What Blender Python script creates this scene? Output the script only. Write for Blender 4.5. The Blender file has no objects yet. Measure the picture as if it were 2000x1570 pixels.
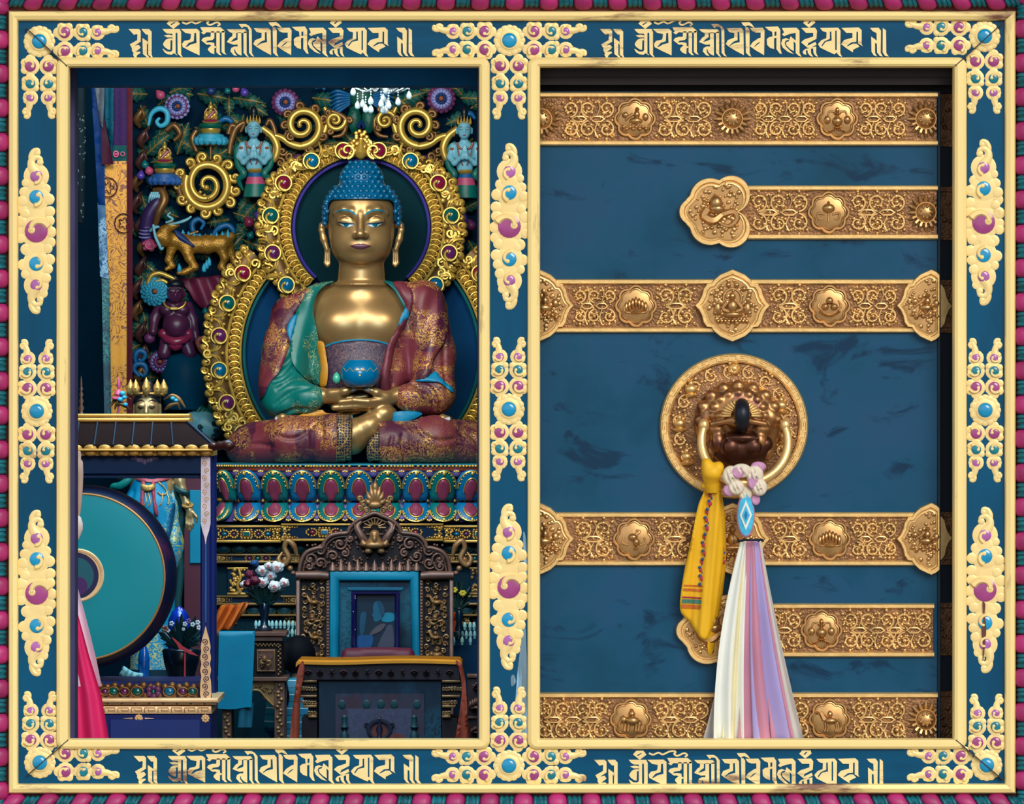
import bpy, bmesh, math, random
import numpy as np
from mathutils import Vector, Matrix
from mathutils.geometry import delaunay_2d_cdt

# ---------------------------------------------------------------- frame of reference
# A photograph pixel at the plane of the gilded frame (Y = 0) is 1.25 mm; the viewer stands 14 m in front.
CAM_D, PX = 14.0, 0.00125
def sc_at(Y): return PX * (CAM_D + Y) / CAM_D
def W(u, v, Y, w=0.0):
    s = sc_at(Y)
    return Vector(((u - 1000) * s, Y - w * s, (785 - v) * s))
SC = bpy.context.scene
COL = SC.collection
PI = math.pi
cos, sin = math.cos, math.sin

# ---------------------------------------------------------------- materials
def lin(c):
    out = []
    for x in c:
        x = x / 255.0
        out.append(x / 12.92 if x <= 0.04045 else ((x + 0.055) / 1.055) ** 2.4)
    return (out[0], out[1], out[2], 1.0)
MATS = {}
def nodes_of(name):
    m = bpy.data.materials.new(name)
    m.use_nodes = True
    nt = m.node_tree
    return m, nt, nt.nodes['Principled BSDF']
def N(nt, t, **kw):
    n = nt.nodes.new(t)
    for k, val in kw.items():
        if k.startswith('i_'):
            key = k[2:]
            n.inputs[int(key) if key.isdigit() else key.replace('_', ' ')].default_value = val
        else:
            setattr(n, k, val)
    return n
def ramp(nt, src, stops, interp='LINEAR'):
    r = nt.nodes.new('ShaderNodeValToRGB')
    r.color_ramp.interpolation = interp
    el = r.color_ramp.elements
    while len(el) < len(stops): el.new(0.5)
    for e, (p, c) in zip(el, stops):
        e.position = p
        e.color = c if len(c) == 4 else (*c, 1)
    nt.links.new(src, r.inputs[0])
    return r
def mixc(nt, fac, a, b, blend='MIX'):
    n = nt.nodes.new('ShaderNodeMix')
    n.data_type = 'RGBA'; n.blend_type = blend
    L = nt.links
    if hasattr(fac, 'node'): L.new(fac, n.inputs[0])
    else: n.inputs[0].default_value = fac
    for s, i in ((a, 6), (b, 7)):
        if hasattr(s, 'node'): L.new(s, n.inputs[i])
        else: n.inputs[i].default_value = s
    return n.outputs[2]
def coords(nt, scale=(1, 1, 1), rot=(0, 0, 0)):
    tc = nt.nodes.new('ShaderNodeTexCoord')
    mp = nt.nodes.new('ShaderNodeMapping')
    mp.inputs['Scale'].default_value = scale
    mp.inputs['Rotation'].default_value = rot
    nt.links.new(tc.outputs['Object'], mp.inputs[0])
    return mp.outputs[0]
def pbr(name, rgb, rough=0.5, metal=0.0, var=0.12, nscale=9.0, bump=0.0, bscale=60.0, patch=None, pscale=6.0,
        pcut=(0.55, 0.65), stretch=(1, 1, 1), coat=0.0, spec=0.5, emit=0.0, ao=False):
    """painted / metal / cloth surface: base colour with a mottled variation, optional worn patches of a second colour"""
    if name in MATS: return MATS[name]
    m, nt, b = nodes_of(name)
    c = lin(rgb)
    co = coords(nt, stretch)
    no = N(nt, 'ShaderNodeTexNoise', i_Scale=nscale, i_Detail=5.0)
    nt.links.new(co, no.inputs['Vector'])
    lo = tuple(max(0, x * (1 - var)) for x in c[:3]); hi = tuple(min(1, x * (1 + var)) for x in c[:3])
    col = ramp(nt, no.outputs[0], [(0.3, lo), (0.7, hi)]).outputs[0]
    if patch is not None:
        n2 = N(nt, 'ShaderNodeTexNoise', i_Scale=pscale, i_Detail=8.0, i_Roughness=0.65)
        nt.links.new(co, n2.inputs['Vector'])
        f = ramp(nt, n2.outputs[0], [(pcut[0], (0, 0, 0)), (pcut[1], (1, 1, 1))]).outputs[0]
        col = mixc(nt, f, col, lin(patch))
    nt.links.new(col, b.inputs['Base Color'])
    b.inputs['Roughness'].default_value = rough
    b.inputs['Metallic'].default_value = metal
    b.inputs['Specular IOR Level'].default_value = spec
    if coat: b.inputs['Coat Weight'].default_value = coat; b.inputs['Coat Roughness'].default_value = 0.15
    if bump:
        n3 = N(nt, 'ShaderNodeTexNoise', i_Scale=bscale, i_Detail=3.0)
        nt.links.new(co, n3.inputs['Vector'])
        bp = N(nt, 'ShaderNodeBump', i_Strength=bump, i_Distance=0.004)
        nt.links.new(n3.outputs[0], bp.inputs['Height'])
        nt.links.new(bp.outputs[0], b.inputs['Normal'])
    if emit:
        b.inputs['Emission Color'].default_value = c; b.inputs['Emission Strength'].default_value = emit
    MATS[name] = m
    return m
def brocade(name, base, fig, dark=None, scale=90.0, patch=0.0, cut=(0.08, 0.14), rough=0.5, figmetal=0.3, cover=(0.45, 0.55), key=False):
    """woven / painted brocade: curling gold figure on a ground, with optional sewn patchwork of two grounds"""
    if name in MATS: return MATS[name]
    m, nt, b = nodes_of(name)
    co = coords(nt)
    if key:
        vo = N(nt, 'ShaderNodeTexVoronoi', feature='DISTANCE_TO_EDGE', i_Scale=scale, i_Randomness=0.35)
        nt.links.new(co, vo.inputs['Vector'])
        line = ramp(nt, vo.outputs['Distance'], [(cut[0], (1, 1, 1)), (cut[1], (0, 0, 0))]).outputs[0]
    else:                                              # curling scroll figure: contour bands of a smooth noise
        nz = N(nt, 'ShaderNodeTexNoise', i_Scale=scale * 0.62, i_Detail=1.0, i_Distortion=1.1)
        nt.links.new(co, nz.inputs['Vector'])
        mu = N(nt, 'ShaderNodeMath', operation='MULTIPLY'); mu.inputs[1].default_value = 7.0
        nt.links.new(nz.outputs[0], mu.inputs[0])
        fr_ = N(nt, 'ShaderNodeMath', operation='PINGPONG'); fr_.inputs[1].default_value = 0.5
        nt.links.new(mu.outputs[0], fr_.inputs[0])
        line = ramp(nt, fr_.outputs[0], [(cut[0] * 2.0, (1, 1, 1)), (cut[1] * 1.9, (0, 0, 0))]).outputs[0]
    n2 = N(nt, 'ShaderNodeTexNoise', i_Scale=scale * 0.16, i_Detail=2.0)
    nt.links.new(co, n2.inputs['Vector'])
    cov = ramp(nt, n2.outputs[0], [(cover[0], (0, 0, 0)), (cover[1], (1, 1, 1))]).outputs[0]
    ground = lin(base)
    if patch:
        mp2 = coords(nt, (1, 0.001, 1))
        br = N(nt, 'ShaderNodeTexVoronoi', distance='CHEBYCHEV', i_Scale=patch, i_Randomness=0.55)
        nt.links.new(mp2, br.inputs['Vector'])
        sep = N(nt, 'ShaderNodeSeparateColor'); nt.links.new(br.outputs['Color'], sep.inputs[0])
        pf = ramp(nt, sep.outputs[0], [(0.45, (0, 0, 0)), (0.47, (1, 1, 1))]).outputs[0]
        ground = mixc(nt, pf, lin(base), lin(dark))
        cov = mixc(nt, ramp(nt, sep.outputs[1], [(0.3, (0.15, 0.15, 0.15)), (0.6, (1, 1, 1))]).outputs[0], (0, 0, 0, 1), cov)
    fac = mixc(nt, 1.0, line, cov, 'MULTIPLY')
    col = mixc(nt, fac, ground, lin(fig))
    nt.links.new(col, b.inputs['Base Color'])
    mm = N(nt, 'ShaderNodeMath', operation='MULTIPLY'); mm.inputs[1].default_value = figmetal
    nt.links.new(fac, mm.inputs[0]); nt.links.new(mm.outputs[0], b.inputs['Metallic'])
    b.inputs['Roughness'].default_value = rough
    MATS[name] = m
    return m
def stripes(name, cols, period, axis='Z', rough=0.6):
    if name in MATS: return MATS[name]
    m, nt, b = nodes_of(name)
    tc = nt.nodes.new('ShaderNodeTexCoord'); sep = nt.nodes.new('ShaderNodeSeparateXYZ')
    nt.links.new(tc.outputs['Object'], sep.inputs[0])
    d = N(nt, 'ShaderNodeMath', operation='DIVIDE'); d.inputs[1].default_value = period
    nt.links.new(sep.outputs[axis], d.inputs[0])
    f = N(nt, 'ShaderNodeMath', operation='FRACT'); nt.links.new(d.outputs[0], f.inputs[0])
    r = ramp(nt, f.outputs[0], [(p, lin(c)) for p, c in cols], 'CONSTANT')
    nt.links.new(r.outputs[0], b.inputs['Base Color']); b.inputs['Roughness'].default_value = rough
    MATS[name] = m
    return m

# ---------------------------------------------------------------- 2-D helpers (pixel plane)
def smooth_closed(pts, n=6):
    """closed Catmull-Rom through pts"""
    P = np.array(pts, float); m = len(P); out = []
    for i in range(m):
        p0, p1, p2, p3 = P[i - 1], P[i], P[(i + 1) % m], P[(i + 2) % m]
        for k in range(n):
            t = k / n
            out.append(0.5 * ((2 * p1) + (-p0 + p2) * t + (2 * p0 - 5 * p1 + 4 * p2 - p3) * t * t + (-p0 + 3 * p1 - 3 * p2 + p3) * t ** 3))
    return [tuple(x) for x in out]
def smooth_open(pts, n=6):
    P = np.array(pts, float); m = len(P); out = []
    for i in range(m - 1):
        p0 = P[i - 1] if i > 0 else 2 * P[0] - P[1]
        p1, p2 = P[i], P[i + 1]
        p3 = P[i + 2] if i + 2 < m else 2 * P[-1] - P[-2]
        for k in range(n):
            t = k / n
            out.append(0.5 * ((2 * p1) + (-p0 + p2) * t + (2 * p0 - 5 * p1 + 4 * p2 - p3) * t * t + (-p0 + 3 * p1 - 3 * p2 + p3) * t ** 3))
    out.append(P[-1])
    return [tuple(x) for x in out]
def resample_closed(pts, step):
    P = np.array(pts, float)
    out = []
    for a, b in zip(P, np.roll(P, -1, 0)):
        k = max(1, int(np.hypot(*(b - a)) / step))
        for i in range(k): out.append(a + (b - a) * i / k)
    return np.array(out)
def inside(P, loop):
    L = np.array(loop, float); x, y = P[:, 0], P[:, 1]
    c = np.zeros(len(P), bool)
    x1, y1 = L[:, 0], L[:, 1]; x2, y2 = np.roll(x1, -1), np.roll(y1, -1)
    for i in range(len(L)):
        cond = ((y1[i] > y) != (y2[i] > y))
        with np.errstate(divide='ignore', invalid='ignore'):
            xi = (x2[i] - x1[i]) * (y - y1[i]) / (y2[i] - y1[i] + 1e-12) + x1[i]
        c ^= cond & (x < xi)
    return c
def dist_loop(P, loop):
    A = np.array(loop, float); Bq = np.roll(A, -1, 0)
    best = np.full(len(P), 1e9)
    for a, b in zip(A, Bq):
        d = b - a; L = (d * d).sum() + 1e-12
        t = np.clip(((P - a) @ d) / L, 0, 1)
        q = a + t[:, None] * d
        best = np.minimum(best, np.hypot(*(P - q).T))
    return best
def tri2d(loops, step=None):
    """triangles of a polygon with holes; interior points on a grid when step is given -> (points, tris, boundary loops as index lists)"""
    pts, edges, bl = [], [], []
    for L in loops:
        s = len(pts); n = len(L)
        pts += [tuple(p) for p in L]
        edges += [(s + i, s + (i + 1) % n) for i in range(n)]
        bl.append(list(range(s, s + n)))
    if step:
        O = np.array(loops[0], float)
        (x0, y0), (x1, y1) = O.min(0), O.max(0)
        gx = np.arange(x0 + step * .5, x1, step); gy = np.arange(y0 + step * .5, y1, step * .9)
        if len(gx) and len(gy):
            G = np.array([(x + (step * .5 if j % 2 else 0), y) for j, y in enumerate(gy) for x in gx])
            k = inside(G, loops[0])
            for h in loops[1:]: k &= ~inside(G, h)
            G = G[k]
            if len(G):
                k = np.ones(len(G), bool)
                for L in loops: k &= dist_loop(G, L) > step * .45
                pts += [tuple(p) for p in G[k]]
    r = delaunay_2d_cdt([Vector(p) for p in pts], edges, [], 0, 1e-6)
    V = np.array([tuple(p) for p in r[0]]); T = np.array([f for f in r[2]])
    C = V[T].mean(1)
    k = inside(C, loops[0])
    for h in loops[1:]: k &= ~inside(C, h)
    return V, T[k]
def circle(cu, cv, r, n=24, rv=None, a0=0.0):
    rv = rv or r
    return [(cu + r * cos(a0 + 2 * PI * i / n), cv + rv * sin(a0 + 2 * PI * i / n)) for i in range(n)]
def spiral(cu, cv, r0, r1, a0, turns, n=26):
    """radius runs r0 -> r1 while the angle runs turns*360 degrees from a0 (degrees)"""
    out = []
    for i in range(n + 1):
        t = i / n
        r = r0 + (r1 - r0) * t ** 0.85
        a = math.radians(a0 + 360 * turns * t)
        out.append((cu + r * cos(a), cv + r * sin(a)))
    return out

# ---------------------------------------------------------------- mesh builder, in pixel space (u right, v down, w towards the viewer)
class B:
    def __init__(s, Y): s.Y = Y; s.V = []; s.F = []; s.MI = []; s.mi = 0; s.n = 0
    def add(s, V, F):
        o = s.n
        s.V.append(np.asarray(V, float).reshape(-1, 3)); s.n += len(V)
        s.F += [tuple(int(i) + o for i in f) for f in F]; s.MI += [s.mi] * len(F)
        return s
    def box(s, u0, v0, u1, v1, w0, w1, bev=0.0):
        if bev <= 0:
            V = [(u, v, w) for w in (w0, w1) for v in (v0, v1) for u in (u0, u1)]
            return s.add(V, [(0, 1, 3, 2), (4, 6, 7, 5), (0, 4, 5, 1), (2, 3, 7, 6), (0, 2, 6, 4), (1, 5, 7, 3)])
        c = lambda i, z: [(u0 + i, v0 + i, z), (u1 - i, v0 + i, z), (u1 - i, v1 - i, z), (u0 + i, v1 - i, z)]
        return s.loft([c(bev, w0), c(0, w0 + bev), c(0, w1 - bev), c(bev, w1)])
    def loft(s, rings, closed=True, caps=True):
        n = len(rings[0]); V = [p for r in rings for p in r]; F = []
        for i in range(len(rings) - 1):
            for j in range(n if closed else n - 1):
                k = (j + 1) % n
                F.append((i * n + j, i * n + k, (i + 1) * n + k, (i + 1) * n + j))
        if caps:
            F.append(tuple(range(n))); F.append(tuple((len(rings) - 1) * n + j for j in range(n)))
        return s.add(V, F)
    def dome(s, cu, cv, r, w0, h, n=14, rv=None):
        rv = rv or r
        rings = []
        for f, z in ((1, -0.35), (1, 0.35), (0.86, 0.75), (0.5, 0.97), (0.12, 1.0)):
            rings.append([(cu + r * f * cos(2 * PI * i / n), cv + rv * f * sin(2 * PI * i / n), w0 + h * z) for i in range(n)])
        return s.loft(rings)
    def ell(s, c, r, n=12, m=8):
        rings = []
        for j in range(m + 1):
            a = -PI / 2 + PI * j / m
            q = max(cos(a), 0.02)
            rings.append([(c[0] + r[0] * q * cos(2 * PI * i / n), c[1] + r[1] * sin(a), c[2] + r[2] * q * sin(2 * PI * i / n)) for i in range(n)])
        return s.loft(rings)
    def tube(s, path, rad, n=7, flat=1.0):
        """round tube along 3-D points; rad a number or a list; flat squashes it in depth"""
        P = np.array([p if len(p) == 3 else (p[0], p[1], 0.0) for p in path], float)
        m = len(P)
        R = np.full(m, rad, float) if np.isscalar(rad) else np.interp(np.linspace(0, 1, m), np.linspace(0, 1, len(rad)), rad)
        T = np.gradient(P, axis=0); T /= np.linalg.norm(T, axis=1)[:, None] + 1e-9
        up = np.array((0, 0, 1.0))
        rings = []
        for i in range(m):
            x = np.cross(up, T[i])
            if np.linalg.norm(x) < 0.05: x = np.array((1.0, 0, 0))
            x /= np.linalg.norm(x); y = np.cross(T[i], x)
            rings.append([tuple(P[i] + R[i] * (cos(2 * PI * k / n) * x + flat * sin(2 * PI * k / n) * y)) for k in range(n)])
        return s.loft(rings)
    def lathe(s, cu, cw, prof, n=20):
        """prof: (radius, v) pairs about the vertical axis"""
        return s.loft([[(cu + max(r, .05) * cos(2 * PI * i / n), v, cw + max(r, .05) * sin(2 * PI * i / n)) for i in range(n)] for r, v in prof])
    def facelathe(s, cu, cv, prof, n=32):
        """prof: (radius, w) pairs about the axis that points at the viewer"""
        return s.loft([[(cu + max(r, .05) * cos(2 * PI * i / n), cv + max(r, .05) * sin(2 * PI * i / n), w) for i in range(n)] for r, w in prof])
    def ring(s, outer, inner, prof):
        """a closed moulding between two contours of equal length; prof: (0 outer .. 1 inner, w)"""
        O, I = np.array(outer, float), np.array(inner, float)
        rings = [[(*(o + (i - o) * f), w) for o, i in zip(O, I)] for f, w in prof]
        rings.append(rings[0])
        return s.loft(rings, caps=False)
    def slab(s, loops, w0, w1):
        """flat plate of any outline (first loop) with holes"""
        if not isinstance(loops[0][0], (tuple, list, np.ndarray)): loops = [loops]
        return s.drape(loops, lambda P: np.full(len(P), w1), w1 - w0)
    def drape(s, loops, h, thick, step=None, rnd=0.0, rh=0.0):
        """a sheet of the given outline lying on the height field h(points), thick behind; its rim rounded over rnd by rh"""
        if not isinstance(loops[0][0], (tuple, list, np.ndarray)): loops = [loops]
        if step: loops = [resample_closed(L, step) for L in loops]
        V, T = tri2d(loops, step)
        H = np.asarray(h(V), float)
        if rnd:
            d = np.full(len(V), 1e9)
            for L in loops: d = np.minimum(d, dist_loop(V, L))
            t = np.clip(d / rnd, 0, 1)
            H = H + rh * np.sqrt(np.clip(1 - (1 - t) ** 2, 0, 1))
        n = len(V)
        VV = np.vstack([np.c_[V, H], np.c_[V, np.asarray(h(V), float) - thick]])
        e = {}
        for t in T:
            for a, b in ((t[0], t[1]), (t[1], t[2]), (t[2], t[0])):
                k = (min(a, b), max(a, b)); e[k] = e.get(k, 0) + 1
        F = [tuple(t) for t in T] + [tuple(i + n for i in t[::-1]) for t in T]
        F += [(a, b, b + n, a + n) for (a, b), c in e.items() if c == 1]
        return s.add(VV, F)
    def stroke(s, pts, wid, w0, w1, taper=None):
        """flat brush stroke along 2-D points"""
        P = np.array(pts, float); m = len(P)
        T = np.gradient(P, axis=0); T /= np.linalg.norm(T, axis=1)[:, None] + 1e-9
        Nn = np.c_[-T[:, 1], T[:, 0]]
        R = np.full(m, wid / 2.0) if taper is None else np.interp(np.linspace(0, 1, m), np.linspace(0, 1, len(taper)), taper) / 2
        rings = [[(*(P[i] - Nn[i] * R[i]), w0), (*(P[i] + Nn[i] * R[i]), w0), (*(P[i] + Nn[i] * R[i]), w1), (*(P[i] - Nn[i] * R[i]), w1)] for i in range(m)]
        return s.loft(rings)
    def grid(s, f, nu, nv, thick=0.0):
        """sheet from f(a, b) -> (u, v, w), a, b in 0..1"""
        V = [f(i / nu, j / nv) for j in range(nv + 1) for i in range(nu + 1)]
        F = [(j * (nu + 1) + i, j * (nu + 1) + i + 1, (j + 1) * (nu + 1) + i + 1, (j + 1) * (nu + 1) + i) for j in range(nv) for i in range(nu)]
        if thick:
            n = len(V); Vb = [(p[0], p[1], p[2] - thick) for p in V]
            rim = [i for i in range(nu)]
            Fb = [tuple(i + n for i in f_[::-1]) for f_ in F]
            side = []
            for i in range(nu):
                side.append((i, i + 1, i + 1 + n, i + n)); a = nv * (nu + 1) + i; side.append((a, a + 1, a + 1 + n, a + n))
            for j in range(nv):
                a = j * (nu + 1); b = a + nu + 1; side.append((a, b, b + n, a + n)); side.append((a + nu, b + nu, b + nu + n, a + nu + n))
            return s.add(V + Vb, F + Fb + side)
        return s.add(V, F)
    def xform(s, fn, start=0):
        s.V = [np.array([fn(p) for p in a]) if i >= start else a for i, a in enumerate(s.V)]
        return s
    def mark(s): return len(s.V)
    def build(s, name, mats, parent=None, ang=40, root=None):
        if not isinstance(mats, (list, tuple)): mats = [mats]
        V = np.vstack(s.V)
        k = sc_at(s.Y)
        Wd = np.c_[(V[:, 0] - 1000) * k, s.Y - V[:, 2] * k, (785 - V[:, 1]) * k]
        r = root or parent
        base = Vector((0, 0, 0))
        if r is not None:
            while r.parent is not None: r = r.parent
            base = r.location
        else:
            base = Vector(((Wd[:, 0].min() + Wd[:, 0].max()) / 2, (Wd[:, 1].min() + Wd[:, 1].max()) / 2, Wd[:, 2].min()))
        Wd = Wd - np.array(base)
        me = bpy.data.meshes.new(name)
        me.from_pydata(Wd.tolist(), [], s.F)
        for m in mats: me.materials.append(m)
        if len(mats) > 1: me.polygons.foreach_set('material_index', s.MI)
        bm = bmesh.new(); bm.from_mesh(me)
        bmesh.ops.recalc_face_normals(bm, faces=bm.faces)
        bm.to_mesh(me); bm.free()
        me.shade_smooth()
        me.set_sharp_from_angle(angle=math.radians(ang))
        o = bpy.data.objects.new(name, me)
        COL.objects.link(o)
        if parent is not None: o.parent = parent
        else: o.location = base
        return o
def thing(name, label, cat, u, v, Y, group=None, kind=None):
    o = bpy.data.objects.new(name, None); COL.objects.link(o)
    o.empty_display_size = 0.05
    o.location = W(u, v, Y)
    return tag(o, label, cat, group, kind)
def tag(o, label, cat, group=None, kind=None):
    o['label'] = label; o['category'] = cat
    if group: o['group'] = group
    if kind: o['kind'] = kind
    return o
def dup(root, du, dv, Y0, dY=0.0, label=None, group=None):
    """a copy of a thing with its parts and their sub-parts, moved by pixels in its own plane"""
    k = sc_at(Y0)
    r = root.copy(); COL.objects.link(r)
    r.location = root.location + Vector((du * k, dY, -dv * k))
    if label: r['label'] = label
    if group: r['group'] = group
    for c in list(root.children):
        d = c.copy(); COL.objects.link(d); d.parent = r
        for g in list(c.children):
            e = g.copy(); COL.objects.link(e); e.parent = d
    return r

# ---------------------------------------------------------------- modelled bodies: signed distance fields meshed by surface nets
class SDF:
    def __init__(s, lo, hi, h):
        s.lo = np.array(lo, float); s.h = h
        s.n = np.ceil((np.array(hi, float) - s.lo) / h).astype(int) + 1
        s.D = np.full(tuple(s.n), 60.0, np.float32)
    def blk(s, lo, hi):
        a = np.clip(np.floor((np.array(lo) - s.lo) / s.h).astype(int), 0, s.n - 1)
        b = np.clip(np.ceil((np.array(hi) - s.lo) / s.h).astype(int) + 1, 1, s.n)
        sl = tuple(slice(i, j) for i, j in zip(a, b))
        ax = [s.lo[k] + s.h * np.arange(a[k], b[k], dtype=np.float32) for k in range(3)]
        return sl, ax[0][:, None, None], ax[1][None, :, None], ax[2][None, None, :]
    def mix(s, sl, d, k, op):
        A = s.D[sl]
        if A.size == 0: return
        d = d.astype(np.float32)
        if op < 0:
            d = -d
            if k > 0:
                s.D[sl] = np.maximum(A, d) + np.maximum(k - np.abs(A - d), 0) ** 2 / (4 * k)
            else: s.D[sl] = np.maximum(A, d)
        else:
            s.D[sl] = np.minimum(A, d) - (np.maximum(k - np.abs(A - d), 0) ** 2 / (4 * k) if k > 0 else 0)
    def ell(s, c, r, k=8, op=1):
        m = k + 3 * s.h + 4
        sl, x, y, z = s.blk([c[i] - r[i] - m for i in range(3)], [c[i] + r[i] + m for i in range(3)])
        px, py, pz = (x - c[0]), (y - c[1]), (z - c[2])
        k0 = np.sqrt((px / r[0]) ** 2 + (py / r[1]) ** 2 + (pz / r[2]) ** 2)
        k1 = np.sqrt((px / r[0] ** 2) ** 2 + (py / r[1] ** 2) ** 2 + (pz / r[2] ** 2) ** 2) + 1e-6
        s.mix(sl, k0 * (k0 - 1) / k1, k, op); return s
    def cap(s, a, b, ra, rb, k=8, op=1):
        a, b = np.array(a, float), np.array(b, float)
        R = max(ra, rb) + k + 3 * s.h + 3
        sl, x, y, z = s.blk(np.minimum(a, b) - R, np.maximum(a, b) + R)
        d = b - a; L = (d * d).sum() + 1e-9
        t = np.clip(((x - a[0]) * d[0] + (y - a[1]) * d[1] + (z - a[2]) * d[2]) / L, 0, 1)
        q = np.sqrt((x - a[0] - t * d[0]) ** 2 + (y - a[1] - t * d[1]) ** 2 + (z - a[2] - t * d[2]) ** 2)
        s.mix(sl, q - (ra + (rb - ra) * t), k, op); return s
    def chain(s, pts, k=6, op=1):
        for p, q in zip(pts[:-1], pts[1:]): s.cap(p[:3], q[:3], p[3], q[3], k, op)
        return s
    def rbox(s, c, hs, r, k=6, op=1):
        m = k + 3 * s.h + 4
        sl, x, y, z = s.blk([c[i] - hs[i] - m for i in range(3)], [c[i] + hs[i] + m for i in range(3)])
        q = [np.abs(p - c[i]) - (hs[i] - r) for i, p in enumerate((x, y, z))]
        d = np.sqrt(sum(np.maximum(t, 0) ** 2 for t in q)) + np.minimum(np.maximum(np.maximum(q[0], q[1]), q[2]), 0) - r
        s.mix(sl, d, k, op); return s
    def surf(s, P):
        """front surface height w at pixel points (u, v)"""
        P = np.asarray(P, float)
        i = np.clip(np.round((P[:, 0] - s.lo[0]) / s.h).astype(int), 0, s.n[0] - 1)
        j = np.clip(np.round((P[:, 1] - s.lo[1]) / s.h).astype(int), 0, s.n[1] - 1)
        fi = np.clip((P[:, 0] - s.lo[0]) / s.h, 0, s.n[0] - 1.001); fj = np.clip((P[:, 1] - s.lo[1]) / s.h, 0, s.n[1] - 1.001)
        i0, j0 = fi.astype(int), fj.astype(int); a, b = fi - i0, fj - j0
        def col(i, j):
            C = s.D[i, j, :]
            neg = C < 0
            has = neg.any(1)
            last = s.n[2] - 1 - np.argmax(neg[:, ::-1], 1)
            last = np.clip(last, 0, s.n[2] - 2)
            r = np.arange(len(i))
            d0, d1 = C[r, last], C[r, last + 1]
            t = np.where(has, d0 / (d0 - d1 + 1e-9), 0)
            return np.where(has, s.lo[2] + s.h * (last + np.clip(t, 0, 1)), s.lo[2])
        return (col(i0, j0) * (1 - a) * (1 - b) + col(i0 + 1, j0) * a * (1 - b) + col(i0, j0 + 1) * (1 - a) * b + col(i0 + 1, j0 + 1) * a * b)
    def mesh(s):
        D = s.D; S = D < 0
        n = s.n - 1
        cs = [(i, j, k) for i in (0, 1) for j in (0, 1) for k in (0, 1)]
        cnt = np.zeros(tuple(n), np.int8)
        for i, j, k in cs: cnt += S[i:n[0] + i, j:n[1] + j, k:n[2] + k]
        act = (cnt > 0) & (cnt < 8)
        I = np.argwhere(act)
        idx = np.full(tuple(n), -1, np.int64); idx[tuple(I.T)] = np.arange(len(I))
        acc = np.zeros((len(I), 3)); num = np.zeros(len(I))
        for a in cs:
            for ax in range(3):
                if a[ax]: continue
                b = list(a); b[ax] = 1
                p = I + np.array(a); q = I + np.array(b)
                da = D[tuple(p.T)]; db = D[tuple(q.T)]
                m = (da < 0) != (db < 0)
                t = np.where(m, da / np.where(m, da - db, 1), 0)
                pos = p.astype(float); pos[:, ax] += t
                acc[m] += pos[m]; num[m] += 1
        V = s.lo + s.h * acc / num[:, None]
        F = []
        for ax in range(3):
            sh = [slice(1, n[k]) if k != ax else slice(0, n[k]) for k in range(3)]
            a = S[tuple(sh)]
            sh2 = list(sh); sh2[ax] = slice(1, n[ax] + 1)
            b = S[tuple(sh2)]
            E = np.argwhere(a != b)
            if not len(E): continue
            E = E + np.array([0 if k == ax else 1 for k in range(3)])
            o1, o2 = [k for k in range(3) if k != ax]
            def c(d1, d2):
                q = E.copy(); q[:, o1] -= d1; q[:, o2] -= d2
                return idx[tuple(q.T)]
            Q = np.c_[c(1, 1), c(0, 1), c(0, 0), c(1, 0)]
            F.append(Q[(Q >= 0).all(1)])
        F = np.vstack(F)
        return V, F
    def into(s, b):
        V, F = s.mesh()
        return b.add(V, F.tolist())
# ================================================================ THE PLACE: camera, daylight, room shell
cam = bpy.data.cameras.new('camera'); co_ = bpy.data.objects.new('camera', cam); COL.objects.link(co_)
co_.location = (0, -CAM_D, 0); co_.rotation_euler = (PI / 2, 0, 0)
cam.sensor_width = 36; cam.lens = 36 * CAM_D / (2000 * PX); cam.clip_end = 100
SC.camera = co_
SC.view_settings.view_transform = 'Standard'; SC.view_settings.look = 'None'; SC.view_settings.gamma = 1.0
SC.view_settings.use_curve_mapping = False
SC.view_settings.exposure = 0.0
SC.render.film_transparent = False
SC.cycles.max_bounces = 6; SC.cycles.use_denoising = True
wd = bpy.data.worlds.new('courtyard_sky'); SC.world = wd; wd.use_nodes = True
nt = wd.node_tree; bg = nt.nodes['Background']
tc = nt.nodes.new('ShaderNodeTexCoord'); sp = nt.nodes.new('ShaderNodeSeparateXYZ'); nt.links.new(tc.outputs['Generated'], sp.inputs[0])
mr = N(nt, 'ShaderNodeMapRange'); mr.inputs[1].default_value = -1; mr.inputs[2].default_value = 1
nt.links.new(sp.outputs[2], mr.inputs[0])
rr = ramp(nt, mr.outputs[0], [(0.0, (0.20, 0.17, 0.16)), (0.46, (0.34, 0.30, 0.28)), (0.52, (0.95, 0.93, 0.92)), (0.75, (0.80, 0.88, 1.0)), (1.0, (0.6, 0.75, 1.0))])
nt.links.new(rr.outputs[0], bg.inputs[0]); bg.inputs[1].default_value = 0.95

def lamp(name, kind, loc, energy, col=(1, 1, 1), size=1.0, aim=None, size_y=None, spread=None, spot=None):
    l = bpy.data.lights.new(name, kind); l.energy = energy; l.color = col
    if kind == 'AREA':
        l.size = size
        if size_y: l.shape = 'RECTANGLE'; l.size_y = size_y
        if spread: l.spread = spread
    elif kind == 'SUN': l.angle = size
    elif kind == 'SPOT': l.spot_size = spot; l.shadow_soft_size = size; l.spot_blend = 0.6
    else: l.shadow_soft_size = size
    o = bpy.data.objects.new(name, l); COL.objects.link(o); o.location = loc
    if aim is not None: o.rotation_euler = (Vector(aim) - Vector(loc)).to_track_quat('-Z', 'Y').to_euler()
    return o
lamp('sun', 'SUN', (2.3, -6, 3.4), 1.9, (1.0, 0.93, 0.82), 0.5, aim=(0.0, 0, 0.2))
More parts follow.
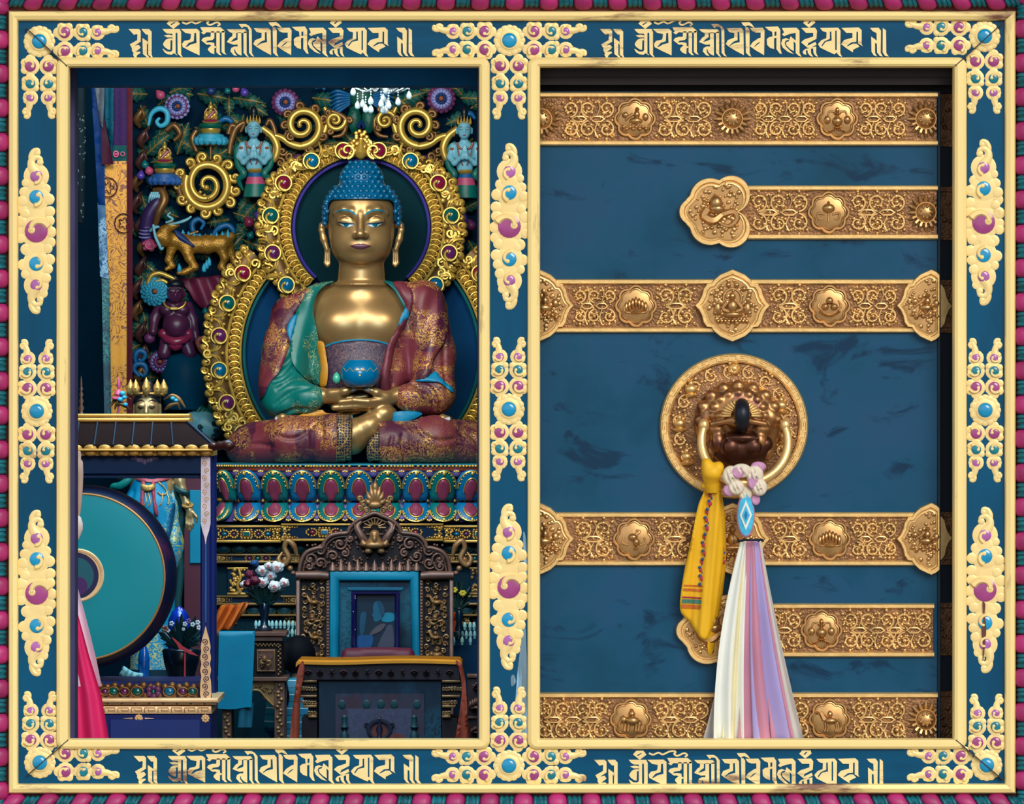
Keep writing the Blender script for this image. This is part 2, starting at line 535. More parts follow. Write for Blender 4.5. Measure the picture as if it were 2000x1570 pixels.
# added unseen fill lights: warm pair for the shrine, cool for hall and doorway
lamp('shrine_fill', 'AREA', (-1.35, 2.6, 1.75), 48, (1.0, 0.88, 0.68), 0.6, aim=(-0.75, 5.2, 0.3))
lamp('shrine_fill', 'AREA', (0.2, 2.6, 1.75), 38, (1.0, 0.88, 0.68), 0.6, aim=(-0.6, 5.2, 0.4))
lamp('hall_fill', 'AREA', (-0.8, 1.6, 1.8), 46, (0.35, 0.72, 1.0), 1.4, aim=(-0.8, 3.4, -0.9))
lamp('hall_fill', 'AREA', (-0.5, 1.2, 0.9), 34, (0.55, 0.84, 1.0), 0.9, aim=(-0.75, 5.2, 0.0))
lamp('door_fill', 'AREA', (-1.2, 0.55, 1.3), 4, (0.75, 0.85, 1.0), 0.5, aim=(-1.5, 1.6, -0.5))

M_dark = pbr('dark_hall_paint', (0, 42, 66), 0.8, spec=.06)
M_darkbrown = pbr('dark_stained_wood', (34, 24, 28), 0.6, var=0.3, stretch=(1, 1, 6))
M_stone = pbr('courtyard_stone', (150, 140, 128), 0.8)
M_plaster = pbr('porch_plaster', (120, 60, 60), 0.8)
FLOOR = -1.62
def struct(name, label, mat, boxes, cat='wall'):
    """world-space boxes (x0, y0, z0, x1, y1, z1) as one piece of the room"""
    V, F = [], []
    for x0, y0, z0, x1, y1, z1 in boxes:
        o = len(V)
        V += [(x, y, z) for z in (z0, z1) for y in (y0, y1) for x in (x0, x1)]
        F += [tuple(i + o for i in f) for f in [(0, 2, 3, 1), (4, 5, 7, 6), (0, 1, 5, 4), (2, 6, 7, 3), (0, 4, 6, 2), (1, 3, 7, 5)]]
    me = bpy.data.meshes.new(name); me.from_pydata(V, [], F); me.materials.append(mat)
    o = bpy.data.objects.new(name, me); COL.objects.link(o)
    return tag(o, label, cat, kind='structure')
FX0, FX1, FZ0, FZ1 = -1.225, 1.225, -0.955, 0.955      # the hole that holds the gilded frame
struct('floor', 'dark hall floor below the shrine and stone porch floor in front', M_stone, [(-4, -4, FLOOR - .1, 4, 0.2, FLOOR)], 'floor')
struct('floor', 'dark floor of the prayer hall', M_dark, [(-4, 0.2, FLOOR - .1, 3, 7.2, FLOOR)], 'floor')
struct('wall_front', 'wall around the gilded double frame', M_plaster,
       [(-4, 0.02, FLOOR, FX0, .3, 2.3), (FX1, 0.02, FLOOR, 4, .3, 2.3), (FX0, .02, FZ1, FX1, .3, 2.3), (FX0, .02, FLOOR, FX1, .3, FZ0)])
struct('wall_back', 'dark blue wall behind the carved shrine', M_dark, [(-4, 7.0, FLOOR, 3, 7.2, 2.3)])
struct('wall_left', 'dark left wall of the prayer hall', M_dark, [(-4, .3, FLOOR, -3.8, 7.0, 2.3)])
struct('wall_right', 'dark right wall of the prayer hall', M_dark, [(2.8, .3, FLOOR, 3, 7.0, 2.3)])
struct('ceiling', 'dark ceiling of the prayer hall and eave above the porch', M_darkbrown, [(-4, .02, 2.3, 3, 7.2, 2.4), (-4, -1.3, 2.3, 4, .02, 2.4)], 'ceiling')

# ================================================================ THE GILDED DOUBLE FRAME
G_paint = pbr('gold_paint', (255, 226, 150), 0.42, 0.12, var=0.06, nscale=5, patch=(150, 108, 78), pscale=6, pcut=(0.61, 0.7), stretch=(1.6, 1, .3))
G_painth = pbr('gold_paint_weathered', (255, 226, 150), 0.42, 0.12, var=0.06, nscale=5, patch=(128, 88, 66), pscale=7, pcut=(0.575, 0.66), stretch=(.3, 1, 1.6))
G_orn = pbr('gilded_ornament', (252, 222, 150), 0.42, 0.15, var=0.08, nscale=12, patch=(176, 136, 92), pscale=9, pcut=(0.6, 0.72))
G_line = pbr('gold_seam_line', (120, 92, 74), 0.6)
T_board = pbr('teal_lacquer', (0, 78, 114), 0.32, var=0.22, nscale=4, stretch=(1, 1, .25), spec=0.18, patch=(0, 48, 76), pscale=3.5, pcut=(0.5, 0.75))
T_boardh = pbr('teal_lacquer_rail', (0, 78, 114), 0.32, var=0.22, nscale=4, stretch=(.25, 1, 2), spec=0.18, patch=(0, 48, 76), pscale=3.5, pcut=(0.5, 0.7))
T_bare = pbr('weathered_bare_wood', (112, 142, 160), 0.8, var=0.25, nscale=20, stretch=(3, 1, .3), patch=(150, 195, 225), pscale=16, pcut=(0.5, 0.6))
GEM_M = pbr('magenta_gem', (160, 66, 130), 0.16, var=0.15, nscale=30, coat=0.6)
GEM_P = pbr('lilac_gem', (176, 100, 172), 0.16, var=0.2, nscale=30, coat=0.6)
GEM_T = pbr('teal_gem', (0, 124, 142), 0.16, var=0.2, nscale=30, coat=0.6)
GEM_B = pbr('blue_gem', (0, 150, 200), 0.14, var=0.12, nscale=20, coat=0.6)
R_pink = pbr('crimson_petal_paint', (168, 36, 104), 0.45, var=0.3, nscale=14)
R_teal = pbr('teal_petal_paint', (0, 98, 112), 0.45, var=0.4, nscale=30, stretch=(1, 1, 4))

frame = thing('window_1', 'gilded and teal lacquered double frame with jewelled ornaments and lettering', 'frame', 1000, 1545, 0, kind='structure')
def fb(): return B(0)
# teal boards
for name, bx, mt in (('rail', (30, 34, 1970, 118), T_boardh), ('rail', (30, 1456, 1970, 1536), T_boardh)):
    fb().box(*bx, -110, 0, 1).build(name, mt, frame)
for bx in ((30, 118, 118, 1456), (950, 118, 1036, 1456), (1884, 118, 1970, 1456)):
    fb().box(*bx, -110, 0, 1).build('stile', T_board, frame)
# outer gold moulding, mitred at the corners
def moulding(name, quad, mt):
    """quad: outer a, outer b, inner b, inner a in pixels; rounded profile between outer and inner edge"""
    oa, ob, ib, ia = [np.array(q, float) for q in quad]
    prof = [(0, -60), (0, 5), (0.12, 10), (0.5, 13), (0.88, 10), (1, 5), (1, -60)]
    r0 = [(*(oa + (ia - oa) * f), w) for f, w in prof]; r1 = [(*(ob + (ib - ob) * f), w) for f, w in prof]
    return fb().loft([r0, r1], closed=False).build(name, mt, frame, ang=25)
O = [(17, 22), (1983, 22), (1983, 1549), (17, 1549)]; I = [(36, 41), (1962, 41), (1962, 1530), (36, 1530)]
for k in range(4):
    moulding('outer_moulding', (O[k], O[(k + 1) % 4], I[(k + 1) % 4], I[k]), G_painth if k % 2 == 0 else G_paint)
# inner gold mouldings round the two openings: outer corners rounded, mitred
def rect_path(x0, y0, x1, y1, r):
    out = []
    for cx, cy, a in ((x0 + r, y0 + r, 180), (x1 - r, y0 + r, 270), (x1 - r, y1 - r, 0), (x0 + r, y1 - r, 90)):
        out.append([(cx + r * cos(math.radians(a + t)), cy + r * sin(math.radians(a + t))) for t in (0, 15, 30, 45, 60, 75, 90)])
    return out
def inner_moulding(outer, innr):
    oc = rect_path(*outer, 17); x0, y0, x1, y1 = innr
    ic = [(x0, y0), (x1, y0), (x1, y1), (x0, y1)]
    for k in range(4):
        j = (k + 1) % 4
        op = oc[k][3:] + oc[j][:4]
        n = len(op)
        ip = [ic[k]] * 4 + [ic[j]] * 4
        prof = [(0, -100), (0, 3), (0.08, 8), (0.3, 11), (0.7, 11), (0.92, 8), (1, 3), (1, -28)]
        b = fb(); rings = []
        for (ou, ov), (iu, iv) in zip(op, ip): rings.append([(ou + (iu - ou) * f, ov + (iv - ov) * f, w) for f, w in prof])
        b.loft(rings, closed=False)
        b.build('inner_moulding', G_painth if k % 2 == 0 else G_paint, frame, ang=25)
inner_moulding((110, 112, 957, 1463), (135, 131, 935, 1443))
inner_moulding((1030, 112, 1888, 1463), (1055, 131, 1862, 1443))

# --- ornaments
def hook(b, cu, cv, r, ang, turn=1, h=2.2, w=1.5):
    """gold comma that curls from the rim into a gem"""
    pts = []
    for i in range(12):
        t = i / 11
        a = math.radians(ang + turn * 150 * t)
        rr_ = r * (1.15 - 0.75 * t)
        pts.append((cu + rr_ * cos(a), cv + rr_ * sin(a), w + 0.4))
    b.tube(pts, [r * .34, r * .26, r * .22], 6, .8)
    b.dome(pts[-1][0], pts[-1][1], r * .32, w, h)
ORN = {'n': 0}
def branch(bg_, gems, cu, cv, dx, dy, off, dist, rad, tip, sgn):
    """one half of the twin branch growing out of a rosette; (dx, dy) its direction, off its sideways shift"""
    px_, py_ = -dy * sgn, dx * sgn
    P = lambda d, o=0: (cu + dx * d + px_ * (off + o), cv + dy * d + py_ * (off + o))
    for i, (d, r) in enumerate(zip(dist, rad)):
        g = P(d); h = 1.0 + 0.35 * (i % 2)
        bg_.dome(*g, r + 6.6, 0, h)
        bg_.dome(*P(d - r * 1.1, 0), r * .9, 0, h - .2)
        bg_.dome(*P(d - r * .6, r * .95), r * .72, 0, h + .4)
        bg_.dome(*P(d + r * .7, r * 1.0), r * .66, 0, h + .6)
        if i == 1: bg_.dome(*P(d + r * .9, -r * 1.0), r * .62, 0, h + .5)
        mt = (GEM_M if i == 0 else GEM_T if i == 1 else GEM_P)
        gems.append((mt, *g, r * (.92 if i else .95)))
        ang = math.degrees(math.atan2(-dy, -dx)) - 60 * sgn
        hook(bg_, *g, r * .95, ang + 10, sgn, w=3.2)
    d = dist[-1] + rad[-1]
    L = tip - d
    bg_.tube([(*P(d + x * L, o), .8) for x, o in smooth_open([(-.15, 2), (.25, 2), (.6, 5), (.78, 9), (.62, 13), (.45, 10)], 5)], [8, 6.5, 5, 4, 3.4, 3], 8, .32)
    bg_.dome(*P(d + .5 * L, 10), 4.6, 0, 2.0)
    bg_.tube([(*P(d + x * L, o), .8) for x, o in smooth_open([(.55, 4), (.82, 3), (.98, 5), (1.0, 9)], 5)], [4.4, 4.2, 3.8, 3.4], 8, .32)
    bg_.dome(*P(tip - 1, 9), 4.4, 0, 2.0)
def put_gems(par, gems):
    for mt, u, v, r in gems:
        b = fb(); b.dome(u, v, r, 1.6, 3.0, 18); b.build('gem', mt, par)
def rosette(cu, cv, arms, r=29):
    b = fb(); gems = []
    for k in range(16):
        a = 2 * PI * k / 16
        b.dome(cu + (r - 6) * cos(a), cv + (r - 6) * sin(a), 8.2, 0, 1.8 + .4 * (k % 2))
    b.dome(cu, cv, r - 4, 0, 3.0, 24)
    b.facelathe(cu, cv, [(17.5, 2), (17.5, 4.2), (15, 4.8), (13, 4.0), (12, 2)], 24)
    for dx, dy, s in arms:
        for sg in (-1, 1):
            branch(b, gems, cu, cv, dx, dy, 17.5, [d * s for d in (48, 82, 110)], [11.5, 10.5, 8.5], 148 * s, sg)
    o = b.build('rosette_ornament', G_orn, frame)
    put_gems(o, gems)
    b2 = fb(); b2.dome(cu, cv, 14.5, 3.2, 6.5, 24); b2.build('centre_gem', GEM_B, o)
for cu, cv, arms in ((77, 81, ((1, 0, 1.03), (0, 1, 1.0))), (995, 79, ((1, 0, 1.0), (-1, 0, 1.0), (0, 1, 1.02))), (1923, 71, ((-1, 0, 1.03), (0, 1, 1.0))),
                     (72, 803, ((0, 1, .93), (0, -1, .93))), (994, 799, ((0, 1, .93), (0, -1, .93))), (1924, 801, ((0, 1, .93), (0, -1, .93))),
                     (78, 1489, ((1, 0, 1.03), (0, -1, .92))), (994, 1495, ((1, 0, 1.0), (-1, 0, 1.0), (0, -1, 1.02))), (1927, 1494, ((-1, 0, 1.03), (0, -1, .92)))):
    rosette(cu, cv, arms)
def column_ornament(cu, cv, flip=1):
    """long jewelled ornament of five gems on a stile"""
    b = fb(); gems = []
    D = [(-107, 12, GEM_P), (-66, 14, GEM_B), (0, 22.5, GEM_M), (64, 14, GEM_B), (106, 11.5, GEM_P)]
    lobes = [(-20, -82, 8), (22, -94, 7), (-27, -62, 9), (26, -76, 8), (-29, -38, 8.5), (30, -58, 9), (31, -44, 8.5), (-28, -20, 8.5), (-31, 2, 9), (-30, 22, 8.5), (-24, 34, 8), (33, -18, 9.5), (34, 2, 8), (34, 14, 8),
             (25, -34, 8), (22, 36, 9), (-28, 56, 9), (-25, 74, 8), (28, 66, 9), (23, 84, 7.5), (-20, 92, 8.5), (-15, 122, 7), (14, 42, 9), (0, -88, 14), (0, -40, 17), (0, 38, 16), (0, 86, 13)]
    for i, (x, y, r) in enumerate(lobes): b.dome(cu + x * .9 * flip, cv + y, r * 1.28, 0, 1.0 + .3 * (i % 3))
    for i, (y, r, mt) in enumerate(D):
        b.dome(cu, cv + y, r + (13 if r < 20 else 10), 0, 1.3 + .25 * (i % 2), 20)
        gems.append((mt, cu, cv + y, r))
        if i == 2: hook(b, cu, cv + y, r, 200 if flip > 0 else -20, flip, w=3.4)
        else: hook(b, cu, cv + y, r, (100 if y < 0 else -80), flip if y < 0 else -flip, w=3.4)
    for sg in (-1, 1):
        T = lambda pts, rad: b.tube([(cu + x * flip, cv + sg * y, .8) for x, y in smooth_open(pts, 6)], rad, 8, .32)
        T([(0, 112), (8, 124), (9, 137), (1, 144), (-8, 141), (-9, 133)], [11, 9, 7, 5.5, 4.5, 4])
        b.dome(cu - 7.5 * flip, cv + sg * 134, 6.8, 0, 2.2, 16)
        T([(9, 134), (10, 146), (5, 156), (-3, 158), (-5, 151)], [5, 5.5, 5, 4.2, 3.6])
        b.dome(cu - 2.5 * flip, cv + sg * 152, 6, 0, 2.2, 16)
    o = b.build('column_ornament', G_orn, frame)
    put_gems(o, gems)
for cu, cv, f in ((71, 451, -1), (995, 442, 1), (1921, 434, 1), (72, 1158, -1), (994, 1146, -1), (1924, 1152, 1)): column_ornament(cu, cv, f)

# --- the inscription, four times, as brush-cut gold letters
def cr(sx, ox, pts, oy=30): return [(ox + x / sx, oy + y / sx) for x, y in pts]
G1 = lambda *p: cr(11.111, 240, p)
G2 = lambda *p: cr(10.526, 410, p)
G3 = lambda *p: cr(8.696, 590, p)
G4 = lambda *p: [(x - 920.3, y) for x, y in cr(7.143, 1170, p)]
G5 = lambda *p: [(x - 919.5, y) for x, y in cr(6.667, 1440, p)]
def rib(pts, wd_):
    P = np.array(pts, float); T = np.gradient(P, axis=0); T /= np.linalg.norm(T, axis=1)[:, None]
    Nn = np.c_[-T[:, 1], T[:, 0]] * wd_ / 2
    return [tuple(p) for p in P + Nn] + [tuple(p) for p in (P - Nn)[::-1]]
LET = [
    [G1((120, 295), (345, 295), (388, 335), (388, 570), (255, 660), (345, 640), (388, 700), (340, 745), (270, 795), (370, 785), (385, 815), (310, 865), (285, 935), (260, 925), (220, 860), (235, 830), (195, 760), (200, 720), (150, 630), (310, 540), (318, 420), (300, 405), (240, 425))],
    [G1((405, 295), (570, 295), (625, 355), (625, 850), (655, 935), (550, 855), (548, 420), (500, 415), (440, 350))],
    [G1((425, 490), (555, 585), (555, 660), (520, 600), (520, 850), (590, 930), (530, 915), (435, 840))],
    [G1((950, 180), (1020, 100), (1170, 95), (1240, 185), (1095, 296)), G1((1035, 195), (1115, 150), (1145, 155), (1055, 215))],
    [G1((860, 295), (1230, 295), (1265, 360), (1265, 850), (1300, 910), (1250, 890), (1190, 830), (1185, 390), (1165, 375), (1145, 390), (1145, 830), (1190, 865), (1160, 860), (1110, 820), (1060, 855), (970, 845), (900, 800), (862, 735), (875, 725), (960, 785), (1040, 790), (1075, 760), (1075, 400), (960, 395), (900, 350))],
    [G1((890, 440), (1000, 420), (1080, 440), (1080, 480), (960, 480))],
    [G1((880, 600), (930, 530), (1000, 500), (1080, 500), (1080, 540), (1035, 545), (1030, 745), (980, 740), (910, 690), (872, 640))],
    [G1((1255, 295), (1600, 290), (1665, 340), (1665, 870), (1450, 770), (1300, 690), (1285, 620), (1330, 555), (1450, 530), (1470, 500), (1480, 405), (1360, 385)), G1((1550, 390), (1590, 380), (1600, 600), (1480, 630), (1380, 690), (1360, 680), (1430, 600), (1540, 560))],
    [rib(smooth_open(G4((760, 98), (820, 118), (890, 90), (950, 115), (1040, 75), (1110, 68), (1125, 88), (1105, 108), (1150, 135), (1240, 98), (1285, 125), (1250, 148)), 4), 3.4)],
    [G4((1010, 165), (1290, 165), (1350, 215), (1340, 240), (1160, 240), (1100, 235), (1060, 268), (1020, 240), (1048, 228), (1030, 205))],
    [G4((1308, 225), (1350, 210), (1350, 510), (1375, 550), (1340, 540), (1308, 510))],
    [G4((1235, 225), (1283, 225), (1283, 520), (1310, 560), (1270, 550), (1235, 515))],
    [G4((1160, 225), (1207, 225), (1207, 320), (1180, 345), (1110, 355), (1085, 380), (1150, 375), (1205, 385), (1210, 430), (1240, 435), (1240, 455), (1208, 455), (1205, 545), (1150, 520), (1115, 480), (1125, 455), (1165, 420), (1140, 408), (1100, 410), (1025, 350), (1050, 315), (1110, 300), (1155, 300))],
    [G2((345, 285), (720, 285), (757, 330), (757, 360), (460, 365), (400, 340))],
    [G2((690, 345), (755, 330), (755, 790), (800, 860), (750, 840), (692, 770))],
    [G2((345, 550), (410, 460), (460, 430), (465, 360), (540, 360), (540, 450), (480, 490), (425, 548), (500, 530), (570, 500), (570, 350), (645, 350), (650, 830), (580, 800), (530, 750), (515, 695), (500, 700), (505, 760), (560, 840), (490, 820), (420, 740), (440, 670), (500, 640), (570, 640), (570, 600), (480, 605))],
    [G2((590, 180), (740, 180), (800, 215), (860, 290), (865, 780), (910, 850), (860, 835), (805, 770), (800, 300), (770, 240), (700, 230), (660, 265), (625, 225))],
    [G2((900, 265), (1205, 260), (1250, 310), (1258, 820), (1100, 735), (960, 650), (890, 590), (930, 510), (1060, 460), (1065, 365), (960, 345)), G2((1130, 350), (1165, 345), (1175, 550), (1050, 580), (975, 630), (965, 620), (1050, 540), (1130, 510))],
    [G2((1290, 240), (1340, 250), (1375, 300), (1375, 770), (1410, 850), (1360, 830), (1300, 770))],
    [G2((1205, 145), (1370, 140), (1420, 180), (1480, 260), (1420, 235), (1350, 205), (1300, 225), (1290, 240), (1240, 200))],
    [G2((1380, 260), (1640, 255), (1680, 310), (1670, 820), (1500, 720), (1380, 635), (1440, 550), (1560, 470), (1600, 460), (1600, 355), (1500, 355), (1430, 330)), G2((1590, 545), (1590, 560), (1490, 640), (1468, 655), (1475, 635), (1530, 575))],
    [G5((330, 150), (500, 145), (530, 190), (530, 430), (550, 505), (520, 495), (480, 440), (480, 290), (450, 300), (450, 440), (400, 425), (360, 385), (355, 310), (385, 285), (430, 275), (425, 215), (380, 195)), G5((455, 215), (480, 210), (480, 265), (455, 270))],
    [G3((115, 215), (360, 210), (410, 260), (410, 640), (445, 705), (400, 690), (345, 640), (345, 480), (310, 440), (315, 610), (250, 570), (190, 510), (180, 460), (230, 440), (240, 410), (260, 355), (345, 430), (345, 300), (250, 315), (150, 355), (115, 325), (150, 290))],
    [G3((100, 480), (120, 410), (180, 385), (240, 410), (180, 430), (160, 470), (180, 530), (250, 600), (320, 660), (220, 625), (130, 550))],
    [G3((470, 130), (520, 70), (660, 70), (675, 125), (570, 212)), G3((540, 140), (590, 92), (608, 102), (562, 150))],
    [G3((440, 215), (670, 210), (705, 260), (695, 400), (560, 470), (540, 520), (680, 450), (695, 500), (600, 550), (545, 550), (435, 460), (490, 410), (640, 360), (640, 300), (520, 300))],
    [G3((460, 620), (500, 575), (560, 560), (600, 548), (690, 530), (690, 640), (720, 705), (680, 690), (645, 640), (640, 560), (600, 570), (605, 650), (640, 705), (590, 690), (550, 640), (545, 590), (515, 600), (525, 670), (480, 660))],
    [G3((755, 215), (1060, 210), (1100, 260), (1095, 640), (1125, 705), (1080, 690), (1030, 630), (1000, 665), (880, 610), (760, 550), (720, 490), (780, 420), (860, 390), (865, 290), (800, 270)), G3((920, 280), (945, 275), (950, 430), (850, 450), (790, 530), (780, 510), (830, 440), (920, 400)), G3((1010, 260), (1035, 260), (1035, 590), (1010, 590))],
    [G3((1115, 215), (1405, 205), (1455, 250), (1455, 490), (1475, 525), (1395, 480), (1395, 285), (1385, 275), (1368, 285), (1365, 450), (1280, 460), (1205, 520), (1215, 530), (1310, 480), (1370, 480), (1420, 530), (1310, 585), (1310, 630), (1200, 560), (1110, 490), (1160, 420), (1300, 380), (1300, 300), (1200, 300))],
    [G3((1595, 215), (1740, 210), (1780, 260), (1775, 640), (1810, 700), (1760, 690), (1715, 630), (1705, 300), (1640, 270))],
    [G3((1615, 360), (1710, 430), (1710, 480), (1680, 470), (1680, 640), (1715, 700), (1660, 680), (1620, 620))],
    [G3((1810, 215), (1865, 255), (1870, 640), (1910, 700), (1850, 690), (1808, 630))],
]
G_let = pbr('gold_leaf_lettering', (252, 224, 158), 0.45, 0.1, var=0.1, nscale=14, patch=(124, 86, 70), pscale=11, pcut=(0.56, 0.66), stretch=(.3, 1, 1.5))
for i, (x0, x1, dy) in enumerate(((250.8, 809.0, 0), (1171.3, 1735, 0), (261, 822, 1419.5), (1160, 1729, 1427))):
    b = fb()
    k = (x1 - x0) / (809.0 - 250.8)
    for loops in LET:
        b.slab([[(x0 + (x - 250.8) * k, y + dy) for x, y in L] for L in loops], -1, 1.6)
    b.build('lettering', G_let, frame, ang=20)
# --- wear: bare wood low on the middle stile, dark mitre cracks
b = fb()
b.slab(smooth_closed([(1012, 1300), (1024, 1215), (1028, 1260), (1030, 1340), (1029, 1448), (1006, 1450), (1004, 1400), (1008, 1350)], 4), -1, .5)
b.slab(smooth_closed([(1022, 1040), (1028, 1060), (1029, 1150), (1025, 1155), (1023, 1100)], 4), -1, .5)
b.slab(smooth_closed([(998, 1322), (1004, 1318), (1007, 1332), (999, 1340)], 4), -1, .5)
b.build('bare_wood_patch', T_bare, frame)
b = fb()
for (a, c) in (((52, 55), (132, 130)), ((1958, 45), (1864, 130)), ((52, 1515), (134, 1444)), ((1958, 1522), (1866, 1444))):
    d = np.array(c, float) - np.array(a, float); d /= np.hypot(*d); n_ = np.array((-d[1], d[0])) * 0.9
    b.slab([tuple(np.array(a) + n_), tuple(np.array(c) + n_), tuple(np.array(c) - n_), tuple(np.array(a) - n_)], 0, 11.4)
b.build('mitre_crack', M_darkbrown, frame)
b = fb(); b.slab(smooth_closed([(1919, 1176), (1924, 1180), (1923, 1200), (1926, 1228), (1923, 1262), (1920, 1290), (1919, 1255), (1917, 1230), (1920, 1205)], 4), 0, 5.4); b.build('brown_drip', pbr('brown_resin_drip', (96, 48, 36), .4), frame)

# ================================================================ carved and painted petal roll that borders the frame
def petal_roll(nm, lab, horizontal, cpos, sgn, length, first, lean):
    p1, p2 = B(0), B(0)
    k = 0; t = first
    while t < length:
        base = math.copysign(1, t - length / 2) if lean else 0
        for bb, tt, rr_, dep in ((p1, t, (21, 22, 22), 0), (p2, t + 33.3, (14, 18, 18), 0)):
            ring_sets = []
            n = 14
            for j in range(11):
                a = -1 + 2 * j / 10
                q = max(1 - abs(a) ** 3.0, 0) ** .5 if bb is p1 else .86 + .1 * cos(a * 9)
                ring = []
                for i in range(n):
                    th = 2 * PI * i / n
                    along = tt + a * rr_[0] + lean * (t - length / 2) / length * 22 * sin(th)
                    off = cpos + sgn * 0 + rr_[1] * max(q, .12) * sin(th); ww = -4 + rr_[2] * max(q, .12) * cos(th)
                    ring.append((along, off, ww) if horizontal else (off, along, ww))
                ring_sets.append(ring)
            bb.loft(ring_sets)
        t += 66.7
    root = thing(nm, lab, 'trim', 1000 if horizontal else cpos, cpos if horizontal else 785, 0, kind='structure')
    p1.build('crimson_petals', R_pink, root); p2.build('teal_petals', R_teal, root)
petal_roll('trim_1', 'carved roll of crimson and teal petals above the gilded frame', True, -2, 1, 2060, -62, .9)
petal_roll('trim_2', 'carved roll of crimson and teal petals below the gilded frame', True, 1570, 1, 2060, -45, .9)
petal_roll('trim_3', 'carved roll of crimson and teal petals beside the frame at the shrine opening', False, -4, 1, 1600, 11, 0.0)
petal_roll('trim_4', 'carved roll of crimson and teal petals beside the frame at the door', False, 2002, 1, 1600, -10, 0.0)
# lintel and jambs of the left opening
P_jamb = pbr('violet_jamb_paint', (62, 60, 104), 0.5, var=0.2)
P_lint = pbr('blue_lintel_paint', (0, 104, 164), 0.6, var=0.15, spec=.2)
b = B(.34); b.box(60, 90, 1010, 167, -90, 0, 2)
tag(b.build('trim_5', P_lint), 'plain blue lintel beam above the shrine opening', 'beam', kind='structure')
b = B(.2); b.box(118, 100, 148, 1470, -60, 20, 2); tag(b.build('trim_6', P_jamb), 'violet jamb inside the left edge of the shrine opening', 'jamb', kind='structure')
b = B(.2); b.box(932, 100, 960, 1470, -60, 20, 2); tag(b.build('trim_7', P_jamb), 'violet jamb between the shrine opening and the door', 'jamb', kind='structure')
# ================================================================ THE DOOR with its embossed metal bands
D_blue = pbr('blue_door_lacquer', (4, 76, 108), 0.28, var=0.25, nscale=3.2, spec=0.25, patch=(26, 76, 112), pscale=3.2, pcut=(0.42, 0.62))
nt = D_blue.node_tree; bs = nt.nodes['Principled BSDF']
_old = bs.inputs['Base Color'].links[0].from_socket
_n = N(nt, 'ShaderNodeTexNoise', i_Scale=7.0, i_Detail=6.0, i_Roughness=0.6, i_Distortion=0.8)
nt.links.new(coords(nt, (1, 1, 1.8)), _n.inputs['Vector'])
_f = ramp(nt, _n.outputs[0], [(0.57, (0, 0, 0)), (0.66, (1, 1, 1))]).outputs[0]
nt.links.new(mixc(nt, _f, _old, lin((0, 50, 80))), bs.inputs['Base Color'])
D_dark = pbr('shade_dark_door_blue', (0, 34, 54), 0.4, spec=0.3)  # darker copy of the door blue: shade on the leaf behind put into the colour
B_rim = pbr('gilt_copper_rim', (242, 202, 132), 0.34, 0.7, var=0.12, nscale=25, bump=0.12, bscale=90)
B_vine = pbr('gilt_copper_relief', (230, 188, 122), 0.33, 0.8, var=0.2, nscale=20)
B_gnd = pbr('shade_dark_copper_ground', (138, 100, 68), 0.42, 0.75, var=0.3, nscale=40, bump=.8, bscale=150)  # ground darker than the relief: recess shade painted into the copper colour
B_fig = pbr('gilt_copper_figure', (198, 156, 102), 0.33, 0.85, var=0.2, nscale=30)
B_dark = pbr('dark_bronze', (84, 52, 40), 0.35, 0.8, var=0.3, nscale=16)
B_black = pbr('blackened_bronze', (40, 44, 56), 0.4, 0.7, var=0.2)
YD = 0.10
door = thing('door_1', 'dark blue lacquered door leaf with embossed gilt copper bands', 'door', 1445, 1480, YD, kind='structure')
def db(): return B(YD)
db().box(1036, 178, 1831, 1500, -40, 0, 1).build('door_panel', D_blue, door)
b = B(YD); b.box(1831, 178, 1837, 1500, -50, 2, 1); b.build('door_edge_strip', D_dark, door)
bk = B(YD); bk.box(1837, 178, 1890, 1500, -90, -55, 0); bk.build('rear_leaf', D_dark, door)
b = B(.07); b.box(1030, 100, 1895, 150, -60, 0, 0); b.box(1030, 150, 1895, 165, -60, -8, 0); b.box(1030, 100, 1895, 205, -140, -78, 0)
tag(b.build('trim_8', M_darkbrown), 'dark brown wooden head above the blue door', 'lintel', kind='structure')
random.seed(5)
def scroll_cell(b, cu, cv, r, hand, up):
    """one spiral of vine with berry centre and leaf lobes"""
    w = 6
    a0 = 90 if up else -90
    p = spiral(cu, cv, r, r * .3, a0, hand * 1.15, 22)
    b.tube([(x, y, w) for x, y in p], [2.8, 3.2, 2.6, 2.0], 6)
    b.dome(cu, cv, r * .27, 4, 7, 8)
    for k in range(5):
        a = math.radians(a0 + 72 * k + 30)
        b.dome(cu + r * .62 * cos(a), cv + r * .62 * sin(a), r * .2 + random.random(), 4, 5, 7)
    for k in range(3):
        a = math.radians(a0 + 180 + 50 * (k - 1))
        b.dome(cu + r * 1.12 * cos(a), cv + r * 1.12 * sin(a), 3.6, 4, 5, 7)
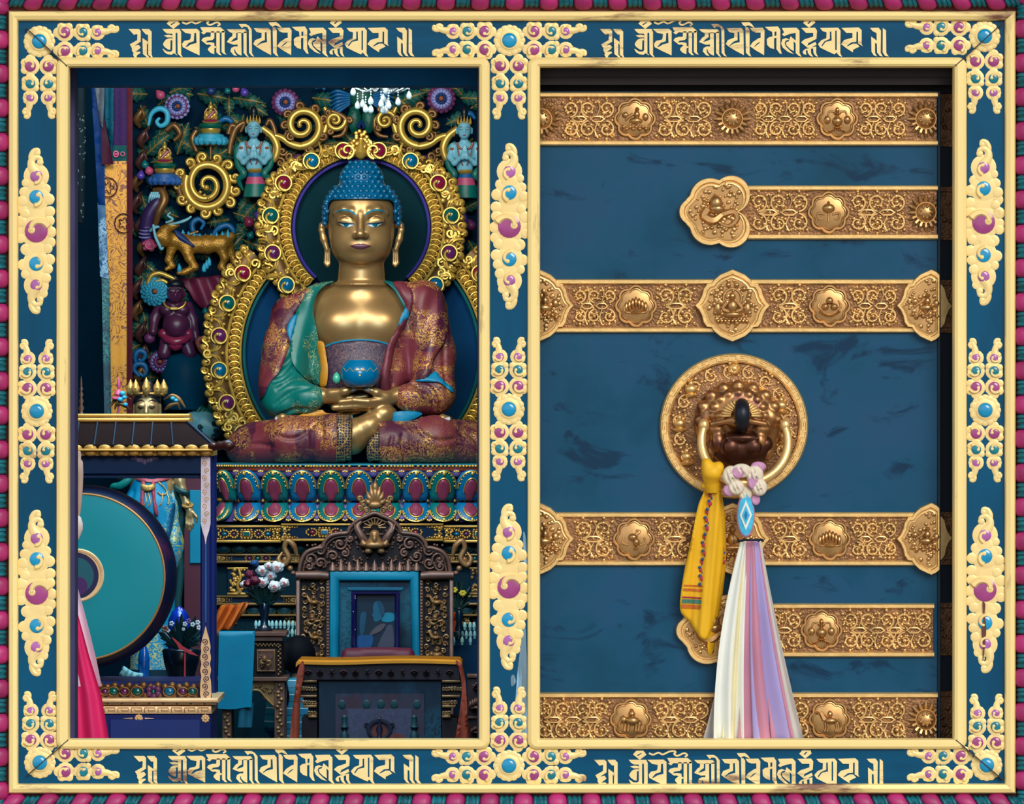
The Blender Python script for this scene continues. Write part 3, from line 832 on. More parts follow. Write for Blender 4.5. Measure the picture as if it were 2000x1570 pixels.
def scrollwork(b, ua, ub, va, vb):
    L = ub - ua; H = vb - va; mid = (va + vb) / 2
    n = max(1, int(round(L / (H * .43)))); cw = L / n
    r = min(cw * .47, H * .235)
    for i in range(n):
        cu = ua + cw * (i + .5)
        for up in (0, 1):
            cv = mid + (H * .255 if up else -H * .255)
            scroll_cell(b, cu, cv, r, (1 if (i + up) % 2 else -1), not up)
        # stems that cross on the middle line
        e = ua + cw * i
        if i:
            b.tube([(e - cw * .42, mid + 1, 6), (e - cw * .2, mid - 5, 7), (e + cw * .2, mid - 5, 7), (e + cw * .42, mid + 1, 6)], [1.6, 2.6, 2.6, 1.6], 6)
            b.tube([(e - cw * .42, mid - 1, 6), (e - cw * .2, mid + 5, 6), (e + cw * .2, mid + 5, 6), (e + cw * .42, mid - 1, 6)], [1.6, 2.6, 2.6, 1.6], 6)
            b.tube(smooth_open([(e, va + 3, 6), (e + cw * .14, mid - H * .28, 6), (e - cw * .05, mid - 4, 6)], 4), [2.8, 2.2, 1.4], 6)
            b.tube(smooth_open([(e, vb - 3, 6), (e - cw * .14, mid + H * .28, 6), (e + cw * .05, mid + 4, 6)], 4), [2.8, 2.2, 1.4], 6)
    for _ in range(int(L * .9)):
        b.dome(random.uniform(ua + 2, ub - 2), random.uniform(va + 2, vb - 2), random.uniform(1.6, 3.4), 3, 4, 6)
def scal(cu, cv, r, lob=8, amp=.13, n=64, a0=0): return [(cu + r * (1 + amp * abs(cos(lob * t / 2)) - amp) * cos(t + a0), cv + r * (1 + amp * abs(cos(lob * t / 2)) - amp) * sin(t + a0)) for t in [2 * PI * i / n for i in range(n)]]
def figure(b, kind, u, v, r):
    """little embossed emblem inside a medallion"""
    E = lambda x, y, rx, ry, h=9, w=6: b.ell((u + x * r, v + y * r, w), (rx * r, ry * r, h), 10, 6)
    T = lambda pts, rad: b.tube([(u + x * r, v + y * r, 9) for x, y in smooth_open(pts, 5)], [q * r for q in rad], 6)
    if kind == 'elephant':
        E(.08, .05, .42, .27, 14); E(-.38, -.02, .22, .24, 13); T([(-.5, .02), (-.62, .25), (-.55, .45)], (.1, .07, .05))
        for x in (-.28, -.1, .3, .45): T([(x, .2), (x - .03, .4), (x - .05, .6)], (.1, .09, .09))
        E(.05, -.32, .2, .2, 12); E(.05, -.5, .12, .1, 10); T([(.5, 0), (.6, .2), (.58, .32)], (.05, .04, .03))
    elif kind == 'horse':
        E(.05, .05, .4, .2, 13); T([(-.25, 0), (-.42, -.3), (-.5, -.42)], (.17, .13, .1)); E(-.6, -.36, .17, .09, 11)
        for x in (-.25, -.12, .32, .42): T([(x, .15), (x + .04, .4), (x - .02, .62)], (.08, .06, .06))
        T([(.42, 0), (.58, .15), (.6, .4)], (.07, .06, .03)); E(.02, -.3, .16, .2, 11)
    elif kind == 'vase':
        E(0, .12, .3, .28, 15); E(0, -.14, .13, .12, 12); E(0, -.28, .22, .07, 12); E(0, -.46, .12, .16, 10); E(0, .45, .24, .08, 11)
        for s in (-1, 1): E(s * .52, .05, .2, .24, 9); T([(s * .1, -.36), (s * .4, -.4), (s * .5, -.2)], (.06, .05, .04))
        for k in range(9): E(-.4 + .1 * k, .56 - .1 * sin(k / 8 * PI) + .1, .06, .06, 8)
    elif kind == 'lotus':
        for k in range(-3, 4): E(.17 * k, -.06 - .12 * cos(k * .5) + .05 * abs(k), .12, .32, 11 - abs(k), 6)
        E(0, .28, .38, .16, 12)
        for s in (-1, 1): T([(s * .2, .35), (s * .55, .3), (s * .62, .05), (s * .45, 0)], (.07, .06, .05, .04))
    elif kind == 'conch':
        E(-.05, -.1, .28, .22, 14); E(.12, .15, .2, .24, 12); T([(.1, -.25), (.3, -.4), (.1, -.48)], (.1, .07, .04)); E(.1, .48, .14, .1, 10)
        for s in (-1, 1): T([(s * .3, .3), (s * .58, .2), (s * .55, -.1)], (.06, .05, .04))
    elif kind == 'jewels':
        for x, y in ((0, -.28), (-.24, .04), (.24, .04)): E(x, y, .21, .21, 14)
        for k in range(11): E(-.5 + .1 * k, .3 + .22 * sin(k / 10 * PI), .08, .08, 9)
        for s in (-1, 1): T([(s * .4, .2), (s * .6, 0), (s * .45, -.3)], (.06, .06, .03))
    elif kind == 'umbrella':
        E(0, -.22, .36, .26, 13); T([(0, -.1), (0, .2), (0, .5)], (.07, .06, .06)); E(0, -.5, .09, .1, 10)
        for s in (-1, 1): T([(s * .2, .1), (s * .55, .05), (s * .5, .35), (s * .3, .3)], (.06, .06, .05, .04))
    elif kind == 'rider':
        E(.05, .1, .38, .2, 12); E(.1, -.22, .18, .24, 13); E(.12, -.5, .13, .13, 12); T([(-.1, -.25), (-.4, -.05), (-.5, .1)], (.09, .07, .05))
        for k in range(8): E(-.6 + .17 * k, .42 + .1 * (k % 2), .13, .11, 8)
        E(-.5, -.2, .2, .18, 8); E(.55, -.1, .18, .22, 8)
        for x in (-.2, .25): T([(x, .2), (x - .2, .5), (x - .35, .52)], (.07, .06, .05))
    elif kind == 'buddha':
        E(0, .02, .2, .26, 14); E(0, -.32, .12, .14, 14); E(0, .3, .38, .13, 13); b.tube([(u + r * .3 * cos(a), v - r * .25 + r * .32 * sin(a), 7) for a in np.linspace(0, 2 * PI, 24)], .05 * r, 6)
        for s in (-1, 1): T([(s * .18, -.12), (s * .32, .1), (s * .08, .2)], (.09, .08, .07)); E(s * .5, .1, .14, .25, 9)
        for k in range(9): E(-.48 + .12 * k, .52, .08, .09, 9)
        for k in range(14): E(.62 * cos(k * .449) , -.05 + .66 * sin(k * .449), .1, .1, 7)
    elif kind == 'serpent':
        E(-.1, -.3, .24, .3, 16); E(-.08, -.1, .3, .2, 15); T([(-.4, -.1), (-.52, .15), (-.2, .3), (.1, .1)], (.17, .17, .17, .12))
        T([(.1, .1), (.5, 0), (.62, .25), (.35, .5), (.05, .42)], (.12, .12, .1, .08, .04))
        for k in range(26): E(random.uniform(-.72, .7), random.uniform(-.7, .72), .08, .07, 6)
    elif kind == 'flower':
        for k in range(16):
            a = 2 * PI * k / 16; b.tube([(u + .56 * r * cos(a), v + .56 * r * sin(a), 6), (u + .75 * r * cos(a), v + .75 * r * sin(a), 8), (u + .95 * r * cos(a), v + .95 * r * sin(a), 5)], [.09 * r, .12 * r, .06 * r], 6)
        b.ell((u, v, 4), (.5 * r, .5 * r, 11), 16, 8); b.tube([(u + .52 * r * cos(a), v + .52 * r * sin(a), 7) for a in np.linspace(0, 2 * PI, 30)], .05 * r, 6)
        for k in range(9): E(.3 * cos(k * .7), .3 * sin(k * .7), .08, .08, 5, 13)
def medallion(par, u, v, r, kind, lab=None):
    b = db()
    if kind != 'flower':
        c = scal(u, v, r); b.tube([(x, y, 8) for x, y in c + c[:1]], 3.0, 6)
        c2 = scal(u, v, r * .86); b.tube([(x, y, 7) for x, y in c2 + c2[:1]], 1.4, 5)
        b.facelathe(u, v, [(r * .9, 2), (r * .86, 5), (r * .5, 7.5), (0, 8)], 40)
    figure(b, kind, u, v, r * .95)
    b.xform(lambda p: (min(p[0], 1829), p[1], p[2]))
    o = b.build('medallion', B_fig, par, ang=50)
    return o
def plate_pts(u, v, sx=1.0):
    q = [(0, -71), (10, -67), (24, -61), (36, -51), (41, -43), (50, -42), (57, -33), (60, -20), (66, -8), (74, 0)]
    pts = q + [(x, -y) for x, y in q[-2::-1]] + [(-x, -y) for x, y in q[1:]] + [(-x, y) for x, y in q[-2:0:-1]]
    return [(u + x * sx, v + y) for x, y in pts]
def lobed_plate(par, name, outer, kind, cu, cv, r):
    b = db()
    O_ = np.array(outer); c = np.array((cu, cv)); I_ = c + (O_ - c) * .84
    b.slab([outer], -1, 13)
    b.ring(outer, [tuple(p) for p in I_], [(0, 0), (0, 15), (.15, 19), (.8, 19), (1, 14), (1, 2)])
    I2 = c + (O_ - c) * .78
    b.tube([(*p, 16) for p in list(I2) + [I2[0]]], 1.3, 5)
    o = b.build(name, B_rim, par)
    b2 = db(); b2.slab([[tuple(p) for p in c + (O_ - c) * .8]], 5, 14.5)
    m0 = b2.mark(); figure(b2, kind, cu, cv, r)
    G = np.random.RandomState(3).uniform(-70, 70, (260, 2)) + c
    for p in G[inside(G, [tuple(p) for p in c + (O_ - c) * .74])]:
        b2.dome(p[0], p[1], 2.6 + (p[0] * 7 % 3), 6, 3.4, 7)
    b2.xform(lambda p: (p[0], p[1], p[2] + 8), m0)
    b2.build('relief', B_fig, o, ang=50)
    return o
BANDS = [(180, 285, 1040, 1829, [(1240, 'rider'), (1430, 'flower'), (1635, 'vase'), (1058, 'flower'), (1808, 'flower')]),
         (362, 468, 1440, 1829, [(1618, 'umbrella'), (1808, 'flower')]),
         (545, 650, 1040, 1829, [(1242, 'lotus'), (1620, 'jewels')]),
         (1000, 1105, 1040, 1829, [(1238, 'conch'), (1620, 'lotus')]),
         (1178, 1283, 1440, 1822, [(1604, 'vase')]),
         (1352, 1458, 1040, 1829, [(1232, 'elephant'), (1425, 'flower'), (1620, 'horse'), (1808, 'flower')])]
for va, vb, ua, ub, meds in BANDS:
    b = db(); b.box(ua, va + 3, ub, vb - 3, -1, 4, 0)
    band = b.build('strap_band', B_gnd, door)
    b = db()
    for y in (va, vb - 11):
        b.loft([[(ua, y, 0), (ua, y, 6), (ua, y + 2.5, 10), (ua, y + 8.5, 10), (ua, y + 11, 6), (ua, y + 11, 0)], [(ub + 2, y, 0), (ub + 2, y, 6), (ub + 2, y + 2.5, 10), (ub + 2, y + 8.5, 10), (ub + 2, y + 11, 6), (ub + 2, y + 11, 0)]])
    b.build('rim', B_rim, band, ang=25)
    b = db()
    cuts = sorted(m[0] for m in meds)
    if va in (545, 1000): cuts = sorted(cuts + [1430]); 
    edges = [ua] ; spans = []
    lo = ua + 4
    if va in (545, 1000): lo = 1118
    if ua == 1440: lo = 1462
    for c in cuts:
        rr_ = 38 if (c != 1430 or va not in (545, 1000)) else 70
        if c - rr_ > lo + 12: spans.append((lo, c - rr_))
        lo = c + rr_
    end = 1752 if va in (545, 1000) else ub - 2
    if end > lo + 12: spans.append((lo, end))
    for sa, sb in spans: scrollwork(b, sa, sb, va + 13, vb - 13)
    b.build('vine_relief', B_vine, band, ang=60)
    for c, kind in meds: medallion(band, c, (va + vb) / 2, 39 if kind != 'flower' else 40, kind)
    # the same band carried on over the leaf behind
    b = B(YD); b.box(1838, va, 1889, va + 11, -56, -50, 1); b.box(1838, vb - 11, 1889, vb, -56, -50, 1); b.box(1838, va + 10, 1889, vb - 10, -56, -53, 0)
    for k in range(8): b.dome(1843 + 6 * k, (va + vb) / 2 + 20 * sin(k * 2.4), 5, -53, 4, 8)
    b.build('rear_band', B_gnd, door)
for y in (597, 1052):
    lobed_plate(door, 'quatrefoil_plate', plate_pts(1430, y + (0 if y < 900 else 0)), 'buddha', 1430, y, 58)
    lobed_plate(door, 'quatrefoil_plate', plate_pts(1053, y, .92), 'rider', 1060, y, 44)
    pp = [(min(x, 1834), yy) for x, yy in plate_pts(1818, y, .92)]
    lobed_plate(door, 'quatrefoil_plate', pp, 'rider', 1806, y, 40)
    q = [p for p in plate_pts(1800, y, .85) if p[0] > 1841]; b = B(YD); b.slab([q + [(1839, q[-1][1] if q[-1][1] < y else q[-1][1]), (1839, q[0][1])]], -54, -46); b.build('rear_plate', B_rim, door)
def union_outline(c, discs, n=96):
    out = []
    for i in range(n):
        t = 2 * PI * i / n; d = (cos(t), sin(t)); best = 0
        for x, y, r in discs:
            ex, ey = x - c[0], y - c[1]; p = ex * d[0] + ey * d[1]; q = ex * ex + ey * ey - p * p
            if q < r * r: best = max(best, p + math.sqrt(r * r - q))
        out.append((c[0] + best * d[0], c[1] + best * d[1]))
    return out
TRE = union_outline((1404, 414), [(1428, 380, 37), (1428, 448, 37), (1386, 388, 40), (1386, 440, 40), (1376, 414, 40), (1372, 414, 41), (1350, 414, 25), (1336, 414, 11)])
lobed_plate(door, 'trefoil_plate', TRE, 'serpent', 1404, 414, 56)
lobed_plate(door, 'trefoil_plate', [(x - 6, y + 817) for x, y in TRE], 'serpent', 1398, 1231, 56)

# ================================================================ the door knocker
kn = thing('door_knocker', 'round gilt lion-mask knocker plate with a heavy ring on the blue door', 'door knocker', 1433, 972, YD)
KU, KV = 1433, 832
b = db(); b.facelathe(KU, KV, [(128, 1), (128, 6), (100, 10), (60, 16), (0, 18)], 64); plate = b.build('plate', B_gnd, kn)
b = db()
b.loft([[(KU + r * 1.02 * cos(t), KV + r * sin(t), w) for t in np.linspace(0, 2 * PI, 96, endpoint=False)] for r, w in ((142, 0), (142, 10), (139, 15), (127, 15), (124, 12), (124, 4))])
rim = b.build('rim', B_rim, kn, ang=30)
b = db()                                                         # key pattern chased into the rim
for k in range(22):
    a = 2 * PI * k / 22
    def Pp(r, d): return (KU + 1.02 * r * cos(a + d), KV + r * sin(a + d), 15.2)
    b.tube([Pp(129, -.10), Pp(129, .06), Pp(137, .06), Pp(137, -.05), Pp(133, -.05), Pp(133, .0)], .7, 4)
    b.tube([Pp(137, .08), Pp(137, .17), Pp(129, .17)], .7, 4)
b.build('key_pattern', B_vine, rim)
b = db(); random.seed(9)
for k in range(18):                                               # scrolls on the plate
    a = 2 * PI * k / 18 + .1
    cu, cv = KU + 107 * cos(a), KV + 107 * sin(a)
    if sin(a) > .62: continue
    m0 = b.mark(); scroll_cell(b, cu, cv, 14, 1 if k % 2 else -1, k % 2); b.xform(lambda p: (p[0], p[1], p[2] + 4), m0)
for k in range(150):
    a = random.uniform(0, 2 * PI); r = random.uniform(84, 124); b.dome(KU + r * cos(a), KV + r * sin(a), random.uniform(1.6, 3.2), 8, 4, 7)
for x, y in ((-84, -72), (-106, -5), (-92, 60), (92, -40), (98, 20)):
    b.ell((KU + x, KV + y, 10), (13, 11, 12), 12, 6); b.ell((KU + x, KV + y + 12, 10), (15, 5, 11), 12, 6); b.ell((KU + x, KV + y - 11, 10), (6, 8, 9), 10, 6)
b.facelathe(KU + 1, KV - 112, [(13, 8), (13, 13), (10, 15), (8, 12), (5, 12), (4, 16), (0, 17)], 24)
b.build('plate_relief', B_vine, kn, ang=60)
S = SDF((1345, 735, 0), (1548, 930, 92), 1.7)                      # lion mask
S.ell((1441, 828, 12), (86, 84, 36), 0)
S.ell((1441, 800, 30), (62, 44, 24), 14)
for s in (-1, 1):
    S.ell((1441 + s * 44, 838, 40), (20, 13, 16), 6); S.ell((1441 + s * 34, 812, 48), (15, 9, 12), 5)
    S.cap((1441 + s * 12, 790, 46), (1441 + s * 52, 800, 38), 8, 6, 4); S.ell((1441 + s * 62, 815, 34), (14, 18, 12), 6)
    S.ell((1441 + s * 40, 862, 42), (17, 22, 18), 6); S.ell((1441 + s * 56, 880, 36), (12, 18, 12), 5)
    S.cap((1441 + s * 20, 822, 60), (1441 + s * 50, 828, 50), 6, 7, 3)
for k in range(9):
    a = PI + PI * k / 8
    S.ell((1441 + 74 * cos(a), 820 + 66 * sin(a), 28), (13, 13, 13), 3)
    S.ell((1441 + 50 * cos(a), 812 + 44 * sin(a), 40), (10, 10, 11), 3)
S.ell((1441, 822, 56), (22, 16, 18), 8)
S.ell((1446, 872, 48), (44, 30, 16), 5, -1)                        # open mouth
b = db(); S.into(b); b.build('lion_mask', pbr('mottled_mask_bronze', (178, 130, 82), .34, .85, var=.35, nscale=9, patch=(110, 70, 62), pscale=14, pcut=(.52, .62)), kn, ang=80)  # bronze with random darker purple-brown patches
b = db()                                                           # dark jaw that holds the ring
Sj = SDF((1380, 826, 8), (1516, 924, 84), 1.8); Sj.ell((1447, 874, 36), (58, 36, 26), 0); Sj.cap((1400, 866, 40), (1494, 866, 40), 14, 14, 8)
for s in (-1, 1): Sj.ell((1447 + s * 22, 872, 60), (14, 14, 8), 5)
Sj.ell((1447, 855, 58), (30, 10, 12), 4); Sj.into(b)
for k in range(9): b.dome(1418 + 7.2 * k, 856 + 3 * sin(k / 8 * PI), 3.4, 66 - abs(k - 4) * 1.5, 3, 8)
jaw = b.build('jaw', B_dark, kn, ang=80)
b = db()
for k in range(17):
    a = PI + PI * k / 16
    b.tube([(1445 + 20 * cos(a), 812 + 18 * sin(a), 66), (1445 + 34 * cos(a), 812 + 29 * sin(a), 64), (1445 + 38 * cos(a), 812 + 33 * sin(a), 58)], [1.4, 2.8, 2.2], 6)
b.build('mane_petals', B_rim, kn, ang=60)
b = db(); b.tube(smooth_open([(1447, 790, 52), (1446, 792, 78), (1446, 806, 92), (1446, 824, 88), (1447, 834, 66)], 5), [11, 14, 15, 14, 12], 14)
for k in range(4): b.tube([(1446 + 15 * cos(a), 800 + 9 * k, 82 + 11 * sin(a)) for a in np.linspace(0, PI, 10)], 1.6, 5)
b.build('ring_staple', B_black, kn, ang=60)
b = db(); b.tube([(1452 + 84 * cos(a), 862 + 80 * sin(a), 62 + 24 * sin(a)) for a in np.linspace(-.35, PI + .35, 60)], [8, 9.5, 10, 9.5, 8], 14)
for s in (-1, 1):
    a = -.35 if s > 0 else PI + .35
    b.ell((1452 + 84 * cos(a), 862 + 80 * sin(a) - 4, 52), (11, 14, 11), 12, 8)
b.build('ring', B_rim, kn, ang=60)

# ================================================================ scarves tied to the ring
Y_silk = pbr('yellow_silk', (240, 186, 36), 0.5, var=0.08, nscale=10, spec=0.3)
Y_red = pbr('red_embroidery', (170, 42, 60), 0.6); Y_blue = pbr('blue_embroidery', (28, 70, 120), 0.6)
Y_or = pbr('orange_woven_band', (196, 106, 32), 0.6, var=0.2, nscale=60); Y_teal = pbr('teal_woven_band', (70, 128, 110), 0.6)
K_white = pbr('ivory_silk', (236, 240, 232), 0.55, var=0.06, nscale=6); K_lil = pbr('lilac_silk', (196, 140, 180), 0.5, var=0.1, nscale=6)
K_pink = pbr('rose_silk', (200, 134, 160), 0.5, var=0.12, nscale=5); K_peri = pbr('periwinkle_silk', (170, 158, 216), 0.45, var=0.1, nscale=4)
K_braid = pbr('cream_braid_silk', (226, 214, 192), .55, var=.12, nscale=8)
K_grey = pbr('pale_grey_silk', (200, 196, 190), 0.6, var=0.08); K_cream = pbr('cream_silk', (240, 230, 180), 0.55)
sy = thing('prayer_scarf', 'yellow silk scarf with floral border looped over the knocker ring', 'scarf', 1375, 1281, YD)
def yw(P):
    u, v = P[:, 0], P[:, 1]
    t = np.clip((v - 950) / 330, 0, 1)
    c = 1392 - 22 * t
    return 34 + 30 * (1 - t) + 7 * np.sin((u - c) / 6.5 * (1 - .35 * t) + 2 * t) + 1.6 * np.sin(u * .42 + v * .03) - 0.004 * (u - c) ** 2
b = db()
b.drape([smooth_closed([(1382, 946), (1370, 966), (1360, 993), (1346, 1065), (1334, 1120), (1327, 1188), (1345, 1212), (1365, 1242), (1378, 1247), (1388, 1230), (1396, 1205), (1404, 1150), (1412, 1080), (1410, 1020), (1404, 965), (1398, 946)], 4)], yw, 12, 3.5, 6, 5)
b.build('front_fold', Y_silk, sy, ang=70)
b = db(); b.drape([smooth_closed([(1396, 950), (1407, 962), (1415, 1010), (1417, 1090), (1410, 1165), (1400, 1220), (1394, 1276), (1386, 1279), (1381, 1262), (1385, 1200), (1395, 1080), (1392, 1000)], 4)], lambda P: yw(P) - 14, 10, 5, 5, 4)
b.build('rear_fold', Y_silk, sy, ang=70)
S = SDF((1355, 885, 20), (1425, 962, 130), 1.8)
S.ell((1388, 922, 84), (20, 17, 22), 0); S.ell((1378, 908, 82), (11, 14, 18), 8); S.ell((1400, 912, 86), (11, 12, 18), 6); S.cap((1374, 900, 80), (1382, 915, 84), 4, 9, 5); S.cap((1386, 934, 78), (1390, 952, 66), 15, 16, 8); S.cap((1372, 948, 70), (1400, 944, 74), 5, 5, 4)
b = db(); S.into(b); b.build('knot', Y_silk, sy, ang=80)
fr, fbl, fg = db(), db(), db()
for k in range(22):
    t = k / 21; v = 966 + 170 * t; u = 1385 - 18 * t + 2 * sin(k)
    w = float(yw(np.array([(u, v)]))[0]) + 5.4
    if k % 2 == 0: fr.dome(u, v, 4.8, w, 1.8, 8)
    else: fbl.dome(u + 3.4, v - 2.4, 3.8, w, 1.6, 8); fbl.dome(u - 3.4, v + 3, 3.4, w, 1.6, 8)
    if k % 3 == 0: fg.dome(u + 5, v + 3, 2.0, w, 1.4, 6)
for (u, v) in ((1339, 1106), (1341, 1112), (1405, 1005), (1407, 1062), (1409, 1070), (1411, 1078)):
    fbl.dome(u, v, 4, float(yw(np.array([(u, v)]))[0]) - 4, 3, 8)
for (u, v) in ((1410, 1088), (1412, 1096)): b = db(); b.dome(u, v, 4, float(yw(np.array([(u, v)]))[0]) - 4, 3, 8); b.build('edge_flower', Y_red, sy)
fr.build('red_flowers', Y_red, sy); fbl.build('blue_leaves', Y_blue, sy); fg.build('green_leaves', Y_teal, sy)
for (v0, v1, mt) in ((1140, 1143, Y_or), (1147, 1152, Y_or), (1163, 1166, Y_red), (1168, 1176, Y_teal), (1178, 1186, Y_or)):
    b = db(); b.drape([[(1335 - (v0 - 1140) * .15, v0), (1371 - (v0 - 1140) * .1, v0 + 2), (1370 - (v0 - 1140) * .1, v1 + 2), (1334.4 - (v0 - 1140) * .15, v1)]], lambda P: yw(P) + 6.4, 2, 2.5); b.build('woven_band', mt, sy)

sk = thing('prayer_scarf', 'braided bundle of ivory, rose and lilac scarves hanging in front of the door bands', 'scarf', 1475, 1500, YD)
for i, (u, v, w, ru, rv, rw, mt) in enumerate(((1424, 928, 98, 17, 20, 16, K_braid), (1444, 918, 102, 20, 14, 14, K_braid), (1470, 926, 98, 17, 19, 16, K_braid), (1437, 922, 110, 12, 11, 8, K_lil), (1477, 910, 96, 15, 10, 12, K_lil), (1479, 950, 100, 15, 17, 15, K_braid), (1466, 940, 106, 10, 14, 8, K_lil), (1434, 950, 100, 16, 15, 14, K_braid), (1421, 956, 96, 13, 12, 12, K_lil), (1452, 962, 92, 14, 14, 12, K_braid), (1472, 974, 92, 9, 11, 9, K_lil))):
    S = SDF((u - ru - 6, v - rv - 6, w - rw - 6), (u + ru + 6, v + rv + 6, w + rw + 6), 1.5)
    S.ell((u, v, w), (ru, rv, rw), 0)
    for k in range(3):
        q = (k - 1) * ru * .5; S.cap((u + q - 5, v - rv * .8, w + rw * .72), (u + q + 6, v + rv * .8, w + rw * .72), 1.6, 1.6, 5, -1)
    b = db(); S.into(b); b.build('braid_strand', mt, sk, ang=80)
def dw(P): return 92 - 0.02 * (P[:, 0] - 1453) ** 2 - np.clip(P[:, 1] - 1000, -60, 60) * .12
for (sx, sy_, off, mt, nm) in ((1, 1, 0, K_lil, 'beaded_tab'), (.86, .9, 3, pbr('sky_blue_beads', (70, 190, 230), .4, nscale=80, var=.2), 'blue_field'), (.62, .66, 5, K_white, 'white_diamond'), (.4, .42, 7, MATS['sky_blue_beads'], 'blue_diamond'), (.16, .2, 9, pbr('deep_blue_beads', (30, 120, 190), .4), 'diamond_centre')):
    if sx > .8: pts = circle(1453, 1004, 17.5 * sx, 24, 44 * sy_)
    else: pts = [(1453, 1004 - 44 * sy_), (1453 + 17.5 * sx * 1.1, 1004), (1453, 1004 + 44 * sy_), (1453 - 17.5 * sx * 1.1, 1004)]
    b = db(); b.drape([pts], lambda P, o_=off: dw(P) + o_ * .6 + (1.6 if o_ else 0), 9 if sx == 1 else 2, 4, 4 if sx == 1 else 0, 3 if sx == 1 else 0); b.build(nm, mt, sk)
def panel(name, mt, top, bot, mid, nf, amp, w0, ph=0, thick=3, topw=(1053, 1500)):
    """pleated hanging cloth; left and right edges run through three points each"""
    def f(a, b_):
        v = topw[0] + (topw[1] - topw[0]) * b_
        e = []
        for s in (0, 1):
            t = b_
            e.append(top[s] * (1 - t) * (1 - 2 * t) + mid[s] * 4 * t * (1 - t) + bot[s] * t * (2 * t - 1))
        u = e[0] + (e[1] - e[0]) * a
        w = w0 - 26 * b_ + amp * (.35 + .9 * b_) * sin(a * nf * 2 * PI + ph + 1.2 * sin(b_ * 3)) - 5 * (2 * a - 1) ** 2
        return (u + amp * .25 * cos(a * nf * 2 * PI + ph) * b_, v, w)
    b = db(); b.grid(f, 10 * nf + 8, 34, thick); b.build(name, mt, sk, ang=80)
panel('grey_panel', K_grey, (1462, 1484), (1520, 1582), (1498, 1528), 2, 5, 58)
panel('flap', K_grey, (1420, 1440), (1352, 1400), (1398, 1416), 1, 4, 50, 1.0, 3, (1180, 1500))
panel('ivory_panel', K_white, (1444, 1459), (1392, 1452), (1400, 1450), 2, 6, 74, .6)
panel('cream_panel', K_cream, (1449, 1453), (1404, 1432), (1424, 1440), 1, 4, 76, 2.4)
panel('rose_panel', K_pink, (1455, 1470), (1436, 1510), (1448, 1486), 1, 7, 74, 1.8)
panel('periwinkle_panel', K_peri, (1462, 1477), (1470, 1552), (1462, 1510), 1, 7, 72, 0.4)
panel('rose_edge', K_pink, (1470, 1480), (1506, 1562), (1490, 1516), 1, 5, 66, 0.9)
b = db(); b.tube([(1438, 1056, 82), (1450, 1052, 90), (1468, 1052, 90), (1486, 1052, 80)], 2.2, 8)
for u in (1439, 1446, 1478, 1486): b.ell((u, 1054, 86), (2.5, 2.5, 3), 8, 6)
b.build('tie_cord', B_black, sk)
# ================================================================ THE SEATED BUDDHA
YB = 5.2
def bb(): return B(YB)
SK = pbr('burnished_bronze_gold', (176, 140, 92), 0.36, 0.6, var=0.1, nscale=6)
HAIR = pbr('blue_hair_paint', (0, 92, 138), 0.32, var=0.15, nscale=20, coat=0.3)
MAR = brocade('maroon_patchwork_brocade', (118, 46, 60), (208, 154, 78), (80, 28, 58), 62, 15, (0.07, 0.15), 0.5, 0.3, (0.40, 0.50))
MARp = pbr('maroon_robe_paint', (108, 40, 56), 0.5, var=0.2, nscale=10)
TEALR = brocade('teal_robe_brocade', (0, 112, 106), (170, 176, 120), None, 60, 0, (0.03, 0.08), 0.42, 0.2, (0.56, 0.62))
CYAN = pbr('cyan_lining_paint', (0, 132, 178), 0.5, var=0.08)
ORNG = pbr('ochre_lining_paint', (206, 142, 40), 0.5, var=0.1)
BIB = brocade('indigo_scroll_brocade', (42, 34, 66), (120, 88, 92), None, 95, 0, (0.05, 0.12), 0.5, 0.3, (0.36, 0.46))
CUFF = brocade('indigo_key_brocade', (24, 26, 56), (196, 158, 90), None, 110, 0, (0.05, 0.1), 0.5, 0.4, (0.3, 0.4), True)
BLK = pbr('dark_lid_line', (10, 60, 84), 0.4)
WHT = pbr('eye_white_paint', (214, 226, 240), 0.35, var=0.04)
IRIS = pbr('iris_blue_paint', (0, 110, 140), 0.3); LIP = pbr('plum_lip_paint', (112, 54, 78), 0.4); LIPD = pbr('dark_lip_line', (60, 40, 60), 0.4)
BROW = pbr('brow_teal_paint', (24, 118, 142), 0.4); NAIL = pbr('pale_nail_paint', (206, 210, 226), 0.35)
bud = thing('buddha_statue', 'large seated golden Buddha with blue hair and maroon robe, hands in lap', 'statue', 706, 905, YB)
S = SDF((505, 340, -90), (905, 905, 150), 2.0)
S.ell((706, 425, 0), (66, 80, 70), 0); S.ell((706, 466, 6), (61, 57, 60), 14); S.ell((706, 503, 36), (25, 16, 22), 12); S.ell((706, 488, 8), (54, 33, 48), 10)
S.cap((706, 505, -4), (706, 560, -6), 43, 47, 8); S.ell((706, 556, -4), (56, 9, 54), 6)
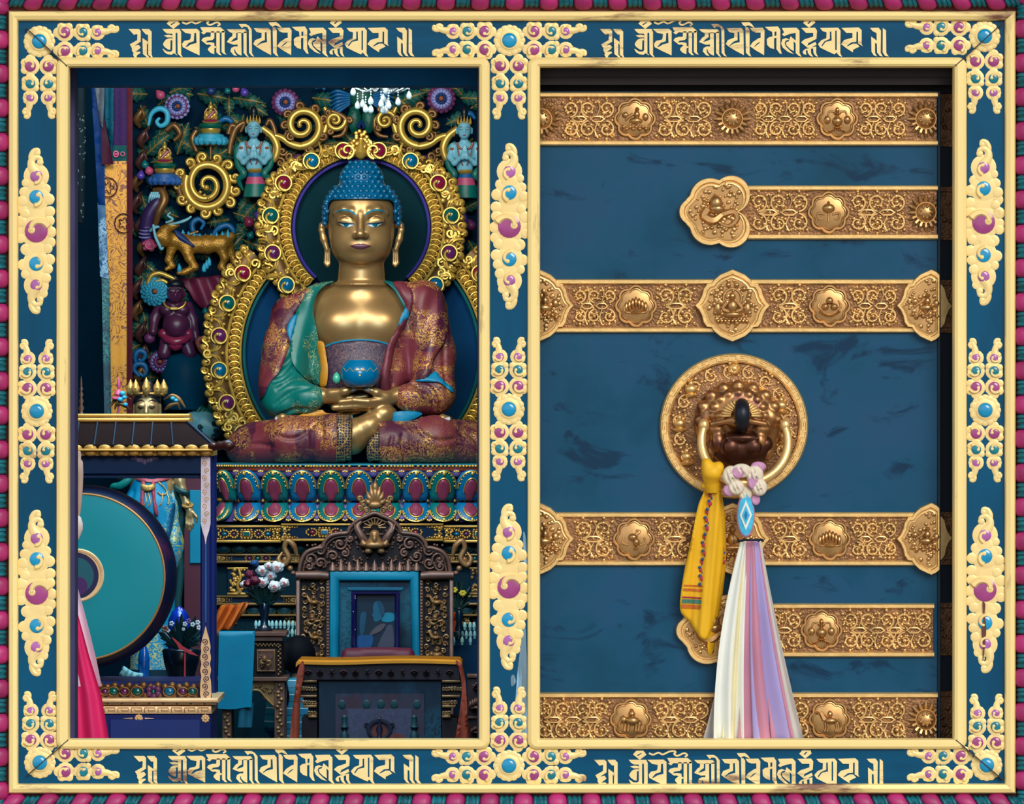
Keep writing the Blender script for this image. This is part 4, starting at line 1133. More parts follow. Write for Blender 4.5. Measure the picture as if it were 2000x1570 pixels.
for s in (-1, 1):
    S.ell((706 + s * 30, 474, 32), (26, 28, 25), 14)
    S.ell((706 + s * 28, 425, 76), (18, 9, 13), 10, -1)
    S.ell((706 + s * 28, 433, 53), (19.5, 11, 12.5), 4)
    S.chain([(706 + s * 50, 417, 46, 4), (706 + s * 34, 411, 59, 4.5), (706 + s * 18, 415, 65, 4), (706 + s * 10, 425, 64, 3.6)], 9)
    S.ell((706 + s * 9.5, 462.5, 73), (6.5, 5, 6.5), 5)
    S.ell((706 + s * 22, 483, 74), (5, 4, 6), 8, -1)
    e = 706 + s * 76 if s < 0 else 706 + s * 78
    S.chain([(706 + s * 68, 440, -4, 6), (706 + s * 77, 440, 0, 5.5), (706 + s * 78, 449, 3, 5.5), (706 + s * 74, 467, 3, 6.5), (706 + s * 67, 487, 5, 5)], 4)
    S.chain([(706 + s * 63, 488, 5, 3.2), (706 + s * 63, 515, 5, 3.4), (706 + s * 66.5, 519, 5, 3.4), (706 + s * 70.5, 514, 5, 3.4), (706 + s * 69, 486, 5, 3.2)], 2)
S.cap((706, 420, 67), (706, 456, 80), 4.5, 7, 7); S.ell((706, 460, 81), (9, 6.5, 8), 5)
S.ell((706, 483, 57), (22, 8, 9), 9); S.ell((706, 494, 74), (14, 3.5, 6), 6, -1)
S.cap((640, 602, -16), (775, 602, -16), 44, 44, 12); S.ell((706, 635, -4), (104, 80, 62), 20); S.ell((706, 728, 0), (92, 90, 62), 24)
for s in (-1, 1): S.ell((706 + s * 40, 636, 26), (48, 40, 36), 18)
# arms, hands and feet
S.chain([(608, 604, -8, 32), (560, 720, 10, 28), (575, 775, 60, 24), (632, 773, 88, 15), (664, 775, 98, 13)], 6)
S.chain([(650, 768, 100, 10), (676, 765, 108, 8), (692, 759, 112, 6.5), (703, 757, 114, 5.5)], 5)
S.chain([(664, 781, 96, 10), (690, 778, 100, 6), (718, 774, 100, 4.5)], 4)
S.chain([(806, 604, -8, 32), (848, 720, 10, 28), (838, 775, 62, 24), (782, 772, 92, 16), (752, 779, 106, 14)], 6)
S.chain([(756, 774, 110, 10), (738, 767, 117, 8), (722, 760, 117, 6.5), (711, 757, 115, 5.5)], 5)
for (y0, y1, x1, w_, r_) in ((781, 784, 668, 122, 6.4), (788, 795, 656, 118, 6.6), (793, 799, 666, 108, 6.2), (795, 801, 676, 98, 5.8)):
    S.chain([(748, y0, w_ - 8, 7.5), (722, y0 + 3, w_, r_), (696, y1 - 2, w_, r_), (x1, y1 + 1, w_ - 3, r_ * .9)], 2.5)
S.chain([(764, 808, 96, 14), (752, 812, 104, 17), (725, 832, 110, 24), (688, 852, 104, 34), (640, 860, 70, 34)], 8)
S.ell((752, 806, 108), (20, 14, 16), 8)
S.chain([(546, 818, 100, 7), (556, 814, 102, 7), (572, 820, 100, 6)], 3); S.chain([(826, 820, 100, 7), (846, 824, 102, 7), (866, 817, 104, 8), (878, 818, 104, 6)], 4)
b = bb(); S.into(b); body = b.build('body', SK, bud, ang=80)
FS = S.surf
def decal(nm, mt, pts, off=0.5, th=2.5, step=2.5, rnd=0, rh=0, par=None, surf=None):
    b = bb(); b.drape([pts], lambda P: (surf or FS)(P) + off, th, step, rnd, rh); return b.build(nm, mt, par or bud, ang=70)
for s in (-1, 1):
    m_ = lambda L: [(706 + s * (x - 706), y) for x, y in L]
    decal('eyebrow', BROW, m_(smooth_closed([(657, 417), (664, 412.5), (676, 410), (688, 413), (696, 419), (700, 425), (694, 421), (686, 416.5), (676, 414), (666, 415)], 3)), .8, 2)
    decal('upper_lid_line', BLK, m_(smooth_closed([(662, 435), (672, 436.5), (680, 437), (690, 437.5), (695, 440), (690, 440.5), (680, 440), (670, 439.5)], 3)), 1.6, 3, 2)
    ew = decal('eye', WHT, m_(smooth_closed([(664.5, 438.2), (674, 438.6), (683, 438.8), (694, 440), (687.5, 443.6), (679, 445.4), (670.5, 443)], 3)), .9, 3, 2)
    decal('iris', IRIS, m_(smooth_closed([(673.5, 438.2), (682.6, 438.5), (682.4, 442.6), (678, 445.2), (673.8, 442.6)], 3)), 1.5, 3, 2, par=ew)
    decal('eyelid_crease', pbr('lid_crease', (96, 74, 56), .5, .5), m_(smooth_closed([(664, 431), (670, 425.5), (680, 423.5), (690, 427), (694, 433), (690, 428.6), (680, 425), (671, 427)], 3)), .4, 2, 2)
decal('lips', LIP, smooth_closed([(686.5, 482), (696, 478.8), (702.5, 477.4), (706, 478.8), (709.5, 477.4), (716, 478.8), (725.5, 482), (717, 486.6), (706, 488.6), (695, 486.6)], 4), .6, 3, 2, 4, 1.4)
decal('mouth_line', LIPD, smooth_closed([(685.5, 481.5), (695, 482.4), (706, 483), (717, 482.4), (726.5, 481.5), (717, 483.6), (706, 484.2), (695, 483.6)], 3), 3.0, 3, 2)
for s in (-1, 1):
    pts = [(699.5, 758.5), (691, 761), (688.5, 765.5), (698, 763.5)]
    decal('thumb_nail', NAIL, [(707 + s * (x - 707), y) for x, y in pts], 1, 3, 2, 2, 1)
decal('toe_nail', NAIL, [(868, 817), (879, 814), (882, 822), (870, 825)], 1.5, 3, 2); decal('toe_nail', NAIL, [(534, 815), (545, 812), (546, 819), (537, 822)], 1.5, 3, 2)
# hair: a cap of rows of round curls with the crown bump
H = SDF((620, 305, -95), (792, 450, 90), 2.2)
H.ell((707, 416, -6), (75, 70, 84), 0); H.cap((707, 420, -14), (707, 436, -14), 74, 72, 4); H.ell((706, 350, -8), (43, 38, 44), 7)
H.rbox((706, 458, 70), (65, 66.5, 78), 12, 2, -1); H.rbox((707, 470, 0), (110, 36, 120), 4, 0, -1)
b = bb(); H.into(b)
for j, v in enumerate(np.arange(318, 434, 9.6)):
    for i in range(-8, 9):
        u = 706.5 + (i + (.5 if j % 2 else 0)) * 11.2
        if v > 388 and abs(u - 706) < 64: continue
        w = float(H.surf(np.array([(u, v)]))[0])
        if w > -55: b.ell((u, v, w - .5), (5, 5, 5), 8, 6)
    if v > 356:
        hw = 75 * math.sqrt(max(1 - (max(416 - v, 0) / 70) ** 2, 0))
        for s in (-1, 1): b.ell((706.5 + s * (hw - 1), v, -8), (5, 5, 5), 8, 6); b.ell((706.5 + s * (hw - 3), v + 4, 18), (5, 5, 5), 8, 6)
b.build('hair', HAIR, bud, ang=80)
# robe volumes
def folds(Sx, lines, r=2.2, k=6, off=0.0):
    for L in lines:
        P = np.array(smooth_open(L, 5)); w = Sx.surf(P) + off
        for (p, wp), (q, wq) in zip(zip(P[:-1], w[:-1]), zip(P[1:], w[1:])): Sx.cap((*p, wp), (*q, wq), r, r, k, -1)
TL = SDF((505, 545, -70), (640, 830, 130), 2.4)
TL.chain([(586, 606, -14, 34), (560, 690, 12, 46), (556, 765, 46, 46), (604, 778, 84, 27), (618, 776, 92, 20)], 14)
TL.ell((560, 790, 55), (42, 28, 44), 12)
folds(TL, [[(600, 640), (585, 700), (560, 735), (535, 745)], [(612, 740), (580, 740), (545, 760)], [(610, 756), (575, 765), (540, 790)], [(606, 800), (580, 800), (550, 812)], [(590, 660), (570, 700), (548, 720)]], 2.0, 7)
b = bb(); TL.into(b); b.build('teal_sleeve', TEALR, bud, ang=80)
TR = SDF((755, 545, -70), (905, 830, 135), 2.4)
TR.chain([(825, 590, -8, 44), (846, 690, 12, 42), (846, 765, 50, 42), (806, 778, 88, 28), (795, 776, 94, 23)], 14)
TR.ell((838, 775, 66), (44, 34, 40), 12)
folds(TR, [[(830, 600), (835, 680), (815, 740), (800, 750)], [(800, 752), (835, 745), (860, 770), (862, 800)], [(815, 755), (840, 765), (850, 800)], [(870, 640), (868, 700), (875, 760)], [(805, 640), (812, 700), (795, 745)]], 2.2, 7)
b = bb(); TR.into(b); b.build('maroon_sleeve', MAR, bud, ang=80)
E = SDF((495, 540, -100), (915, 830, 140), 3.0)
E.cap((610, 592, -10), (800, 592, -10), 50, 50, 6); E.ell((706, 640, -2), (112, 90, 68), 16); E.ell((706, 728, 2), (100, 95, 70), 20)
E.chain([(592, 590, -8, 48), (558, 690, 12, 50), (553, 765, 46, 50)], 14); E.chain([(822, 590, -8, 48), (850, 690, 12, 46), (850, 765, 50, 46)], 14)
def cloth(nm, mt, pts, off, th=10, step=6, rnd=7, rh=4, wav=None, surf=None):
    b = bb()
    f = (surf or E.surf)
    b.drape([smooth_closed(pts, 4)], (lambda P: f(P) + off + wav(P)) if wav else (lambda P: f(P) + off), th, step, rnd, rh)
    return b.build(nm, mt, bud, ang=75)
wv = lambda a, c, p: (lambda P: a * np.sin((P[:, 0] * c + P[:, 1] * .04)) + 0 * P[:, 1])
cloth('maroon_drape', MAR, [(622, 552), (600, 563), (560, 580), (531, 592), (521, 640), (512, 700), (507, 735), (510, 776), (520, 770), (532, 745), (548, 727), (560, 700), (569, 664), (562, 638), (578, 612), (594, 588), (612, 566)], 3, 12, wav=wv(2.4, .11, 0))
pbr('teal_robe_paint', (0, 100, 104), .45, var=.25, nscale=14)
cloth('teal_collar', TEALR, [(614, 556), (596, 568), (584, 596), (572, 650), (572, 700), (590, 730), (616, 752), (628, 752), (634, 752), (628, 690), (622, 655), (614, 610), (618, 582), (632, 560), (650, 552), (648, 549)], 5, 12, 6, 9, 2, wav=lambda P: 2.2 * np.sin(P[:, 0] * .16 + P[:, 1] * .03))
cloth('cyan_lining', CYAN, [(562, 640), (576, 616), (582, 622), (571, 662), (567, 664)], 5, 6, 4, 3, 2)
cloth('ochre_lining', ORNG, [(621, 671), (634, 670), (640, 700), (643, 725), (639, 753), (626, 753), (628, 715)], 15, 10, 5, 4, 3)
bibp = [(637, 677), (655, 671), (680, 666.5), (706, 665), (732, 666.5), (752, 671), (764, 676), (762, 720), (756, 772), (645, 772), (641, 720)]
cloth('brocade_bib', BIB, bibp, 5, 8, 6, 4, 2, surf=S.surf if False else E.surf)
b = bb(); P = np.array(smooth_open([(638, 677), (655, 670.5), (680, 666), (706, 664.5), (732, 666), (752, 670.5), (763, 675)], 6)); b.tube([(*p, w) for p, w in zip(P, E.surf(P) + 6)], 1.8, 6); b.build('bib_edge', CYAN, bud)
rr_ = cloth('shoulder_robe', MAR, [(768, 553), (800, 551), (840, 562), (866, 582), (875, 610), (872, 660), (850, 700), (838, 735), (800, 748), (780, 760), (768, 778), (748, 776), (744, 745), (750, 705), (758, 676), (775, 645), (786, 622), (793, 598), (780, 572)], 9, 12, wav=lambda P: 3.0 * np.sin((P[:, 0] - (P[:, 1] - 560) * -.28) * .16))
cloth('robe_edge_fold', MARp, [(768, 552), (790, 551), (806, 570), (806, 600), (790, 640), (776, 668), (768, 700), (763, 740), (766, 776), (748, 777), (744, 745), (750, 705), (758, 676), (775, 645), (786, 622), (793, 598), (780, 572)], 15, 8, wav=lambda P: 1.5 * np.sin(P[:, 0] * .25))
cloth('teal_collar_edge', MATS['teal_robe_paint'], [(750, 549), (768, 551), (782, 568), (796, 596), (790, 602), (776, 576), (764, 560)], 11, 8, 4, 3, 2)
cloth('cyan_lining', CYAN, [(779, 637), (792, 602), (800, 612), (796, 624)], 17, 6, 4, 3, 2)
cloth('cyan_lining', CYAN, [(812, 744), (835, 735), (853, 726), (862, 738), (889, 762), (884, 766), (860, 747), (840, 746)], 0, 10, 4, 3, 2, surf=lambda P: np.maximum(TR.surf(P), 40) + 5)
# legs
def leg(nm, pts, blob, creases, clipu):
    L = SDF(*blob[0], 2.6)
    L.chain(pts, 16)
    for c, r in blob[1]: L.ell(c, r, 18)
    c0, side = clipu
    if side > 0: L.rbox((c0 + 100, 860, 80), (100, 120, 150), 4, 2, -1)
    else: L.rbox((c0 - 100, 860, 80), (100, 120, 150), 4, 2, -1)
    L.rbox((706, 952, 60), (400, 50, 300), 4, 2, -1)
    folds(L, creases, 1.8, 6)
    b = bb(); L.into(b); b.build(nm, MAR, bud, ang=80)
    return L
LL = leg('leg_robe', [(500, 866, 40, 42), (570, 858, 96, 44), (660, 856, 112, 46), (690, 856, 112, 46)], [((440, 790, -60), (700, 915, 175)), [((520, 872, 40), (72, 40, 70)), ((480, 878, 30), (34, 30, 50))]], [[(545, 850), (575, 856), (600, 846), (620, 826)], [(462, 850), (490, 835), (520, 826)], [(600, 816), (606, 850), (604, 890)], [(628, 815), (634, 850), (628, 895)], [(470, 880), (500, 866), (540, 872)]], (664, 1))
LR = leg('leg_robe', [(725, 860, 110, 42), (770, 866, 116, 40), (850, 858, 98, 44), (915, 866, 40, 44)], [((715, 790, -60), (985, 915, 175)), [((900, 872, 40), (74, 42, 70))]], [[(815, 828), (830, 848), (860, 860), (890, 856)], [(770, 850), (765, 875), (772, 895)], [(790, 846), (788, 870), (794, 895)], [(900, 840), (930, 856), (935, 880)]], (742, -1))
for nm, pts, Lx in (('key_cuff', [(662, 813), (676, 809), (688, 812), (692, 835), (691, 865), (686, 899), (660, 901), (664, 860)], LL),):
    b = bb(); b.drape([smooth_closed(pts, 4)], lambda P: LL.surf(np.c_[np.minimum(P[:, 0], 657), P[:, 1]]) + 2 - (P[:, 0] - 657).clip(0) * .25, 20, 5, 5, 3); b.build(nm, CUFF, bud, ang=75)
b = bb(); b.drape([smooth_closed([(744, 842), (732, 850), (722, 866), (720, 885), (724, 900), (746, 901), (744, 870)], 4)], lambda P: LR.surf(np.c_[np.maximum(P[:, 0], 748), P[:, 1]]) + 2 - (748 - P[:, 0]).clip(0) * .3, 20, 5, 5, 3); b.build('key_cuff', CUFF, bud, ang=75)
b = bb(); b.tube(smooth_open([(690, 810, 106), (694, 838, 116), (692, 866, 116), (687, 899, 96)], 6), 1.8, 6); b.build('cuff_edge', MATS['teal_robe_paint'], bud)
b = bb(); b.drape([smooth_closed([(770, 806), (795, 802), (825, 806), (818, 814), (795, 824), (772, 829), (768, 818)], 4)], lambda P: 116 + 0 * P[:, 0] - (P[:, 0] - 790) ** 2 * .01, 14, 5, 4, 3); b.build('cyan_lining', CYAN, bud)
b = bb(); b.drape([smooth_closed([(574, 818), (600, 806), (630, 800), (640, 806), (664, 806), (700, 800), (705, 806), (670, 812), (620, 814)], 4)], lambda P: 90 + 0 * P[:, 0], 10, 5, 4, 3); b.build('ochre_lining', ORNG, bud)
# alms bowl in the hands
BOWL = pbr('lapis_blue_glaze', (0, 112, 164), 0.22, var=0.08, coat=0.5)
bw = thing('alms_bowl', 'round blue alms bowl resting on the joined golden hands', 'bowl', 707, 757, YB)
b = bb(); b.lathe(707, 120, [(0, 757), (22, 757), (33, 750), (38.5, 738), (39, 727), (36, 716), (28, 707), (26, 704), (22, 704), (20, 710), (0, 714)], 36); b.build('bowl', BOWL, bw)
b = bb()
for k in range(5):                                                 # painted garlands round the shoulder
    P = smooth_open([(675 + 13 * k, 719), (681 + 13 * k, 726), (688 + 13 * k, 719)], 5)
    b.tube([(x, y, 120 + math.sqrt(max(39 ** 2 - (x - 707) ** 2, 4)) * .985) for x, y in P], .5, 4)
b.tube([(x, 724, 120 + math.sqrt(38.9 ** 2 - (x - 707) ** 2)) for x in np.linspace(698, 716, 8)], .6, 4); b.ell((707, 734, 159), (2.2, 2.2, 1.2), 8, 6)
b.build('gold_lines', pbr('gold_line_paint', (226, 190, 110), .4, .3), bw)
jw = bb(); jw.lathe(661, 122, [(0, 727), (5, 731), (8, 739), (7, 745), (3, 749), (0, 750)], 14); tag(jw.build('jewel_bud', pbr('jade_green', (70, 190, 160), .3, coat=.5)), 'small pale green bud beside the blue alms bowl', 'jewel')

# ================================================================ HALOES
GC = pbr('carved_gilding', (226, 186, 88), 0.36, 0.55, var=0.2, nscale=26)
GD = pbr('crevice_dark_gilding', (112, 82, 44), 0.42, 0.55, var=0.3, nscale=26)  # GD: dark base under the relief, crevice shade put into the gilt colour
HALO_D = pbr('halo_green_field', (0, 44, 54), 0.7, spec=0.08); HALO_B = pbr('halo_blue_field', (0, 54, 96), 0.7, spec=0.08)
VIO = pbr('violet_rim_paint', (64, 52, 150), 0.45); TEALRIM = pbr('teal_rim_paint', (0, 92, 96), 0.45)
GR = pbr('ruby_gem', (132, 22, 60), 0.12, var=0.2, nscale=40, coat=0.7); GV = pbr('violet_gem', (96, 34, 92), 0.12, var=0.2, nscale=40, coat=0.7)
GT = pbr('emerald_gem', (0, 92, 92), 0.12, var=0.2, nscale=40, coat=0.7); GB = pbr('sapphire_gem', (0, 104, 150), 0.12, var=0.2, nscale=40, coat=0.7)
YH = 5.62
def halo(nm, lab, cu, cv, r_in, r_bead, r_gem, r_out0, gems, rimm, field, wz, arcs, nb, ybase, squash=0):
    root = thing(nm, lab, 'halo', cu, ybase, YH)
    hb = lambda: B(YH)
    def ro(a):
        el = math.degrees(math.asin(max(-1, min(1, -sin(a)))))
        t = min(max((el - 24) / 50, 0), 1)
        return r_out0 - squash * t * t * (3 - 2 * t)
    for a_lo, a_hi in arcs:
        bB, bR, bG, bD, bS = hb(), hb(), hb(), hb(), hb()
        A = np.linspace(a_lo, a_hi, 90)
        C = lambda r, w: [(cu + r * cos(a), cv + r * sin(a), wz + w) for a in A]
        bB.loft([C(r, w) for r, w in ((r_in - 1, -30), (r_in + 8, -12), (r_in + 9, -4), (r_bead + 12, 2))] + [[(cu + (r_bead + 12 + f * (ro(a) - r_bead - 14)) * cos(a), cv + (r_bead + 12 + f * (ro(a) - r_bead - 14)) * sin(a), wz + w) for a in A] for f, w in ((.15, 10), (.5, 16), (.86, 10), (1, 2), (1, -30))], closed=False, caps=False)
        bR.tube(C(r_in + 2, -12), 3.4, 8)
        bG.tube(C(r_in + 9, -2), 2.6, 8); bG.tube(C(r_bead + 14, 6), 3.0, 8)
        b = bD; m = int(round(nb * (a_hi - a_lo) / 4.8))
        for k in range(m):
            a = a_lo + (a_hi - a_lo) * (k + .5) / m
            u, v = cu + r_bead * cos(a), cv + r_bead * sin(a)
            d = (cos(a), sin(a)); t = (-d[1], d[0])
            rx = (a_hi - a_lo) * r_bead / m * .44
            ring = [(u + d[0] * 9.5 * cos(q) + t[0] * rx * sin(q), v + d[1] * 9.5 * cos(q) + t[1] * rx * sin(q), wz + 3) for q in np.linspace(0, 2 * PI, 13)]
            b.tube(ring, 1.5, 5)
            b.loft([[(u + (d[0] * 7 * cos(q) + t[0] * rx * .7 * sin(q)) * f, v + (d[1] * 7 * cos(q) + t[1] * rx * .7 * sin(q)) * f, wz + z) for q in np.linspace(0, 2 * PI, 10, endpoint=False)] for f, z in ((1, -1), (.85, 4), (.4, 7), (.05, 7.5))])
        b = bS; rnd_ = random.Random(int(cu + cv + a_lo * 10))
        ne = int(r_out0 * (a_hi - a_lo) / 15)
        for k in range(ne):
            a = a_lo + (a_hi - a_lo) * (k + .5) / ne
            rr2 = ro(a) - 6 + 3 * sin(k * 1.9)
            b.dome(cu + rr2 * cos(a), cv + rr2 * sin(a), 8.5, wz - 6, 16, 10)
            b.tube([(x, y, wz + 12) for x, y in spiral(cu + (rr2 - 3) * cos(a), cv + (rr2 - 3) * sin(a), 7.5, 2, math.degrees(a) + 90 * (k % 2), (1 if k % 2 else -1) * 1.1, 14)], [2.2, 1.5], 5)
        n = int((r_gem) * (a_hi - a_lo) / 10)
        for k in range(n * 2):
            a = rnd_.uniform(a_lo, a_hi); r = rnd_.uniform(r_bead + 15, max(r_bead + 16, ro(a) - 8))
            u, v = cu + r * cos(a), cv + r * sin(a)
            if min((math.hypot(u - g[0], v - g[1]) for g in gems), default=99) < 17: continue
            b.dome(u, v, rnd_.uniform(3.4, 6.2), wz + 8, rnd_.uniform(7, 11), 8)
        for k in range(n // 2):
            a = rnd_.uniform(a_lo, a_hi); r = rnd_.uniform(r_bead + 16, max(r_bead + 17, ro(a) - 12)); u, v = cu + r * cos(a), cv + r * sin(a)
            if min((math.hypot(u - g[0], v - g[1]) for g in gems), default=99) < 20: continue
            b.tube([(x, y, wz + 15) for x, y in spiral(u, v, 10, 3, rnd_.uniform(0, 360), rnd_.choice((-1.2, 1.2)), 14)], [3.2, 2.4], 6)
        for (gu, gv, mt) in gems:
            a = math.atan2(gv - cv, gu - cu) % (2 * PI)
            if not (a_lo <= a <= a_hi or a_lo <= a + 2 * PI <= a_hi): continue
            d = (cos(a), sin(a)); t = (-d[1], d[0])
            for s in (-1, 1):                                            # paired tendrils between the gems
                for q in (0, 5): b.tube(smooth_open([(gu + t[0] * s * 17 - d[0] * (6 - q), gv + t[1] * s * 17 - d[1] * (6 - q), wz + 17), (gu + t[0] * s * 27 + d[0] * q, gv + t[1] * s * 27 + d[1] * q, wz + 18), (gu + t[0] * s * 33 + d[0] * (14 + q), gv + t[1] * s * 33 + d[1] * (14 + q), wz + 15)], 4), [1.6, 2.2, 1.4], 5)
        base = bB.build('carved_band', GD, root, ang=60); bS.build('scroll_relief', GC, base, ang=60)
        bR.build('painted_rim', rimm, root); bD.build('bead_row', GC, root, ang=60); bG.build('gold_rim', GC, root)
    b = hb(); b.slab([circle(cu, cv, r_in + 4, 64)], wz - 40, wz - 30); b.build('field', field, root)
    for i, (gu, gv, mt) in enumerate(gems):
        b = hb(); b.tube([(gu + 15.5 * cos(q), gv + 15.5 * sin(q), wz + 19) for q in np.linspace(0, 2 * PI, 25)], 2.2, 6)
        pts = [(gu + 14 * (1.1 - .8 * t) * cos(math.radians(70 + 150 * t)), gv + 14 * (1.1 - .8 * t) * sin(math.radians(70 + 150 * t)), wz + 22 + 5 * t) for t in np.linspace(0, 1, 10)]
        b.tube(pts, [3.6, 3, 2.6], 6); b.ell(pts[-1], (3.6, 3.6, 3), 8, 6)
        st = b.build('gem_setting', GC, root, ang=60)
        b = hb(); b.ell((gu, gv, wz + 17), (13.5, 13.5, 9), 18, 10); b.build('gem', mt, st)
    return root
bg_g = []
for i, (du, a) in enumerate(((0, 34), (0, 20.5), (0, 7), (0, -6.8), (0, -20.2), (0, -34))):
    for s in (-1, 1): bg_g.append((706 + s * 279 * cos(math.radians(a)), 690 - 279 * sin(math.radians(a)), (GR, GT, GV, GB, GV, GT)[i]))
halo('body_halo', 'large golden jewelled halo around the Buddha body, opening on a deep blue field', 706, 690, 228, 249, 279, 312, bg_g, TEALRIM, HALO_B, 0, [(math.radians(133), math.radians(223)), (math.radians(317), math.radians(407))], 96, 905)
hg = []
for a, mt, r in ((29.5, GR, 173), (7, GT, 177), (-16.5, GV, 179), (-38, GB, 184), (53, GB, 160), (77, GR, 152)):
    for s in (-1, 1): hg.append((706 + s * r * cos(math.radians(a)), 444 - r * sin(math.radians(a)), mt))
halo('head_halo', 'round golden jewelled halo behind the head of the Buddha statue', 706, 444, 130, 148, 174, 204, hg, VIO, HALO_D, 24, [(math.radians(132), math.radians(408))], 64, 580, 40)
fin = B(YH)
fin.lathe(706, 50, [(0, 268), (4, 276), (7, 288), (13, 300), (10, 308), (5, 312), (0, 314)], 12)
for k in range(26): fin.dome(706 + 22 * sin(k * 2.4) * (1 - k / 40), 300 - 1.9 * k + 6, 4.5, 44, 9, 8)
for s in (-1, 1): fin.tube([(x, y, 52) for x, y in spiral(706 + s * 26, 296, 16, 4, 90, s * 1.0, 16)], [3.4, 2], 6)
tag(fin.build('halo_finial', GC), 'golden flame finial at the top of the head halo', 'finial')

# ================================================================ LOTUS THRONE
YT = 5.2
P_blue = pbr('petal_blue_paint', (0, 116, 174), 0.38, var=0.15, nscale=10); P_teal = pbr('petal_teal_paint', (0, 112, 116), 0.38, var=0.15, nscale=10)
P_mag = pbr('petal_rose_paint', (142, 60, 92), 0.35, var=0.3, nscale=14, coat=.3); P_vio = pbr('petal_violet_paint', (84, 74, 140), 0.45, var=0.2)
P_red = pbr('terracotta_paint', (150, 70, 52), 0.5)
CYTOP = pbr('cyan_seat_cloth', (0, 140, 172), 0.55)
G_line2 = pbr('raised_gold_line', (228, 188, 96), 0.38, 0.6, var=0.1)
lt = thing('lotus_throne', 'painted lotus throne with two rows of blue and teal petals under the Buddha', 'lotus throne', 706, 1020, YT)
def plan(u, R=302, D=172):
    x = (u - 706) / R
    return D * max(1 - abs(x) ** 3.2, 0) ** (1 / 2.6)
def plan_ring(R, D, v, n=96):
    out = []
    for i in range(n):
        a = 2 * PI * i / n; c, s = cos(a), sin(a)
        out.append((706 + R * math.copysign(abs(c) ** (2 / 3.0), c), v, D * math.copysign(abs(s) ** (2 / 3.0), s)))
    return out
b = B(YT); b.loft([plan_ring(R, D, v) for R, D, v in ((288, 158, 904), (294, 164, 904.8), (294, 164, 907))]); b.build('seat_cloth', CYTOP, lt, ang=50)
b = B(YT); b.loft([plan_ring(R, D, v) for R, D, v in ((296, 166, 910), (292, 162, 922), (280, 150, 950), (270, 140, 972), (270, 140, 980), (288, 158, 1000), (296, 166, 1016))]); b.build('core', P_vio, lt, ang=60)
b = B(YT)
for (R, D, v, rad, step) in ((299, 169, 908.5, 3.0, 5.2), (278, 148, 975.5, 3.6, 9)):
    ring = plan_ring(R, D, v, 400); acc = 0; last = None
    for p in ring:
        if p[2] < -30: last = p; continue
        if last is None or math.dist(p, last) >= step: b.ell(p, (rad, rad, rad), 7, 5); last = p
b.build('bead_rim', G_line2, lt, ang=80)
b = B(YT); b.loft([plan_ring(R, D, v) for R, D, v in ((298, 168, 911), (296, 166, 917))]); b.build('terracotta_band', P_red, lt, ang=50)
def petal(u0, vt, vb, hw, mt, up, D):
    """one lotus petal on the curved front, with gold edge, inner lobe and jewel drop"""
    w0 = plan(u0, 302, D); e = 4; slope = (plan(u0 + e, 302, D) - plan(u0 - e, 302, D)) / (2 * e)
    tx = 1 / math.sqrt(1 + slope * slope); tw = slope * tx
    Hh = vb - vt
    def surf(x, y):
        """x along the tangent, y 0 tip .. 1 root -> world pixel point"""
        v = (vt + Hh * y) if up else (vb - Hh * y)
        out = 10 * (1 - (x / hw) ** 2) * (1 - .3 * y) + 7 * cos(y * 2.2) - 13 * y
        return (u0 + x * tx - tw * out * 0.6, v, w0 + x * tw + out * tx)
    def outline(sc_, y0, y1, n=26, tail=.8):
        pts = []
        for i in range(n):
            a = PI * i / (n - 1)
            pts.append((-hw * sc_ * cos(a) , y0 + (0.62 * (1 - sin(a) ** .8)) * (y1 - y0)))
        pts += [(hw * sc_ * tail, y1), (-hw * sc_ * tail, y1)]
        return pts
    def lay(sc_, y0, y1, off, th, rnd, rh, mat, nm, par):
        L = [(x, y * Hh) for x, y in outline(sc_, y0, y1, 26, .8 if sc_ > .7 else .35)]
        bq = B(YT); bq.drape([L], lambda P: np.full(len(P), off), th, max(3, hw * sc_ / 4), rnd, rh)
        bq.xform(lambda p: (lambda q: (q[0] - tw * p[2], q[1], q[2] + tx * p[2]))(surf(p[0], p[1] / Hh)))
        return bq.build(nm, mat, par, ang=70)
    p = lay(1.0, 0, 1.0, 0, 5, 4, 3, mt, 'petal', lt)
    bq = B(YT)
    L = outline(.93, .05, .95)[:26]
    bq.tube([(lambda q: (q[0] - tw * 3.2, q[1], q[2] + tx * 3.2))(surf(x, y)) for x, y in L], 1.5, 5)
    for i in range(2, 25, 2): q = surf(L[i][0] * .9, L[i][1] + .03); bq.ell((q[0] - tw * 3.5, q[1], q[2] + tx * 3.5), (1.6, 1.6, 1.6), 6, 4)
    q = surf(0, .12); bq.ell((q[0] - tw * 4, q[1], q[2] + tx * 4), (3.4, 4.6, 2.4), 8, 6)
    bq.build('gold_edge', G_line2, p)
    lay(.5, .3, 1.0, 3.2, 3, 4, 3.2, P_mag, 'jewel_drop', p)
    bq = B(YT); L = outline(.52, .28, 1.0)[:26]
    bq.tube([(lambda q: (q[0] - tw * 5, q[1], q[2] + tx * 5))(surf(x, y)) for x, y in L], 1.2, 5); bq.build('drop_outline', G_line2, p)
us = [446, 489, 543, 597, 652, 706, 761, 815, 867, 919]
for i, u in enumerate(us):
    petal(u, 915, 975, 27 if i else 21, P_teal if i % 2 == 0 else P_blue, True, 172)
    petal(u - (8 if i == 0 else 0), 979, 1016, 27 if i else 22, P_teal if i % 2 == 0 else P_blue, False, 168)
